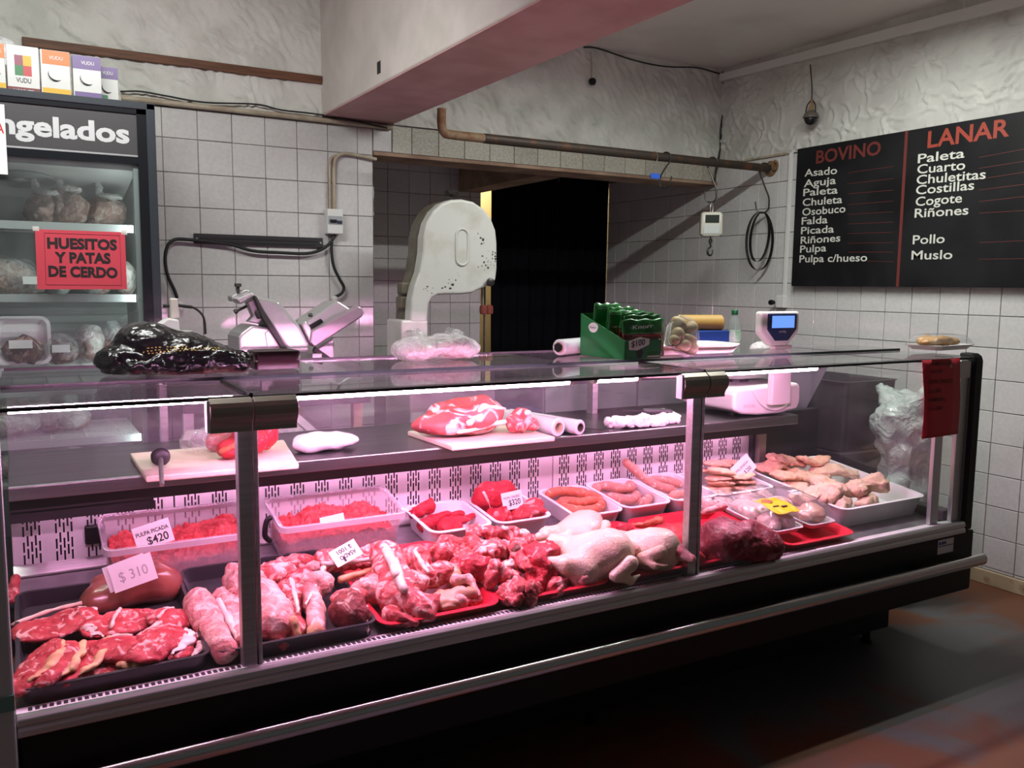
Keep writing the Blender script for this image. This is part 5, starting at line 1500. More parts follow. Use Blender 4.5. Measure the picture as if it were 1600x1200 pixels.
thingpiece('beef_block', 'dark red beef block at the front right of the second black tray', [('e', D(545, 950, .050), (0.040, 0.035, 0.036)), ('e', D(552, 962, .040), (0.038, 0.03, 0.034)), ('e', D(535, 955, .044), (0.028, 0.03, 0.034))], meat_mat('dark_beef', (0.17, 0.03, 0.03), (0.28, 0.06, 0.055), (0.60, 0.36, 0.30), 0.64, 0.04, 22), 26, PG, [('fat_cap', [('e', D(545, 930, .066), (0.040, 0.026, 0.012))], M_RIB), ('sinew', [('c', D(572, 945, .065), D(575, 990, .02), 0.005, 0.003)], M_FATW)])
piece('pork_chunk', 'rosy pork piece at the back of the second black tray near the post', [('e', D(432, 898, .050), (0.045, 0.04, 0.035)), ('c', D(445, 885, .05), D(480, 880, .055), 0.022, 0.018)], M_RIB, 27, PG)
piece('pork_chunk', 'small round pork piece behind the fat striped chunks', [('e', D(470, 908, .050), (0.040, 0.035, 0.028))], M_LEAN, 28, PG)
thingpiece('rib_slab', 'layered rib slab with orange rind under the upside-down card', [('c', D(500, 872, .070), D(590, 862, .070), 0.022, 0.022), ('c', D(510, 885, .060), D(592, 875, .055), 0.020, 0.018)], M_RIB, 29, None, [('rind', [('c', D(535, 908, .060), D(592, 886, .062), 0.012, 0.008)], M_RIND), ('fat_layer', [('c', D(505, 880, .084), D(580, 872, .080), 0.008, 0.008)], M_FATW)])
piece('pork_shred', 'ragged end of pork sticking up behind the second black tray', [('c', D(455, 878, .060), D(462, 868, .085), 0.014, 0.004), ('c', D(462, 880, .055), D(500, 885, .06), 0.018, 0.014)], M_PORK, 30, PG)
piece('meat_scrap', 'small brown scrap between belly slab and front edge of the second black tray', [('c', D(430, 1008, .02), D(450, 1002, .02), 0.014, 0.012)], M_BONY, 31, PG)

# ---- first red tray: rib rack, trotters
RG = 'pieces in the first red tray'
thingpiece('rib_rack', 'big curled rib rack with white bone at its top', [('c', D(605, 870, .085), D(618, 930, .055), 0.036, 0.034), ('c', D(618, 930, .055), D(665, 950, .040), 0.036, 0.030), ('c', D(665, 950, .04), D(690, 930, .05), 0.024, 0.014), ('e', D(640, 915, .055), (0.05, 0.04, 0.03))], M_RIB, 32, RG,
           [('bone', [('c', D(603, 862, .125), D(617, 900, .105), 0.013, 0.009)], M_BONE), ('fat_sheet', [('c', D(612, 880, .112), D(628, 920, .088), 0.012, 0.012)], M_FATW)], amp=0.007, freq=26)
thingpiece('rib_piece', 'pale rib piece standing behind the curled rack', [('e', D(650, 880, .075), (0.045, 0.03, 0.045)), ('c', D(640, 870, .08), D(672, 905, .06), 0.026, 0.02)], M_RIB, 33, RG, [('fat_edge', [('c', D(648, 865, .115), D(668, 895, .088), 0.006, 0.006)], M_FATW)])
piece('pork_shank', 'reddish brown shank lying low at the front left of the first red tray', [('c', D(585, 915, .04), D(630, 965, .030), 0.030, 0.022), ('c', D(610, 960, .035), D(650, 975, .02), 0.018, 0.012)], M_BONY, 34, RG, amp=0.006)
piece('pork_shank', 'smooth pale shank piece behind the reddish brown one', [('c', D(575, 925, .045), D(600, 905, .055), 0.034, 0.028)], M_PORK, 35, RG)
thingpiece('pork_hock', 'round hock with olive brown skin right of the rib rack', [('e', D(688, 900, .055), (0.040, 0.032, 0.030)), ('c', D(690, 895, .06), D(712, 898, .055), 0.024, 0.022)], M_RIB, 36, RG, [('skin', [('e', D(709, 902, .054), (0.020, 0.026, 0.026))], M_OLIVE)])
thingpiece('pork_trotter', 'folded trotter with olive skin at the front right of the first red tray', [('c', D(690, 935, .04), D(738, 925, .045), 0.020, 0.016), ('e', D(700, 945, .032), (0.034, 0.025, 0.02))], M_OLIVE, 37, RG, [('meat_end', [('e', D(718, 940, .036), (0.020, 0.018, 0.020))], M_PORK)])
piece('pork_trotter', 'small dark trotter end at the front corner of the first red tray', [('c', D(725, 942, .024), D(750, 938, .022), 0.015, 0.013)], M_BONY, 38, RG)
piece('pork_shred', 'thin folded strip of pork lying over the trotters', [('c', D(715, 908, .055), D(735, 905, .06), 0.014, 0.010), ('c', D(735, 905, .06), D(748, 930, .04), 0.010, 0.007)], M_PORK, 39, RG)
piece('pork_chunk', 'pink chunk between hock and bony heap', [('e', D(738, 890, .055), (0.036, 0.03, 0.026)), ('c', D(722, 880, .06), D(755, 885, .055), 0.018, 0.016)], M_RIB, 40, RG)

# ---- bony heap on the second red tray
BG = 'bony pieces heaped on the second red tray'
heap = [(700, 862, .075, 'ragged brown red bone piece at the left end of the heap'), (735, 850, .085, 'long flat bone piece on top of the heap, left side'), (775, 838, .095, 'uppermost long pale bone piece of the heap'), (720, 878, .06, 'dark knobbly bone piece low at the left of the heap'),
        (762, 862, .085, 'knuckled bone piece in the middle of the heap'), (800, 848, .085, 'pale gristly bone piece at the upper right of the heap'), (760, 905, .045, 'round meaty bone piece at the lower left front of the heap'), (785, 890, .060, 'smooth pink bone piece in the middle front of the heap'),
        (815, 880, .070, 'bone piece with a dark cut socket near the front of the heap'), (800, 920, .035, 'bone piece with olive brown cut end at the front of the heap'), (845, 868, .080, 'broad red meat piece at the right of the heap'), (850, 900, .050, 'fibrous meat piece under the broad red one'),
        (885, 890, .045, 'pale stringy scrap piece at the right front of the heap'), (870, 915, .025, 'flat orange tinted scrap at the front right of the heap'), (905, 900, .03, 'small ragged scrap against the chickens'), (830, 925, .025, 'low flat piece at the front edge of the heap'), (745, 885, .065, 'curved red piece between knuckle and round piece'), (830, 850, .080, 'lumpy pale piece at the back right of the heap')]
hr = np.random.RandomState(5)
for i, (px, py, h, lab) in enumerate(heap):
    c = D(px, py, h)
    ang = hr.uniform(-0.9, 0.9) + (0.2 if i in (1, 2) else 0.9)
    L = hr.uniform(0.030, 0.050) * (1.5 if i in (1, 2) else 1.0)
    dx, dy = math.cos(ang) * L, math.sin(ang) * L
    dz = hr.uniform(-0.012, 0.012)
    parts = [('c', c - [dx, dy, dz], c + [dx, dy, dz], hr.uniform(0.016, 0.026), hr.uniform(0.014, 0.026)), ('e', c + hr.uniform(-.02, .02, 3) + [0, -0.008, 0], (hr.uniform(.026, .04), hr.uniform(.022, .032), hr.uniform(.02, .03))),
             ('e', c + [dx, dy, dz] + hr.uniform(-.012, .012, 3), hr.uniform(.018, .028, 3))]
    if i in (10, 11):
        parts.append(('e', c, (0.048, 0.03, 0.036)))
    m = (M_BONY, M_BONY, M_RIB, M_BONY, M_RIB, M_RIB, M_BONY, M_RIB, M_BONY, M_BONY, M_LEAN, M_BEEF, M_PORK, M_BONY, M_PORK, M_BONY, M_LEAN, M_RIB)[i]
    t = thing('meat_bone', lab, 'meat', c, BG)
    piece('lean', None, parts, m, 100 + i * 3, parent=t, amp=0.0085, freq=38, warp=0.016, k=0.008, res=0.006, crease=0.007)
    if i in (2, 4, 5, 7, 8, 9, 17):
        e = c + [dx * 1.0, dy * 1.0 - 0.008, dz + 0.012]
        bm_ = M_OLIVE if i == 9 else (M_BONE if i != 8 else mat('dark_marrow', (0.12, 0.03, 0.02), 0.5))
        piece('bone_end', None, [('e', e, hr.uniform(.013, .02, 3)), ('c', c, e, 0.009, 0.012)], bm_, 140 + i, parent=t, amp=0.003, freq=60, k=0.006, res=0.0055)

# ---- chickens on the third red tray
CG = 'whole chickens on the third red tray'


def chicken(px, py, h, rz, rx, s, lab, seed):
    c = dk(px, py, h)
    M = TRS(c, rz=math.radians(rz), rx=math.radians(rx), s=s)
    t = thing('whole_chicken', lab, 'chicken', c, CG)
    body = [('e', (0, 0, 0), (0.095, 0.068, 0.058)), ('e', (-0.03, 0, 0.022), (0.060, 0.055, 0.045)), ('c', (0.05, 0.05, -0.005), (0.105, 0.045, 0.010), 0.036, 0.028), ('c', (0.05, -0.05, -0.005), (0.105, -0.045, 0.010), 0.036, 0.028)]
    obj('body', org(body, 0.014, 0.0075, 0.0022, 30, seed, 0.004, M=M), M_CHICK, t, smooth=True)
    for sy in (-1, 1):
        obj('drumstick', org([('c', (0.100, sy * 0.045, 0.010), (0.070, sy * 0.062, -0.030), 0.026, 0.020), ('c', (0.110, sy * 0.045, 0.008), (0.165, sy * 0.028, 0.020), 0.022, 0.010), ('e', (0.168, sy * 0.027, 0.021), (0.014, 0.013, 0.013))], 0.012, 0.0065, 0.0018, 40, seed + 2, 0.003, M=M), M_CHICK, t, smooth=True)
        obj('wing', org([('c', (-0.060, sy * 0.062, 0.012), (-0.015, sy * 0.082, -0.010), 0.020, 0.015), ('c', (-0.015, sy * 0.082, -0.010), (-0.055, sy * 0.085, -0.025), 0.014, 0.010), ('c', (-0.055, sy * 0.085, -0.025), (-0.085, sy * 0.07, -0.02), 0.009, 0.005)], 0.008, 0.006, 0.0015, 50, seed + 3, 0.003, M=M), M_CHICK, t, smooth=True)
    obj('neck', org([('c', (-0.088, 0, 0.008), (-0.125, 0, 0.0), 0.022, 0.014)], 0.006, 0.006, 0.003, 50, seed + 4, 0.004, M=M), M_PORK, t, smooth=True)


chicken(905, 832, 0.074, 200, 8, 0.95, 'pale whole chicken lying at the back with its legs to the left', 201)
chicken(935, 868, 0.074, 165, -14, 1.12, 'big pale whole chicken at the front left of the chicken tray', 202)
chicken(1012, 860, 0.070, 120, 10, 1.04, 'rounded whole chicken at the front right of the chicken tray', 203)
piece('giblet', 'small bright red giblet behind the chickens', [('c', D(968, 830, .05), D(985, 828, .055), 0.014, 0.016)], M_BEEF, 204, None)
piece('meat_strip', 'orange pink strip of meat behind the right chicken', [('c', D(990, 822, .06), D(1030, 814, .07), 0.012, 0.018), ('c', D(960, 838, .05), D(975, 842, .045), 0.006, 0.006)], M_SAUSR, 205, None)

# ---- red lean and dark roast around the second post
thingpiece('beef_roast', 'large dark purple red roast on the red tray right of the second steel post', [('e', D(1150, 844, .070), (0.105, 0.085, 0.062)), ('e', D(1185, 850, .052), (0.070, 0.07, 0.045)), ('e', D(1115, 846, .062), (0.07, 0.075, 0.055)), ('c', D(1130, 818, .08), D(1175, 825, .07), 0.035, 0.03)], M_DARKR, 211, None,
           [('silverskin', [('e', D(1122, 822, .092), (0.045, 0.035, 0.022))], mat('silverskin', (0.42, 0.22, 0.28), 0.3)), ('pale_flap', [('c', D(1100, 800, .085), D(1130, 790, .10), 0.012, 0.014)], M_PORK)], amp=0.010, freq=18, k=0.02, warp=0.014)
piece('beef_piece', 'bright red boneless beef piece just left of the second steel post', [('e', D(1055, 850, .055), (0.060, 0.05, 0.045)), ('e', D(1072, 872, .035), (0.05, 0.05, 0.035)), ('c', D(1035, 835, .06), D(1075, 828, .07), 0.03, 0.03)], M_BEEF, 214, None, amp=0.006, freq=24)

# ---- white trays: beef cuts, sausages
WG = 'beef cuts in the white trays'


def WZ(k, x, y):
    return deck_z(y) + 0.006


for i, (x, y, h, lab, pr) in enumerate(((1.085, 2.44, .050, 'folded red beef slice sticking up at the back of the first white tray', [('c', (-.03, 0, 0), (.03, 0.01, .02), .020, .018), ('c', (.02, .01, .01), (.035, .01, .045), .016, .010)]),
                                        (1.075, 2.38, .035, 'dark red beef scrap at the left side of the first white tray', [('c', (-.015, .0, .0), (.02, .0, .0), .024, .02)]),
                                        (1.150, 2.42, .040, 'flat red beef strip across the first white tray', [('c', (-.045, 0, 0), (.060, -.015, .010), .020, .012)]),
                                        (1.130, 2.345, .035, 'red beef lump at the front of the first white tray', [('e', (0, 0, 0), (.045, .035, .024))]),
                                        (1.195, 2.37, .040, 'torn red beef end at the right of the first white tray', [('c', (-.02, 0, 0), (.035, .01, .012), .018, .008)]))):
    c = np.array((x, y, WZ(0, x, y) + h))
    piece('beef_cut', lab, [(p[0], c + p[1], *((c + p[2],) if p[0] == 'c' else (p[2],)), *p[3:]) for p in pr], M_BEEF, 220 + i, WG, amp=0.005, freq=40)
c = np.array((1.345, 2.45, WZ(0, 0, 2.45) + 0.065))
thingpiece('beef_roast', 'tall square red beef roast at the back of the white tray with the $320 card', [('e', c, (0.075, 0.045, 0.055)), ('e', c + [-0.03, 0.0, 0.015], (0.05, 0.045, 0.045)), ('e', c + [0.035, 0, 0.02], (0.05, 0.04, 0.04))], M_BEEF, 230, WG, [('fat_seam', [('c', c + [-0.06, -0.035, 0.035], c + [-0.035, -0.042, -0.02], 0.006, 0.004)], M_FATW)])
c = np.array((1.315, 2.36, WZ(0, 0, 2.36) + 0.045))
piece('beef_cut', 'red beef pieces in front of the tall roast, left', [('e', c, (.045, .04, .03)), ('c', c + [.02, 0, .02], c + [.05, .02, .035], .018, .016)], M_BEEF, 233, WG)
c = np.array((1.40, 2.35, WZ(0, 0, 2.35) + 0.045))
piece('beef_cut', 'long thin red beef strip at the front of the $320 tray', [('c', c + [-.06, -.02, .0], c + [.05, -.02, .004], .016, .020), ('c', c + [-.04, .01, .01], c + [.05, .02, .02], .02, .026)], M_LEAN, 234, WG)


def sausage(name, lab, path, r, m, seed, group):
    P = spline(path, 6); n = len(P)
    rr = np.full(n, r) * (1 + 0.05 * np.sin(np.arange(n) * 0.9 + seed))
    rr[0], rr[-1] = r * .45, r * .45; rr[1], rr[-2] = r * .85, r * .85
    tag(obj(name, rough_up(MB().tube(P, rr, 12), 0.001, 60, seed), m, smooth=True), lab, 'sausage', group)


SAG = 'sausages in the white trays'
z = WZ(2, 0, 2.38)
sp = [(1.632 + (0.030 + 0.0068 * t) * math.cos(t * 1.0) * 1.15, 2.385 + (0.030 + 0.0068 * t) * math.sin(t) * 1.2, z + 0.026 + 0.003 * t + 0.125 * ((0.030 + 0.0068 * t) * math.sin(t))) for t in np.linspace(0.5, 8.6, 24)]
sausage('sausage_coil', 'coiled red sausage in the white tray right of the $320 tray', sp, 0.0175, M_SAUSR, 1, SAG)
sausage('sausage', 'red sausage lying inside the coil', [(1.60, 2.36, z + .05), (1.64, 2.34, z + .056), (1.69, 2.35, z + .05)], 0.016, M_SAUSR, 2, SAG)
for i, (pts, lab) in enumerate(((((1.765, 2.46, .05), (1.79, 2.49, .055), (1.84, 2.485, .055), (1.86, 2.44, .05), (1.83, 2.41, .05)), 'curved pale sausage at the back of the fourth white tray'),
                                (((1.76, 2.40, .055), (1.80, 2.36, .055), (1.85, 2.36, .05), (1.90, 2.40, .05)), 'long pale sausage across the front of the fourth white tray'),
                                (((1.80, 2.43, .075), (1.84, 2.40, .075), (1.885, 2.42, .07), (1.91, 2.46, .06)), 'pale sausage lying on top in the fourth white tray'),
                                (((1.85, 2.32, .045), (1.885, 2.33, .05), (1.92, 2.36, .05)), 'short pale sausage at the front right of the fourth white tray'))):
    sausage('sausage', lab, [(a, b, WZ(0, 0, b) + e - 0.012) for a, b, e in pts], 0.0185, M_SAUS, 10 + i, SAG)
for i, (pts, lab) in enumerate(((((1.915, 2.505, .135), (1.945, 2.49, .11), (1.98, 2.45, .075), (2.01, 2.40, .060), (2.05, 2.37, .055)), 'pale sausage with its end sticking up against the rear panel'),
                                (((1.99, 2.46, .06), (2.03, 2.47, .06), (2.08, 2.45, .06), (2.11, 2.40, .055)), 'pale sausage curving across the fifth white tray'),
                                (((1.99, 2.33, .045), (2.03, 2.34, .05), (2.075, 2.33, .05)), 'short pale sausage at the front of the fifth white tray'))):
    sausage('sausage', lab, [(a, b, WZ(0, 0, b) + e - 0.010) for a, b, e in pts], 0.0165, M_SAUS, 20 + i, SAG)

# ---- breaded patties and cutlets
PT = 'breaded patties in the white tray'


def patty_mesh(r, t_, seed):
    return org([('e', (0, 0, 0), (r, r, t_))], 0.004, 0.006, 0.0032, 70, seed, 0.010)


pats = [obj('breaded_patty', patty_mesh(0.052, 0.011, s), M_CRUMB, smooth=True) for s in (1, 2, 3)]
for q in pats:
    q.location = (0, 0, 0)
spots = [(2.235, 2.335, 0, 'bottom patty of the left stack'), (2.236, 2.335, 1, 'second patty of the left stack'), (2.232, 2.338, 2, 'third patty of the left stack'), (2.238, 2.340, 3, 'top patty of the left stack behind the price card'),
         (2.335, 2.325, 0, 'bottom patty of the middle stack'), (2.337, 2.323, 1, 'second patty of the middle stack'), (2.333, 2.326, 2, 'top patty of the middle stack'), (2.20, 2.31, -0.3, 'low patty at the front left of the tray'),
         (2.31, 2.44, 2.6, 'large raised patty behind the middle stack'), (2.40, 2.44, 2.2, 'patty overlapping the bin at the back right'), (2.30, 2.44, 1.2, 'patty under the raised one at the back')]
for i, (x, y, lv, lab) in enumerate(spots):
    src = pats[i % 3]
    o = src if i < 3 else src.copy()
    if i >= 3:
        COL.objects.link(o)
    o.location = (x, y, deck_z(y) + 0.034 + max(lv, 0) * 0.0205)
    o.rotation_euler = (SL + rng.uniform(-.05, .05), rng.uniform(-.06, .06), rng.uniform(0, 6))
    o.scale = (1, 1, 1) if i != 8 else (1.15, 1.1, 1.1)
    tag(o, 'orange breaded patty, ' + lab, 'patty', PT)
CUG = 'breaded cutlets in the white bin'
cut_spots = [(2.565, 2.40, .075, .10, .055, .016, 20, 0, 'long breaded cutlet at the back left of the bin'), (2.66, 2.41, .090, .10, .055, .016, -5, 6, 'smooth breaded cutlet on top at the back of the bin'), (2.60, 2.33, .060, .11, .06, .018, 15, 3, 'ragged breaded cutlet in front of the smooth one'),
             (2.76, 2.36, .095, .085, .05, .014, -12, 4, 'thin breaded cutlet at the back right of the bin'), (2.70, 2.30, .065, .11, .06, .02, 8, 0, 'breaded cutlet under the second price card'), (2.55, 2.27, .050, .09, .055, .016, 30, 0, 'low breaded cutlet at the left wall of the bin'), (2.80, 2.29, .070, .10, .055, .018, -20, 0, 'breaded cutlet at the right wall of the bin')]
for i, (x, y, h, a, b, t_, rz, ry, lab) in enumerate(cut_spots):
    mb = org([('e', (0, 0, 0), (a, b, t_)), ('e', (a * .4, b * .2, 0), (a * .55, b * .7, t_ * 1.05)), ('e', (-a * .45, -b * .15, 0), (a * .5, b * .7, t_))], 0.008, 0.0065, 0.005, 55, 300 + i, 0.018, crease=.004, M=TRS((x, y, deck_z(y) + h), rz=math.radians(rz), rx=SL, ry=math.radians(ry)))
    tag(obj('breaded_cutlet', mb, M_CRUMB if i < 4 else M_CUTLET, smooth=True), lab, 'cutlet', CUG)
for i, (px, py, h, a, b, t_, rz, rx, lab) in enumerate(((1312, 776, .090, .075, .06, .030, 18, -12, 'large pale breaded chicken breast at the front of the bin'), (1352, 768, .095, .070, .06, .030, 22, -14, 'crumbly chicken breast in the middle of the bin'), (1275, 782, .075, .075, .06, .026, 5, -8, 'pale chicken breast at the front left of the bin'),
                                                       (1380, 762, .095, .062, .06, .030, 25, -10, 'pink topped chicken breast at the right end of the bin'), (1328, 796, .062, .060, .035, .022, 28, -10, 'greyish chicken breast low at the front wall of the bin'), (1300, 762, .085, .08, .05, .026, 10, 0, 'chicken breast behind the large pale one'), (1370, 788, .065, .055, .03, .022, 20, -10, 'small ragged chicken breast above the low grey white card'))):
    c = dk(px, py, h)
    c = c + [0, .035, .004]
    mb = org([('e', (0, 0, 0), (a, b, t_)), ('e', (a * .45, b * .1, .004), (a * .5, b * .8, t_ * .95)), ('e', (-a * .5, 0, -.002), (a * .45, b * .75, t_ * .8))], 0.010, 0.0065, 0.006, 45, 320 + i, 0.018, crease=.006, M=TRS(c, rz=math.radians(rz), rx=math.radians(rx) + SL))
    tag(obj('chicken_breast', mb, M_CUTLET, smooth=True), lab, 'chicken', 'chicken breasts in the white bin')

# ---- wrapped packs
M_WRAP = glass_mat('cling_film', (0.97, 0.97, 0.97), 0.08, 1.45, haze=0.10, hcol=(0.8, 0.78, 0.8))
M_CHB = mat('pale_chicken', (0.76, 0.62, 0.54), 0.4, col2=(0.64, 0.44, 0.38), scale=24, coat=0.4)
M_CHY = mat('tan_chicken', (0.56, 0.42, 0.28), 0.35, col2=(0.48, 0.28, 0.18), scale=20, coat=0.4)


def pack(x0, x1, y0, y1, lift, m, lab, seed, lumps, rx=0.0):
    cx, cyy = (x0 + x1) / 2, (y0 + y1) / 2
    z = deck_z(cyy) + lift
    t = thing('wrapped_pack', lab, 'wrapped meat', (cx, cyy, z), 'foam tray packs wrapped in film')
    M = TRS((cx, cyy, z), rx=SL + rx)
    w_, d_ = x1 - x0, y1 - y0
    obj('foam_tray', move(tray_mb(w_, d_, 0.020, flare=0.012, rim=0.004, r=0.02), M), M_TRAYW, t, smooth='auto')
    obj('contents', org([('e', (u * w_, v * d_, 0.010 + r3[2] * 0.7), r3) for u, v, r3 in lumps], 0.006, 0.006, 0.004, 45, seed, 0.010, crease=.006, M=M), m, t, smooth=True)
    hmax = max(r3[2] for *_, r3 in lumps) * 1.62 + 0.014
    rings = [rring(w_ * a, d_ * a, 0.02, 0.018 + hmax * b_) for a, b_ in ((1.02, 0.0), (0.98, 0.25), (0.82, 0.75), (0.55, 0.95), (0.2, 1.0))]
    obj('film', move(rough_up(MB().loft(rings, caps=False), 0.0015, 60, seed), M), M_WRAP, t, smooth=True, fix=False)
    return t, M, w_, d_, hmax


t1, M1, w1, d1, h1 = pack(2.105, 2.245, 1.945, 2.205, 0.030, M_CHB, 'film wrapped foam tray of pale chicken with a yellow label', 401, [(-.18, -.25, (.035, .045, .024)), (.2, -.28, (.034, .045, .024)), (-.15, .15, (.036, .05, .026)), (.2, .15, (.034, .05, .026)), (0, .36, (.05, .03, .022))])
G = []
for u in np.linspace(-.040, .064, 6):
    G.append([(u, v, 0.019 + h1 * (1.0 - 0.3 * abs(v + .03) / .13) + 0.003 + 0.002 * math.sin(u * 90 + v * 60)) for v in np.linspace(-.108, .012, 6)])
lb = obj('label', move(MB().sheet(np.array(G), 0.0008), M1), mat('yellow_label', (0.72, 0.47, 0.01), 0.35, col2=(0.55, 0.56, 0.02), scale=5, mix=(0.45, 0.6)), t1)
obj('label_print', move(MB().prism([(-0.005 + .022 * math.cos(a), -.022 + .017 * math.sin(a), 0.019 + h1 * 0.99) for a in np.linspace(0, 6.28, 16, endpoint=False)], (0, 0, 0.004)), M1), mat('brown_print', (0.30, 0.13, 0.05), 0.5), lb)
for k in range(2):
    obj('label_print', move(MB().box((-.018 + k * .034, -.066 - k * .008, 0.019 + h1 * 0.93), (.008 + k * .030, -.058 - k * .008, 0.019 + h1 * 0.93 + .005)), M1), M_INK, lb)
t2, M2, w2, d2, h2 = pack(2.268, 2.392, 1.940, 2.195, 0.032, M_CHY, 'film wrapped foam tray of tan chicken with a white label, beside the big bin', 411, [(-.15, -.2, (.034, .05, .022)), (.12, -.25, (.036, .045, .032)), (-.1, .15, (.03, .04, .022))])
obj('label', move(MB().box((-.012, -.005, h2 * 0.93 + 0.018), (.032, .035, h2 * 0.93 + 0.0190)), M2), M_PAPER, t2)
obj('label_print', move(MB().box((-.006, .012, h2 * 0.93 + 0.0190), (.026, .018, h2 * 0.93 + 0.0195)).box((-.006, .000, h2 * 0.93 + 0.0190), (.014, .003, h2 * 0.93 + 0.0195)), M2), M_INK, t2)
t3, M3, w3, d3, h3 = pack(2.02, 2.20, 2.20, 2.275, 0.020, M_CHB, 'shiny film wrapped pack of pale meat behind the dark roast', 421, [(-.25, 0, (.04, .03, .022)), (.2, 0, (.045, .03, .024))], rx=0.2)
t4, M4, w4, d4, h4 = pack(2.215, 2.39, 2.205, 2.265, 0.020, M_CHB, 'shiny film wrapped pack of pale meat behind the yellow label pack', 431, [(-.2, 0, (.045, .028, .022)), (.25, 0, (.035, .028, .02))], rx=0.2)

# ---- price cards
PCG = 'white price cards among the meat'


def card(px, py, h, w_, hh, lines, lab, rx=-18, rz=0, ry=0, y=None, ink=None, flip=False):
    c = dk(px, py, h) if y is None else ay(px, py, y)
    o = tagcard('price_card', lines, c, w_, hh, math.radians(rx), math.radians(rz), None, math.radians(ry), ink=ink, flip=flip)
    tag(o, lab, 'price card', PCG)
    return o


card(245, 853, 0, 0.092, 0.062, [('PULPA PICADA', .06, .58, .88, .17), ('$420', .30, .14, .58, .34, .018)], 'white price card reading PULPA PICADA $420 in the left mince tub', rx=-12, ry=-13, y=2.36)
card(214, 915, 0.085, 0.098, 0.066, [('$ 310', .18, .30, .66, .36, .002)], 'washed out white price card reading $ 310 standing on the liver', rx=-14, ry=-13, ink=mat('faded_ink', (.40, .38, .40), .6))
card(205, 914, 0, 0.094, 0.062, [], 'blank white card tucked behind the $ 310 card on the liver', rx=-14, ry=-15, y=dk(214, 915, 0.085)[1] + 0.004)
card(524, 836, 0, 0.072, 0.058, [('$420', .2, .3, .6, .3)], 'white price card standing inside the right mince tub, seen through its wall', rx=-16, ry=-6, y=2.372)
card(548, 876, 0.095, 0.075, 0.052, [('1', .60, .62, .08, .3), ('ASADO', .15, .52, .62, .24), ('$ 1001', .20, .16, .56, .24)], 'white card lying upside down on the layered rib slab', rx=-50, ry=-22, flip=True)
card(803, 795, 0, 0.074, 0.056, [('PULPA C/HUESO', .08, .62, .82, .13), ('$320', .30, .22, .58, .32, .018)], 'white price card reading $320 on the red beef in the second white tray', rx=-14, ry=-5, y=2.35)
card(1170, 742, 0, 0.095, 0.066, [('MILANESA', .12, .55, .72, .15, .0), ('x $ 250', .28, .16, .5, .22, .01)], 'tilted white price card on the left patty stack', rx=-20, ry=-34, y=2.31)
card(1289, 770, 0, 0.085, 0.052, [('POLLO', .18, .55, .5, .18, .0), ('$ 340', .25, .16, .5, .26, .0)], 'white price card leaning on the cutlets in the big bin', rx=-30, ry=-14, y=2.235)
card(1360, 812, 0, 0.075, 0.040, [('$ 380', .25, .3, .5, .3, .0)], 'grey white card lying low by the front wall of the big bin', rx=-60, ry=-10, y=2.035)

# ================================================================== things on the steel worktop inside the counter
ZW = 0.8622
M_BOARDW = mat('cream_cutting_board', (0.80, 0.66, 0.56), 0.5, col2=(0.72, 0.56, 0.46), scale=10)


def cutboard(q, lab):
    P = [np.array((x, y, ZW)) for x, y in q]
    tag(obj('cutting_board', MB().prism(P, (0, 0, 0.016)), M_BOARDW, bev=0.004), lab, 'cutting board', 'cutting boards on the worktop')


cutboard([(0.262, 2.265), (0.640, 2.252), (0.700, 2.62), (0.262, 2.60)], 'cream cutting board at the left end of the steel worktop')
cutboard([(1.115, 2.295), (1.480, 2.295), (1.485, 2.60), (1.10, 2.60)], 'cream cutting board under the big shoulder of meat')
ZBD = ZW + 0.0165
c = np.array((0.545, 2.40, ZBD + 0.045))
thingpiece('meat_wedge', 'wedge of bright red meat with pale rim on the left cutting board', [('e', c, (0.055, 0.06, 0.045)), ('e', c + [0.045, 0.03, 0.01], (0.045, 0.05, 0.055)), ('e', c + [-0.05, -0.01, -0.02], (0.04, 0.05, 0.028))], M_BEEF, 501, None,
           [('fat_edge', [('c', c + [-0.082, -0.035, -0.02], c + [-0.03, -0.062, 0.01], 0.009, 0.006)], M_SAUSR)], amp=0.004, freq=20)
t = thing('meat_bag', 'clear plastic bag with red meat on the left cutting board', 'bag', (0.48, 2.53, ZBD))
c = np.array((0.475, 2.53, ZBD + 0.03))
obj('contents', org([('e', c + [0.02, 0, -0.006], (0.04, 0.04, 0.024)), ('c', c + [0.0, 0, 0], c + [0.05, 0, 0.02], 0.016, 0.012)], 0.01, 0.007, 0.004, 40, 511, 0.006), M_LEAN, t, smooth=True)
obj('film', org([('e', c + [0, 0, 0.004], (0.075, 0.055, 0.040)), ('e', c + [-0.055, 0, 0.005], (0.03, 0.035, 0.03))], 0.02, 0.007, 0.010, 34, 512, 0.012), M_FILM, t, smooth=True)
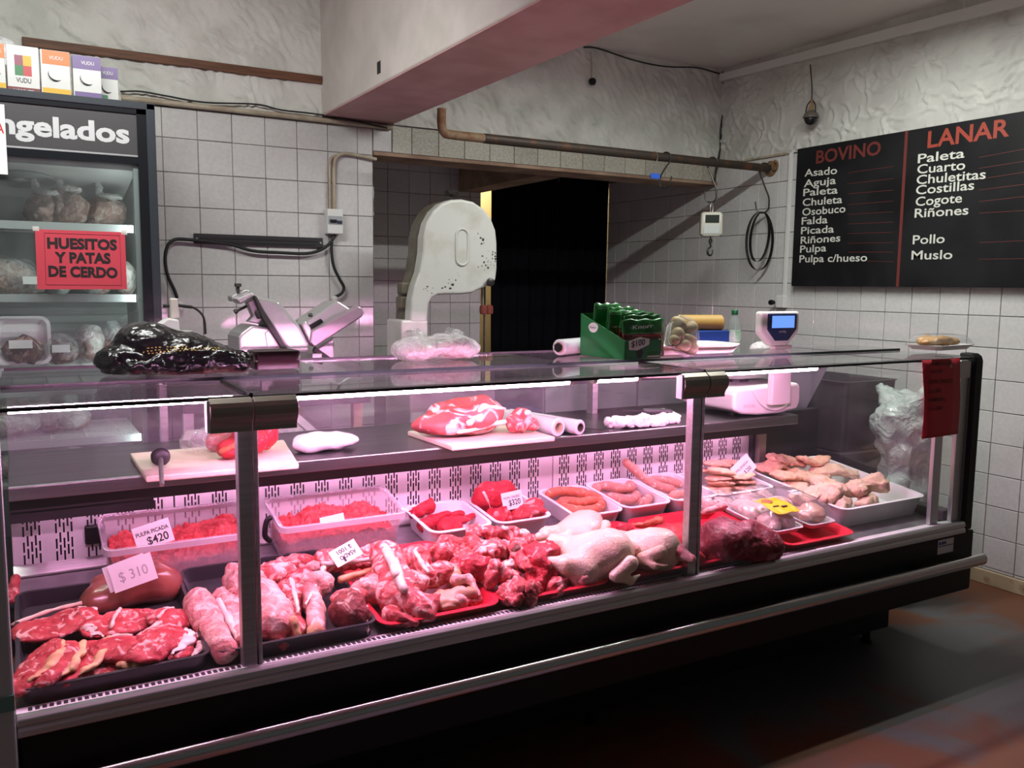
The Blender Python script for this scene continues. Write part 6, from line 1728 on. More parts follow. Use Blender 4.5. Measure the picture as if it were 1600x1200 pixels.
# sharpening steel: black guard and handle, rod towards the glass
g = ay(251, 714, 2.31); ge = ay(253, 758, 2.17)
t = thing('sharpening_steel', 'sharpening steel with black handle and round guard on the left cutting board', 'sharpening steel', (g[0], g[1], ZBD))
obj('handle', org([('c', g + [0.0, 0.02, -0.008], g + [0.010, 0.14, -0.022], 0.014, 0.017)], 0.004, 0.0055, 0.0, 1, 1), M_BLACK, t, smooth=True)
obj('guard', org([('e', g, (0.024, 0.014, 0.024))], 0.004, 0.0045, 0, 1, 1), M_DKPANEL, t, smooth=True)
obj('rod', MB().tube([g, (g + ge) / 2, ge], [0.006, 0.006, 0.005], 10), M_STEEL, t, smooth='auto')
c = np.array((0.785, 2.47, ZW + 0.028))
tag(obj('white_bag', org([('e', c, (0.085, 0.05, 0.032)), ('e', c + [0.05, 0.01, -0.004], (0.06, 0.04, 0.022)), ('e', c + [-0.045, 0, 0.003], (0.05, 0.045, 0.03))], 0.016, 0.0075, 0.005, 26, 521, 0.010, cut=ZW), mat('white_bag', (0.80, 0.77, 0.78), 0.4), smooth=True), 'white plastic bag parcel right of the left cutting board', 'bag')
c = np.array((1.235, 2.45, ZBD + 0.055))
thingpiece('meat_shoulder', 'large red shoulder of meat with white fat on the right cutting board', [('e', c, (0.125, 0.10, 0.058)), ('e', c + [0.06, 0.01, 0.008], (0.09, 0.08, 0.06)), ('e', c + [-0.10, 0.0, -0.015], (0.07, 0.06, 0.032)), ('c', c + [-0.1, 0, -0.02], c + [-0.165, 0.02, -0.02], 0.02, 0.008)], meat_mat('shoulder', (0.46, 0.075, 0.08), (0.58, 0.13, 0.125), (0.88, 0.62, 0.60), 0.555, 0.035, 9, dist=2.2, bump=0.15), 531, None,
           [('fat_seam', [('c', c + [-0.03, -0.088, 0.0], c + [0.03, -0.075, 0.045], 0.012, 0.010), ('c', c + [0.03, -0.075, 0.045], c + [0.11, -0.062, 0.03], 0.010, 0.007)], M_FATW), ('fat_seam', [('c', c + [-0.06, -0.075, -0.028], c + [0.10, -0.085, -0.012], 0.009, 0.008)], M_FATW)], amp=0.006, freq=14, k=0.02)
c = np.array((1.405, 2.40, ZBD + 0.035))
thingpiece('meat_knuckle', 'small bony red meat knuckle beside the large shoulder', [('e', c, (0.040, 0.035, 0.035)), ('e', c + [0.015, 0, 0.022], (0.028, 0.026, 0.024)), ('e', c + [0.045, -0.01, -0.012], (0.028, 0.024, 0.020))], M_RIB, 541, None, [('bone', [('e', c + [0.022, -0.018, 0.028], (0.018, 0.014, 0.014))], M_BONE)], amp=0.006, freq=40)
M_ROLL = mat('plastic_roll', (0.72, 0.72, 0.75), 0.25, coat=0.4)
M_CARD = mat('cardboard_core', (0.55, 0.42, 0.30), 0.8)
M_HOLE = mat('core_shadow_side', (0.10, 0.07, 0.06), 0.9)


def roll(name, a, b, r, core, lab, cmat, group, rm=None):
    a, b = np.array(a, float), np.array(b, float)
    d = (b - a) / np.linalg.norm(b - a)
    t = thing(name, lab, 'roll', (a + b) / 2, group)
    s = np.cross(d, [0, 0, 1]); s /= np.linalg.norm(s); u = np.cross(s, d)
    n = 24
    ring = lambda p, q: [p + q * (math.cos(k * 2 * math.pi / n) * s + math.sin(k * 2 * math.pi / n) * u) for k in range(n)]
    obj('wound_film', MB().loft([ring(a, core * 1.25), ring(a, r - .003), ring(a + d * .003, r), ring(b - d * .003, r), ring(b, r - .003), ring(b, core * 1.25)] + [ring(b, core * 1.25), ring(a, core * 1.25)], caps=False), rm or M_ROLL, t, smooth='auto')
    obj('core', MB().loft([ring(a - d * .001, core), ring(a - d * .001, core * 1.25), ring(b, core * 1.25), ring(b, core), ring(a - d * .001, core)], caps=False), cmat, t, smooth='auto')
    return t


RG2 = 'plastic rolls on the worktop'
roll('bag_roll', (1.535, 2.36, ZW + 0.031), (1.47, 2.66, ZW + 0.031), 0.031, 0.016, 'thick roll of plastic bags on the worktop, left one', M_CARD, RG2)
roll('bag_roll', (1.618, 2.355, ZW + 0.026), (1.535, 2.68, ZW + 0.026), 0.026, 0.012, 'thinner roll of plastic bags on the worktop, right one', M_HOLE, RG2)
k_ = thing('knife', 'dark bladed knife with its tip over the worktop edge beside the rolls', 'knife', (1.69, 2.42, ZW))
obj('blade', MB().prism([(1.655, 2.46, ZW + .008), (1.675, 2.47, ZW + .008), (1.712, 2.38, ZW + .008), (1.720, 2.33, ZW + .008), (1.695, 2.37, ZW + .008)], (0, 0, 0.002)), mat('worn_blade', (0.10, 0.09, 0.09), 0.35, 0.8), k_)
obj('handle', org([('c', (1.664, 2.47, ZW + 0.014), (1.640, 2.58, ZW + 0.014), 0.012, 0.014)], 0.004, 0.005, 0, 1, 1), M_BLACK, k_, smooth=True)
c = np.array((1.93, 2.42, ZW + 0.012))
tag(obj('white_cloth', org([('e', c + [-0.06, 0, 0], (0.075, 0.05, 0.020)), ('e', c + [0.03, 0.0, 0.002], (0.09, 0.05, 0.022)), ('e', c + [0.12, 0.02, 0.008], (0.06, 0.05, 0.028)), ('c', c + [-0.15, 0.01, 0.01], c + [-0.06, 0.0, 0.012], 0.016, 0.018)], 0.008, 0.006, 0.004, 50, 551, 0.014, cut=ZW, crease=.008), mat('white_cotton', (0.80, 0.75, 0.74), 0.9), smooth=True), 'crumpled white cloth on the worktop left of the second steel post', 'cloth')
c = np.array((1.975, 2.43, ZW + 0.046))
kk = thing('knife', 'dark handled knife lying across the crumpled white cloth', 'knife', (1.97, 2.43, ZW + .035))
obj('blade', MB().prism([c + [-0.105, 0.06, 0.006], c + [-0.02, 0.035, 0.0], c + [-0.015, 0.008, 0.0], c + [-0.10, 0.035, 0.004]], (0, 0, 0.003)), mat('dark_blade', (0.09, 0.07, 0.08), 0.35, 0.6), kk)
obj('handle', org([('c', c + [-0.015, 0.02, 0.0], c + [0.09, 0.0, -0.006], 0.013, 0.011)], 0.004, 0.005, 0, 1, 1), M_DKPANEL, kk, smooth=True)

# ---- shop scale with its display post on the customers' side
M_SCW = mat('warm_white_plastic', (0.76, 0.73, 0.71), 0.35)
M_NAVY = mat('navy_bezel', (0.012, 0.025, 0.09), 0.25)
SY = 2.385
sl_, sr_ = ay(1146, 640, SY)[0], ay(1250, 640, SY)[0]
sw, smid = (sr_ - sl_) / 2, (sl_ + sr_) / 2
sc = thing('shop_scale', 'white shop scale on the worktop with steel pan and customer display on a post', 'scale', (smid, 2.55, ZW))
prof = [(-1, .022), (-1, .078), (-.94, .104), (.90, .112), (1, .096), (1, .034), (.92, .006), (.40, -.006), (-.25, -.006), (-.74, .004)]
obj('base', MB().prism([(smid + a * sw, SY, ZW + 0.012 + b) for a, b in prof], (0, 0.30, 0)), M_SCW, sc, bev=0.014, seg=3)
for fx in (smid - .10, smid + .10):
    for fy in (2.47, 2.66):
        obj('foot', MB().lathe([(0.018, 0), (0.018, 0.010), (0.012, 0.016)], (fx, fy, ZW), 12), M_BLACK, sc, smooth='auto')
pl_, pr2 = ay(1206, 620, SY - .03)[0], ay(1236, 620, SY - .03)[0]
post_x, pw = (pl_ + pr2) / 2, (pr2 - pl_) / 2
cur = [(post_x + .125 * u, SY - .003, ZW + .024 + .080 * abs(u) ** 2.4) for u in np.linspace(-1.0, 0.62, 18)]
obj('front_curve', MB().tube(cur, 0.0045, 8), M_SCW, sc, smooth=True)
text('SYSTEL', mat('grey_mark', (0.42, 0.38, 0.40), 0.5), sc, (sl_ + .05, SY - .0005, ZW + 0.040), X3, Z3, 0.065, 0.011, 0.01)
obj('pan', move(MB().loft([rring(.27, .22, .05, .0), rring(.30, .25, .055, .030), rring(.315, .265, .06, .034), rring(.305, .255, .055, .036), rring(.265, .215, .05, .006)]), TRS((smid + .01, 2.56, ZW + 0.142))), mat('pan_steel', (.62, .60, .60), .3, .75), sc, smooth='auto')
obj('pan_support', MB().lathe([(0.05, 0), (0.05, 0.03)], (smid, 2.56, ZW + 0.115), 12), M_DKPANEL, sc)
SD = SY - 0.034
dq1, dq2 = ay(1190, 487, SD), ay(1248, 534, SD)
obj('display_post', MB().prism([(post_x - pw, SD + .004, ZW + .045), (post_x + pw, SD + .004, ZW + .045), (post_x + pw * .92, SD + .004, dq2[2] - .012), (post_x - pw * .92, SD + .004, dq2[2] - .012)], (0, 0.028, 0)), M_SCW, sc, bev=0.006)
hw = (dq2[0] - dq1[0]) / 2
dcx = (dq1[0] + dq2[0]) / 2
hx = lambda k, zt, zb, zp: [(dcx - hw * k, zt), (dcx + hw * k, zt), (dcx + hw * k, zb), (dcx + hw * 0.45 * k, zp), (dcx - hw * 0.45 * k, zp), (dcx - hw * k, zb)]
hd_ = obj('display_head', MB().prism([(a, SD, b) for a, b in hx(1.0, dq1[2], dq1[2] - 0.080, dq2[2] - 0.012)], (0, 0.035, 0)), M_SCW, sc, bev=0.010, seg=3)
off = 0.008
obj('bezel', MB().prism([(a + off, SD - .003, b) for a, b in hx(0.76, dq1[2] - 0.008, dq1[2] - 0.068, dq2[2] + 0.006)], (0, 0.006, 0)), M_NAVY, hd_, bev=0.003)
obj('screen', MB().box((dcx + off - hw * .55, SD - .0045, dq1[2] - .062), (dcx + off + hw * .60, SD - .0025, dq1[2] - .016)), light_mat('lit_screen', (0.16, 0.34, 1.0), 1.15), hd_)
text('SYSTEL', mat('screen_mark', (0.5, 0.55, 0.6), 0.4), hd_, (dcx + off - .020, SD - .0045, dq1[2] - .080), X3, Z3, 0.040, 0.007, 0.01)

# ================================================================== things on the glass top
ZG = 1.1338
# black bag
M_BAGB = mat('black_plastic_bag', (0.008, 0.009, 0.010), 0.12, col2=(0.014, 0.015, 0.015), scale=7, bump=0.55, bscale=40, coat=0.3)
c = np.array((0.345, 2.27, ZG))
bb_ = thing('black_bag', 'crumpled shiny black plastic bag with gold print on the glass counter top', 'bag', c)
mb = org([('e', c + [-0.070, 0.03, 0.050], (0.080, 0.095, 0.078)), ('e', c + [0.0, 0.01, 0.038], (0.11, 0.10, 0.060)), ('e', c + [0.085, -0.01, 0.026], (0.090, 0.085, 0.038)), ('e', c + [-0.130, 0.0, 0.028], (0.052, 0.075, 0.044)), ('c', c + [-0.12, -0.085, 0.010], c + [0.13, -0.07, 0.010], 0.014, 0.014)], 0.02, 0.0046, 0.0, 20, 601, 0.012, cut=ZG + 0.0005)
V, F = mb.data()
W = np.stack([vnoise(V * 13, 3), vnoise(V * 13, 4), vnoise(V * 13, 5)], -1)
rid = np.clip(1 - 3.2 * np.abs(vnoise(V * np.array([20, 20, 42]) + W * 1.1, 8)), 0, 1) + 0.7 * np.clip(1 - 3 * np.abs(vnoise(V * 44 + W, 9)), 0, 1)
low = np.clip((ZG + 0.075 - V[:, 2]) / 0.05, 0.25, 1)
V = V + np.stack([0 * rid, -0.55 * rid, 0.83 * rid], -1) * 0.010 * low[:, None] * (V[:, 2] > ZG + 0.004)[:, None]
fine = np.clip(1 - 3.0 * np.abs(vnoise(V * np.array([52, 52, 90]) + 1.5 * W, 12)), 0, 1) * np.clip((ZG + 0.072 - V[:, 2]) / 0.04, 0.12, 1)
V = V + np.stack([0 * fine, -0.7 * fine, 0.7 * fine], -1) * 0.0065 * (V[:, 2] > ZG + 0.004)[:, None]
mb.v = [V]
obj('film', mb, M_BAGB, bb_, smooth=True)
gp = MB()
M_GOLD = mat('gold_print', (0.50, 0.40, 0.10), 0.4, 0.3)
from mathutils.bvhtree import BVHTree
bt = BVHTree.FromPolygons([tuple(v) for v in V], F)
for row, (n_, u0, u1, zz_) in enumerate(((11, -.075, .01, 0.066), (14, -.085, .025, 0.056), (12, -.075, .02, 0.048), (7, .035, .085, 0.060), (9, .030, .095, 0.050))):
    for x in np.linspace(u0, u1, n_):
        if rng.rand() < .15:
            continue
        o_ = Vector((c[0] + x, c[1] - 0.25, c[2] + zz_ + 0.16)); hit = bt.ray_cast(o_, Vector((0, 0.55, -0.5)).normalized())
        if hit[0] is None:
            continue
        p, nn = np.array(hit[0]), np.array(hit[1])
        tx = np.cross(nn, [0, 0, 1.0]); tx /= max(np.linalg.norm(tx), 1e-6); ty = np.cross(nn, tx)
        a_, b_ = 0.0022 * rng.uniform(.7, 1.2), 0.0016 * rng.uniform(.6, 1.4)
        q = p + nn * 0.0006
        gp.prism([q - tx * a_ - ty * b_, q + tx * a_ - ty * b_, q + tx * a_ + ty * b_, q - tx * a_ + ty * b_], nn * 0.0005)
go_ = obj('gold_print', gp, M_GOLD, bb_, kind='stuff')
# maroon tray
a, b = az(410, 583, ZG), az(482, 578, ZG)
mt = thing('maroon_tray', 'dark maroon plastic tray standing on the glass top by the slicer', 'tray', ((a[0] + b[0]) / 2, 2.29, ZG))
x0, x1 = ay(413, 570, 2.25)[0], ay(481, 570, 2.25)[0]
M_MAR = mat('maroon_plastic', (0.028, 0.006, 0.010), 0.35)
obj('tray_body', MB().loft([rring(x1 - x0, .09, .008, 0.0), rring(x1 - x0 + .004, .095, .010, .020), rring(x1 - x0 - .004, .092, .010, .024), rring(x1 - x0 + .006, .098, .010, .040), rring(x1 - x0 + .002, .094, .01, .046), rring(x1 - x0 - .02, .075, .01, .044)]), M_MAR, mt, smooth='auto')
bpy.data.objects['tray_body'].location = (0, 0.0, 0)
obj('tray_tab', MB().box((x0 - .016, 2.28, ZG + .016), (x0 + .004, 2.30, ZG + .032)), M_MAR, mt, bev=0.002)
# clear bag of pale meat
c = np.array((1.085, 2.36, ZG))
pb_ = thing('clear_bag', 'knotted clear plastic bag of pale pink meat on the glass top', 'bag', c)
obj('contents', org([('e', c + [-0.045, 0, 0.022], (0.05, 0.05, 0.020)), ('e', c + [0.065, 0, 0.024], (0.06, 0.05, 0.022))], 0.012, 0.008, 0.003, 30, 611, 0.006, cut=ZG + .001), mat('pale_pink_meat', (0.72, 0.40, 0.36), 0.4), pb_, smooth=True)
mb = org([('e', c + [-0.07, 0, 0.028], (0.07, 0.07, 0.036)), ('e', c + [0.075, 0, 0.030], (0.072, 0.07, 0.040)), ('e', c + [0, 0, 0.030], (0.09, 0.06, 0.034))], 0.02, 0.007, 0.006, 30, 612, 0.012, cut=ZG)
obj('film', mb, film_mat('clear_bag', (0.86, 0.90, 0.89), 0.52, 0.12, 1.0, 30), pb_, smooth=True)
for q, r_ in (((-.055, .0, .062), 0.0), ((.055, .01, .062), 1.0)):
    G = []
    for i in range(14):
        t_ = i / 13 * 2 * math.pi
        R = 0.034 + .008 * math.sin(3 * t_ + r_)
        ctr = c + np.array(q)
        G.append([ctr + np.array([(R * k) * math.cos(t_) + (r_ - .5) * .02 * k, .02 * math.sin(2 * t_) * k, (.6 * R * k) * math.sin(t_) + 0.012 * k]) for k in (0.35, 0.7, 1.0)])
    obj('knot_loop', rough_up(MB().sheet(np.array(G), 0.0015, (0, 1, 0)), 0.004, 60, 5), film_mat('bag_loop', (0.82, 0.86, 0.85), 0.45, 0.15, 0.8, 40), pb_, smooth=True)
# roll of film behind the green box
roll('film_roll', (1.512, 2.33, ZG + 0.026), (1.75, 2.44, ZG + 0.026), 0.026, 0.014, 'roll of clear film with dark core left of the green box', M_CARD, None)
obj('core_plug', MB().lathe([(0.0155, 0), (0.0155, 0.004)], (1.5085, 2.3285, ZG + 0.026), 6, TRS(ry=-math.pi / 2, rz=math.radians(25))), M_BLACK, bpy.data.objects['film_roll'])

# green display box of soup sachets
M_GRN = mat('green_card', (0.012, 0.17, 0.045), 0.35)
M_GRND = mat('dark_green_film', (0.01, 0.115, 0.022), 0.25, col2=(0.02, 0.22, 0.04), scale=20, coat=0.5)
M_SACH = mat('maroon_film', (0.115, 0.008, 0.014), 0.25, col2=(0.16, 0.02, 0.02), scale=25, coat=0.5)
A = az(976, 562.5, ZG); Bq = az(1032, 559.5, ZG); Dq = az(926, 558, ZG)
gx = thing('sachet_box', 'green cardboard display box of soup sachets with a $100 card on the glass top', 'box', (A + Bq) / 2)
ex = (Bq - A); ex[2] = 0; lx = np.linalg.norm(ex); ex /= lx
ey = np.array([-ex[1], ex[0], 0.0]); ly = 0.215
Gp = lambda u, v, w_: A + ex * u + ey * v + np.array([0, 0, w_])
hF, hB, th = 0.058, 0.135, 0.003
obj('front_wall', MB().prism([Gp(0, 0, 0), Gp(lx, 0, 0), Gp(lx, 0, hF), Gp(0, 0, hF)], ey * th), M_GRN, gx)
for u in (0, lx - th):
    obj('side_wall', MB().prism([Gp(u, 0, 0), Gp(u, ly, 0), Gp(u, ly, hB), Gp(u, 0, hF)], ex * th), M_GRN, gx)
obj('back_wall', MB().prism([Gp(0, ly - th, 0), Gp(lx, ly - th, 0), Gp(lx, ly - th, hB), Gp(0, ly - th, hB)], ey * th), M_GRN, gx)
obj('bottom', MB().prism([Gp(0, 0, 0), Gp(lx, 0, 0), Gp(lx, ly, 0), Gp(0, ly, 0)], (0, 0, th)), M_GRN, gx)
G = [Gp(-.0006, .150 + .022 * math.cos(t_) * (1.1 if t_ < 3 else 1), .092 + .016 * math.sin(t_)) for t_ in np.linspace(0, 6.2, 14)]
lf = obj('logo_leaf', MB().prism(G, -ex * 0.0006), M_PAPER, gx)
text('Knorr', mat('green_ink', (0.01, 0.12, 0.03), 0.5), lf, Gp(-.0014, .166, .089), -ey, Z3, 0.030, 0.008, 0.01)
pr1 = [Gp(.016, -.0012, .030), Gp(.050, -.0012, .028), Gp(.098, -.0012, .044), Gp(.100, -.0012, .062), Gp(.060, -.0012, .068), Gp(.014, -.0012, .056)]
pcd = obj('price_slip', MB().prism(pr1, -ey * .0008), M_PAPER, gx)
text('$100', M_INK, pcd, Gp(.024, -.0022, .038), ex * 1.0 + np.array([0, 0, .12]), Z3, .056, .018, .012)
for k in range(3):
    obj('box_print', MB().prism([Gp(lx * .62, -.0006, .006 + k * .006), Gp(lx * .97, -.0006, .006 + k * .006), Gp(lx * .97, -.0006, .009 + k * .006), Gp(lx * .62, -.0006, .009 + k * .006)], -ey * .0004), M_GRND if k else M_PAPER, gx)
obj('box_print', MB().prism([Gp(lx * .40 + .014 * math.cos(a_), -.0006, .020 + .018 * math.sin(a_)) for a_ in np.linspace(0, 6.2, 9)], -ey * .0004), M_INK, gx)
SCG = 'soup sachets in the green box'
for k, (v, u0, u1, h_, lean, lab) in enumerate(((.175, .012, lx - .03, .168, .015, 'plain green soup sachet at the back left of the green box'), (.135, .03, lx - .012, .158, .02, 'green soup sachet second from the back of the box'), (.105, .012, lx + .01, .148, .02, 'green soup sachet in the middle of the box'), (.070, .03, lx + .015, .142, .02, 'green topped soup sachet third from the front'), (.040, .02, lx + .02, .135, .015, 'green topped maroon soup sachet second from the front'), (.012, .004, lx + .026, .122, -.006, 'frontmost soup sachet with maroon and green film leaning over the $100 card'))):
    t = thing('soup_sachet', lab, 'sachet', Gp((u0 + u1) / 2, v, .004), SCG)
    def grid(z0, z1, dv):
        return np.array([[Gp(u0 + (u1 - u0) * s_, v - lean * w_ / .15 + dv * math.sin(math.pi * s_) ** .6 * (math.sin(math.pi * min(max((w_ - .004) / h_, 0), 1)) ** .6) + .0015 * math.sin(s_ * 23 + w_ * 170 + k), .004 + (h_ - 0.004) * (w_ / h_) + 0.0025 * math.sin(s_ * 17 + k) * (w_ > h_ * .9)) for s_ in np.linspace(0, 1, 12)] for w_ in np.linspace(z0, z1, 10)])
    zt_ = h_ * (.62 if k >= 3 else .0)
    if k >= 3:
        obj('maroon_face', MB().sheet(grid(0.0, zt_, -.008), .004, -ey), M_SACH, t, smooth=True)
    obj('green_top', MB().sheet(grid(zt_, h_, -.008), .004, -ey), M_GRND, t, smooth=True)
    if k == 5:
        wv = grid(zt_, h_, -.008)
        text('Knorr', M_PAPER, t, wv[3][2] - ey * .004, ex + np.array([0, 0, .05]), Z3, (u1 - u0) * .5, .012, .01)
        mv = grid(0.0, zt_, -.008)
        obj('sachet_band', MB().prism([mv[8][2] - ey * .003, mv[8][9] - ey * .003, mv[9][9] - ey * .003 - [0, 0, .003], mv[9][2] - ey * .003 - [0, 0, .003]], -ey * .0006), mat('red_band', (0.30, 0.02, 0.02), 0.4), t)
        obj('bowl_picture', MB().prism([mv[5][9] + ex * .010 * math.cos(a_) - ey * .004 + np.array([0, 0, .016 * math.sin(a_)]) for a_ in np.linspace(0, 6.2, 12)], -ey * .0006), mat('soup_print', (0.34, 0.10, 0.05), 0.4), t)

# white tray with a pack of potatoes
M_POTA = mat('pale_potato', (0.44, 0.34, 0.17), 0.6, col2=(0.30, 0.20, 0.09), scale=22, mix=(0.5, 0.75), bump=0.1, bscale=50)
l_, r_ = az(1034, 560, ZG), az(1193, 551, ZG)
wtr = obj('white_platter', move(MB().loft([rring(.36, .17, .06, 0), rring(.40, .21, .075, .026), rring(.405, .215, .077, .030), rring(.395, .205, .072, .030), rring(.35, .16, .06, .005)]), TRS(((l_[0] + r_[0]) / 2, 2.29, ZG), rz=-0.03)), mat('ivory_melamine', (0.74, 0.73, 0.68), 0.3), smooth='auto')
tag(wtr, 'shallow white platter on the glass top right of the green box', 'tray')
pk = thing('potato_pack', 'film wrapped pack of peeled potatoes leaning on the green box in the platter', 'pack', (l_[0] + .09, 2.25, ZG + .005))
pc_ = ay(1068, 524, 2.20); cx, czz = pc_[0], ZG + 0.066
Mp = TRS((cx, 2.20, czz), ry=math.radians(20), rx=math.radians(-22), rz=math.radians(-8))
for k, (u, w_, r3, rz_) in enumerate(((-.024, .034, (.030, .022, .023), 20), (.018, .030, (.030, .022, .021), -40), (-.022, -.008, (.024, .022, .024), 60), (.022, -.012, (.028, .022, .022), 10), (.000, -.038, (.032, .022, .020), -20), (.034, -.036, (.024, .020, .020), 35), (-.034, -.036, (.020, .020, .018), 0))):
    Mk = TRS((u, 0, w_), ry=math.radians(rz_))
    obj('potato', org([('e', (0, 0, 0), r3), ('e', (r3[0] * .4, 0, r3[2] * .1), (r3[0] * .6, r3[1] * .9, r3[2] * .9))], .006, .006, .0015, 30, 620 + k, .003, M=Mp @ Mk), M_POTA, pk, smooth=True)
oc = [(-.042, -.062), (.042, -.062), (.056, -.046), (.050, .022), (.034, .060), (-.026, .060), (-.054, .020), (-.056, -.046)]
obj('foam_tray', move(MB().prism([(a_, .020, b_) for a_, b_ in oc], (0, .005, 0)), Mp), M_TRAYW, pk, bev=.002)
obj('film', move(MB().loft([[(a_ * s_, y_, b_ * s_) for a_, b_ in oc] for s_, y_ in ((1.0, .02), (1.0, .0), (.96, -.018), (.7, -.026))], caps=True), Mp), M_WRAP, pk, fix=True)
obj('film_rim', move(MB().tube([(a_, -.002, b_) for a_, b_ in oc], .0022, 6, closed=True), Mp), film_mat('film_edge', (0.85, .85, .83), .7, .15, 0), pk, smooth=True)

# things at the back edge: tube, blue box, bottle, white packet
ty = 2.75
a, b = ay(1078, 513, ty), ay(1128, 514, ty)
bk2 = thing('rear_shelf_board', 'pale narrow shelf board running behind the glass top', 'shelf', (2.35, 2.72, 1.05))
obj('board', MB().box((1.9, 2.58, 1.046), (3.0, 2.815, 1.066)), M_SCW, bk2, bev=.003)
for x in (1.95, 2.95):
    obj('upright', MB().box((x - .012, 2.74, .862), (x + .012, 2.78, 1.048)), M_STEEL, bk2)
ZR = 1.0665
bx0, bx1 = ay(1092, 530, 2.66)[0], ay(1140, 530, 2.66)[0]
zb2 = ay(1110, 517, 2.66)[2]
bbx = thing('blue_box', 'flat dark blue box standing behind the white platter', 'box', ((bx0 + bx1) / 2, 2.66, ZR))
obj('carton', MB().box((bx0, 2.66, ZR), (bx1, 2.75, zb2)), mat('blue_card', (0.012, 0.045, 0.22), 0.35), bbx, bev=.004)
for k in range(2):
    obj('rivet', MB().lathe([(.003, 0), (.003, .002)], (bx0 + .085, 2.66, ZR + .02 + k * .035), 8, TRS(rx=math.pi / 2)), M_STEEL, bbx)
tz = zb2 + 0.034
roll('cardboard_tube', (bx1 - .012, 2.70, tz - .004), (bx0 - .03, 2.76, tz - .004), .033, .024, 'mustard cardboard tube lying on the blue box', M_HOLE, None, mat('mustard_card', (.36, .22, .045), .6))
wb = ay(1147, 520, 2.72)
wbt = thing('water_bottle', 'small clear water bottle with green cap and label behind the counter', 'bottle', (wb[0], 2.72, ZR))
M_PET = glass_mat('clear_pet', (.90, .95, .93), .05, 1.45, haze=.12, hcol=(.7, .75, .74))
hb = ay(1147, 484, 2.72)[2] - ZR
obj('bottle_body', MB().lathe([(.024, 0), (.027, .006), (.027, hb * .30), (.025, hb * .34), (.027, hb * .38), (.027, hb * .66), (.018, hb * .82), (.011, hb * .88), (.011, hb * .92)], (wb[0], 2.72, ZR), 18), M_PET, wbt, smooth='auto')
obj('bottle_label', MB().lathe([(.0275, hb * .32), (.0275, hb * .56)], (wb[0], 2.72, ZR), 18), mat('pale_green_label', (.22, .42, .27), .4, col2=(.6, .65, .6), scale=30), wbt, smooth='auto')
obj('bottle_cap', MB().lathe([(.013, hb * .89), (.014, hb * .90), (.014, hb * .99), (.012, hb)], (wb[0], 2.72, ZR), 14), mat('green_cap', (.01, .14, .05), .35), wbt, smooth='auto')
p = ay(1190, 545, 2.64)
tag(obj('white_packet', org([('e', (p[0], 2.64, ZR + .03), (.055, .04, .034))], .01, .009, .004, 20, 640, .006, cut=ZR), M_FILMW, smooth=True), 'white plastic packet on the shelf left of the scale display', 'packet')

# tray of breaded food in film at the right end of the glass top
lf_, rt_ = az(1386, 546, ZG), az(1512, 543, ZG)
bt_ = thing('food_tray', 'foam tray of golden breaded food under film on the glass top, right end', 'tray', ((lf_[0] + rt_[0]) / 2, 2.02, ZG))
cxb = (lf_[0] + rt_[0]) / 2 + .02
Mb = TRS((cxb, 2.03, ZG), rz=math.radians(4))
obj('foam_tray', move(tray_mb(.235, .14, .018, flare=.014, rim=.004, r=.02), Mb), M_TRAYW, bt_, smooth='auto')
M_GOLDF = mat('golden_crust', (.52, .30, .10), .4, col2=(.38, .19, .06), scale=18, bump=.2, bscale=60)
for k, (u, v, r3) in enumerate(((-.075, -.01, (.048, .04, .018)), (-.015, -.015, (.050, .042, .020)), (.045, -.01, (.042, .036, .015)), (-.04, .03, (.05, .03, .02)))):
    obj('breaded_piece', org([('e', (u, v, .012 + r3[2]), r3), ('e', (u + .01, v, .012 + r3[2] * 1.1), (r3[0] * .6, r3[1] * .6, r3[2] * .9))], .008, .007, .002, 40, 650 + k, .006, M=Mb), M_GOLDF, bt_, smooth=True)
obj('film', move(MB().loft([rring(.245 * a_, .148 * b_, .02, z_) for a_, b_, z_ in ((1, 1, .016), (.95, .9, .034), (.80, .75, .052), (.4, .4, .058))]), Mb), M_WRAP, bt_, smooth=True)

# red price list hung on the front pane at the right end
yr_ = YF - 0.006
q = [ay(*p_, yr_) for p_ in ((1441, 563), (1500, 559.5), (1500, 620), (1497, 648), (1492, 677), (1435, 685), (1441, 655), (1444, 625))]
rl = thing('red_price_list', 'long red paper price list hung on the glass at the right end', 'price list', (q[0] + q[1]) / 2)
top = np.array([q[0], q[1]]); bot = np.array([q[5], q[4]])
L_ = [q[0], q[7], q[6], q[5]]; R_ = [q[1], q[2], q[3], q[4]]
Gr = []
for i, t_ in enumerate(np.linspace(0, 3, 13)):
    k = min(int(t_), 2); f_ = t_ - k
    l0 = L_[k] * (1 - f_) + L_[k + 1] * f_; r0 = R_[k] * (1 - f_) + R_[k + 1] * f_
    dy = -0.012 * (t_ / 3) ** 2
    Gr.append([l0 * (1 - s_) + r0 * s_ + np.array([0, dy - .003 * math.sin(math.pi * s_) * (t_ / 3), 0]) for s_ in np.linspace(0, 1, 5)])
obj('sheet', MB().sheet(np.array(Gr), .0008, (0, -1, 0)), mat('dark_red_paper', (.55, .030, .050), .6), rl, smooth=True)
M_DKINK = mat('dark_red_ink', (.07, .004, .008), .6)
for s_, l0, r0 in (('HAMBURGUESA', (1455, 571), (1487, 569)), ('3 x 100', (1455, 583.5), (1472, 582.5)), ('SUPR. POLLO', (1451, 600), (1488, 597.5)), ('2 x 240', (1450, 614.5), (1470, 613)), ('HAMBURG.', (1450, 628), (1477, 626)), ('10 x 340', (1450, 642), (1472, 640))):
    yy = yr_ - .0025 - .010 * ((l0[1] - 560) / 120) ** 2
    a_, b_ = ay(*l0, yy), ay(*r0, yy)
    text(s_, M_DKINK, rl, a_, b_ - a_, Z3, np.linalg.norm(b_ - a_), .0125, .015, th=.0012)
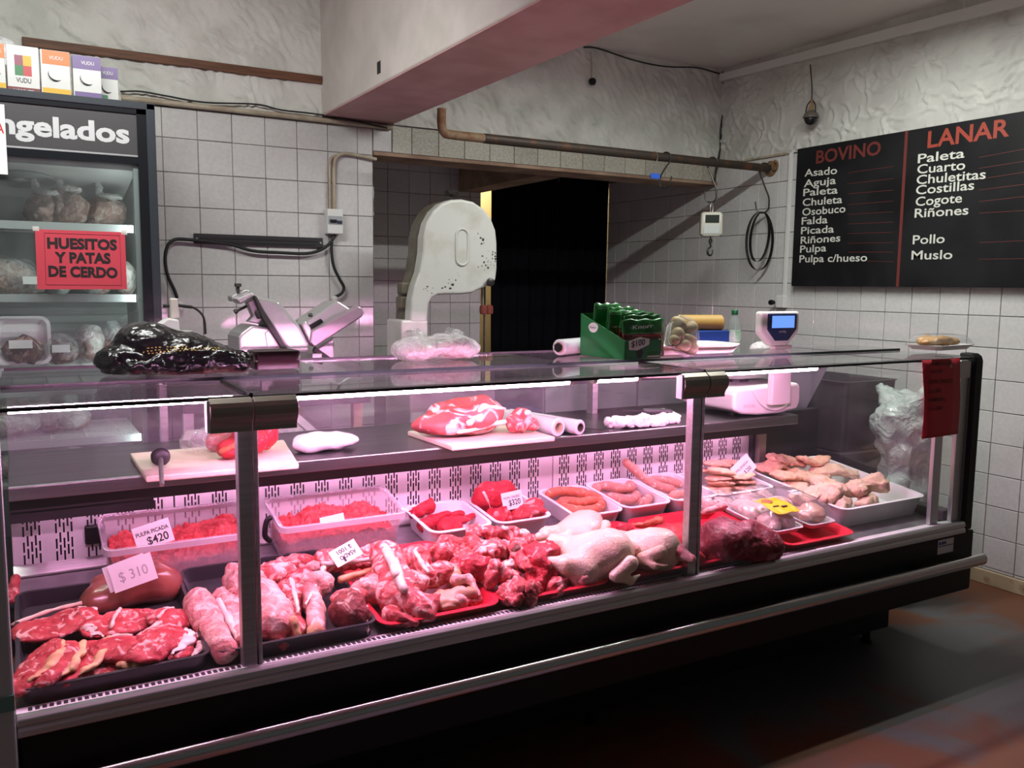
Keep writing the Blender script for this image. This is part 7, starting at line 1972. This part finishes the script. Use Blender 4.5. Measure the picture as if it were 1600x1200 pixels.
obj('tape', MB().box(q[1] + [-.055, -.0022, -.035], q[1] + [-.044, -.0012, .004]), film_mat('price_tape', (.7, .45, .45), .35, .2, 0), rl)

# ================================================================== work table and slicer behind the counter
M_TBL = mat('dark_table_edge', (.10, .085, .09), .5, col2=(.07, .06, .06), scale=5)
tbw = thing('work_table', 'work table with dark edge and white crossed legs behind the counter', 'table', (.85, 3.5, 0))
tx0, tx1 = .485, 1.17
obj('table_top', MB().box((tx0, 3.12, .905), (tx1, 4.12, .955)), M_TBL, tbw, bev=.003)
for x, m_ in ((tx0 + .03, M_WHITEPL), (tx1 - .03, mat('bare_pine', (.52, .38, .26), .7))):
    for y in (3.2, 4.02):
        obj('leg', MB().bar((x, y, 0), (x, y, .905), .035, .035, Y3), m_, tbw)
for (xa, za), (xb, zb_) in (((tx0 + .03, .62), (.75, .90)), ((tx1 - .03, .62), (.85, .90))):
    obj('brace', MB().bar((xa, 3.14, za), (xb, 3.14, zb_), .026, .018, Y3), M_WHITEPL, tbw)
obj('shelf', MB().box((tx0 + .05, 3.2, .25), (tx1 - .05, 4.05, .27)), M_TBL, tbw)
c = np.array((.80, 3.10, .62))
tag(obj('hanging_bag', org([('e', c + [0, 0, .02], (.12, .05, .17)), ('e', c + [.02, 0, .16], (.07, .03, .12))], .03, .014, .012, 16, 660, .02), M_FILMW, smooth=True), 'greyish white plastic bag hanging under the table edge behind the counter', 'bag')

YSL = 3.28
M_SLIC = mat('polished_aluminium', (.62, .62, .62), .34, .55, col2=(.52, .52, .52), scale=4)
M_SLIP = mat('satin_aluminium', (.60, .58, .59), .34, .6)
M_SLID = mat('dark_machine_gap', (.045, .042, .042), .5)
sl = thing('meat_slicer', 'tilted metal meat slicer with product tray behind the black bag', 'slicer', (.9, YSL, .955))
Zs = lambda pts, y: [ay(*p_, y) for p_ in pts]
hp = Zs(((373, 527), (377, 521), (394, 508), (424, 512), (428, 560), (373, 560)), YSL)
for p_ in hp[-2:]:
    p_[2] = .958
obj('motor_housing', MB().prism(hp, (0, .20, 0)), M_SLIP, sl, bev=.010, seg=3)
pp = Zs(((414, 520), (424, 514), (446, 549), (420, 556)), YSL - .004)
obj('side_plate', MB().prism(pp, (0, .01, 0)), M_SLIP, sl, bev=.002)
# blade guard: a thick tilted disc seen nearly edge on
gpts = Zs(((398, 462), (437, 470), (452, 490), (468, 507), (486, 541), (484, 552), (452, 552), (440, 535), (425, 512), (408, 486)), YSL - .02)
obj('blade_guard', MB().prism(gpts, (0, .22, 0)), M_SLIC, sl, bev=.014, seg=3)
obj('blade_slot', MB().prism(Zs(((396, 461), (401, 463), (412, 484), (430, 512), (446, 540), (452, 553), (446, 553), (432, 530), (410, 497)), YSL - .030), (0, .03, 0)), M_SLID, sl, bev=.002)
obj('carriage_head', MB().prism(Zs(((368, 467), (394, 456), (399, 462), (376, 476)), YSL - .03), (0, .09, 0)), M_SLIP, sl, bev=.006)
obj('carriage_cap', MB().prism(Zs(((361, 463), (372, 456), (386, 451), (394, 456), (368, 467), (363, 472)), YSL + .03), (0, .07, 0)), M_SLIP, sl, bev=.006)
k0 = ay(372, 453, YSL + .03)
obj('carriage_knob', MB().lathe([(.006, -.01), (.006, .01), (.013, .012), (.013, .024)], k0, 10), M_SLID, sl, smooth='auto')
obj('carriage_arm', MB().prism(Zs(((386, 472), (396, 468), (414, 496), (404, 506), (388, 503), (396, 494)), YSL), (0, .05, 0)), M_SLIP, sl, bev=.004)
a_, b_ = ay(368, 487, YSL), ay(386, 478, YSL)
obj('lock_lever', MB().tube([a_, b_], .005, 8).tube([a_ - [.004, 0, .002], a_ + [.005, 0, .003]], .009, 8), M_SLID, sl, smooth='auto')
obj('pusher_knob', MB().prism(Zs(((399, 488), (408, 481), (412, 494), (404, 499)), YSL - .02), (0, .03, 0)), M_SLID, sl, bev=.004)
obj('product_tray', MB().prism(Zs(((478, 503), (528, 470), (550, 484), (489, 520)), YSL + .01), (0, .16, 0)), M_SLIP, sl, bev=.006)
obj('tray_edge', MB().prism(Zs(((487, 517), (560, 478), (565, 480), (569, 490), (566, 495), (492, 543), (484, 536)), YSL - .03), (0, .05, 0)), mat('mauve_aluminium', (.44, .34, .40), .35, .5), sl, bev=.006)
obj('tray_neck', MB().prism(Zs(((470, 506), (478, 501), (486, 512), (492, 540), (484, 536)), YSL - .02), (0, .08, 0)), M_SLIP, sl, bev=.006)
obj('tray_grip', MB().prism(Zs(((483, 509), (502, 498), (506, 503), (487, 514)), YSL - .0), (0, .02, 0)), M_BLACK, sl, bev=.003)
a_ = ay(485, 495, YSL + .02)
obj('tray_knob', MB().lathe([(.007, 0), (.010, .006), (.007, .014)], a_, 10), M_SLID, sl, smooth='auto')
bs = Zs(((486, 553), (500, 541), (523, 527), (525, 563), (486, 564)), YSL + .06)
for p_ in bs[-2:]:
    p_[2] = .958
obj('base_plate', MB().prism(bs, (0, .16, 0)), M_SLIP, sl, bev=.008)
obj('base_strut', MB().prism(Zs(((493, 542), (516, 558), (512, 561), (490, 549)), YSL + .04), (0, .02, 0)), M_SLID, sl)
obj('base_strut', MB().prism(Zs(((488, 552), (504, 552), (502, 563), (488, 562)), YSL + .03), (0, .03, 0)), M_SLIP, sl, bev=.003)

# scoop, grey machine and jar behind the black bag
ysc = 3.05
tbs = thing('side_shelf', 'low shelf stand behind the black bag carrying the scoop and jar', 'shelf', (.56, 3.0, 0))
obj('shelf_board', MB().box((.40, 2.92, 1.030), (.78, 3.11, 1.050)), M_TBL, tbs, bev=.003)
for x in (.42, .76):
    obj('upright', MB().box((x - .012, 3.08, 0), (x + .012, 3.105, 1.030)), M_STEEL, tbs)
ZSS = 1.0502
so_ = thing('plastic_scoop', 'white plastic scoop with its handle up behind the black bag', 'scoop', (.5, 3.0, ZSS))
obj('scoop_blade', MB().prism(Zs(((238, 513), (264, 497), (280, 500), (282, 522), (262, 524), (236, 524)), 3.0), (0, .07, 0)), M_WHITEPL, so_, bev=.006)
obj('scoop_handle', MB().prism(Zs(((266, 466), (278, 466), (279, 478), (282, 498), (268, 498)), 3.02), (0, .03, 0)), mat('ivory_plastic', (.66, .62, .56), .4), so_, bev=.005)
obj('scoop_cup', MB().lathe([(.032, 0), (.036, .01), (.036, .035), (.030, .035), (.028, .008)], ay(283, 519, 2.98) - [0, 0, .03], 18), M_FILMW, so_, smooth='auto')
c = ay(303, 503, 3.10)
gm = thing('grey_motor', 'rounded pinkish grey machine with cables behind the scoop', 'machine', (c[0], 3.02, ZSS))
obj('shell', MB().lathe([(.045, -.03), (.058, -.022), (.060, .0), (.058, .022), (.045, .03)], (c[0], 3.03, ZSS + .062), 24, TRS(rx=math.pi / 2)), mat('pinkish_grey', (.50, .44, .45), .45), gm, smooth='auto')
obj('motor_cable', MB().tube(spline([ay(*q_, 3.04) for q_ in ((292, 478), (305, 482), (316, 492), (320, 505), (321, 522))], 4), .004, 6).tube(spline([ay(*q_, 3.05) for q_ in ((255, 478), (275, 477), (300, 480))], 4), .006, 6), M_CABLE, gm, smooth=True)
j = ay(333, 524, 2.98)
jr = thing('dark_jar', 'small dark jar with a red spout beside the slicer', 'jar', (j[0], 2.98, ZSS))
obj('jar_body', MB().lathe([(.022, 0), (.025, .01), (.025, .05), (.022, .058)], (j[0], 2.98, ZSS), 16), mat('dark_brown_glass', (.02, .014, .012), .15), jr, smooth='auto')
obj('jar_lid', MB().lathe([(.024, .056), (.026, .06), (.026, .078), (.022, .082)], (j[0], 2.98, ZSS), 16), M_BLACK, jr, smooth='auto')
obj('red_spout', MB().tube([(j[0], 2.98, ZSS + .08), (j[0] + .006, 2.98, ZSS + .10)], [.006, .003], 8), mat('red_plastic', (.5, .03, .03), .4), jr, smooth='auto')

# dark bin and grey cupboard seen through the glass behind the worktop
db = thing('dark_bin', 'dark blue plastic bin between saw and grey cupboard', 'bin', (2.0, 3.34, 0))
x0, x1 = ay(777, 640, 3.22)[0], ay(846, 640, 3.22)[0]
obj('bin_body', MB().loft([[(p_[0] + (x0 + x1) / 2, p_[1] + 3.34, p_[2]) for p_ in rring(x1 - x0 - .03, .24, .03, 0)], [(p_[0] + (x0 + x1) / 2, p_[1] + 3.34, p_[2]) for p_ in rring(x1 - x0, .27, .03, .78)]]), mat('navy_plastic', (.016, .014, .055), .35), db, smooth='auto')
obj('bin_lid', MB().loft([[(p_[0] + (x0 + x1) / 2, p_[1] + 3.34, p_[2]) for p_ in rring(x1 - x0 + e_, .27 + e_, .03, z_)] for e_, z_ in ((.012, .78), (.014, .805), (-.04, .825))]), mat('navy_lid', (.02, .018, .07), .3), db, smooth='auto')
gc = thing('grey_cupboard', 'plain grey steel cupboard behind the worktop left of the scale', 'cupboard', (2.6, 3.5, 0))
x0, x1 = ay(848, 640, 3.45)[0], ay(1120, 640, 3.45)[0]
M_CUP = mat('grey_painted_steel', (.26, .25, .27), .45, col2=(.21, .20, .22), scale=4)
obj('cupboard_body', MB().box((x0, 3.45, .06), (x1, 3.95, .90)), M_CUP, gc, bev=.004)
obj('cupboard_top', MB().box((x0 - .01, 3.43, .90), (x1 + .01, 3.96, .925)), M_STEEL, gc, bev=.003)
for k in range(2):
    xx = x0 + (x1 - x0) * (.5 * k) + .006
    dd = obj('cupboard_door', MB().box((xx, 3.436, .08), (xx + (x1 - x0) * .5 - .012, 3.451, .885)), M_CUP, gc, bev=.003)
    obj('handle', MB().tube([(xx + ((x1 - x0) * .5 - .06 if k == 0 else .05), 3.42, .45), (xx + ((x1 - x0) * .5 - .06 if k == 0 else .05), 3.42, .57)], .006, 8), M_STEEL, dd, smooth='auto')
for sx in (x0 + .06, x1 - .06):
    obj('foot', MB().box((sx - .03, 3.5, 0), (sx + .03, 3.9, .062)), M_BLACK, gc)

# added crate and bag beyond the counter's end, standing in for end-glass reflections
cr = thing('reflection_crate', 'added dark crate stack standing in for a reflection in the right end glass', 'crate', (3.30, 2.62, 0))
for k in range(3):
    z0 = 0.005 + k * 0.318
    obj('reflection_box', move(tray_mb(.34, .40, .31, th=.008, flare=.012, rim=.008, r=.02), TRS((3.30, 2.72, z0))), mat('reflection_crate_dark', (.045, .043, .05), .5), cr, smooth='auto')
c = np.array((3.30, 2.33, 0.0))
st_ = thing('reflection_bag', 'added pale bag standing in for a reflection by the crates beyond the end glass', 'bag', (3.30, 2.30, 0))
obj('film', org([('e', c + [0, 0, .36], (.12, .10, .40)), ('e', c + [0.0, 0.03, .76], (.11, .13, .17)), ('c', c + [0, -.05, .88], c + [0, -.10, .97], .05, .02), ('c', c + [0, .08, .86], c + [0, .13, .93], .04, .02)], .05, .016, .014, 9, 670, .03, cut=0.002, crease=.016), film_mat('reflection_bag_film', (.62, .70, .67), .8, .3, 1.0, 14), st_, smooth=True)
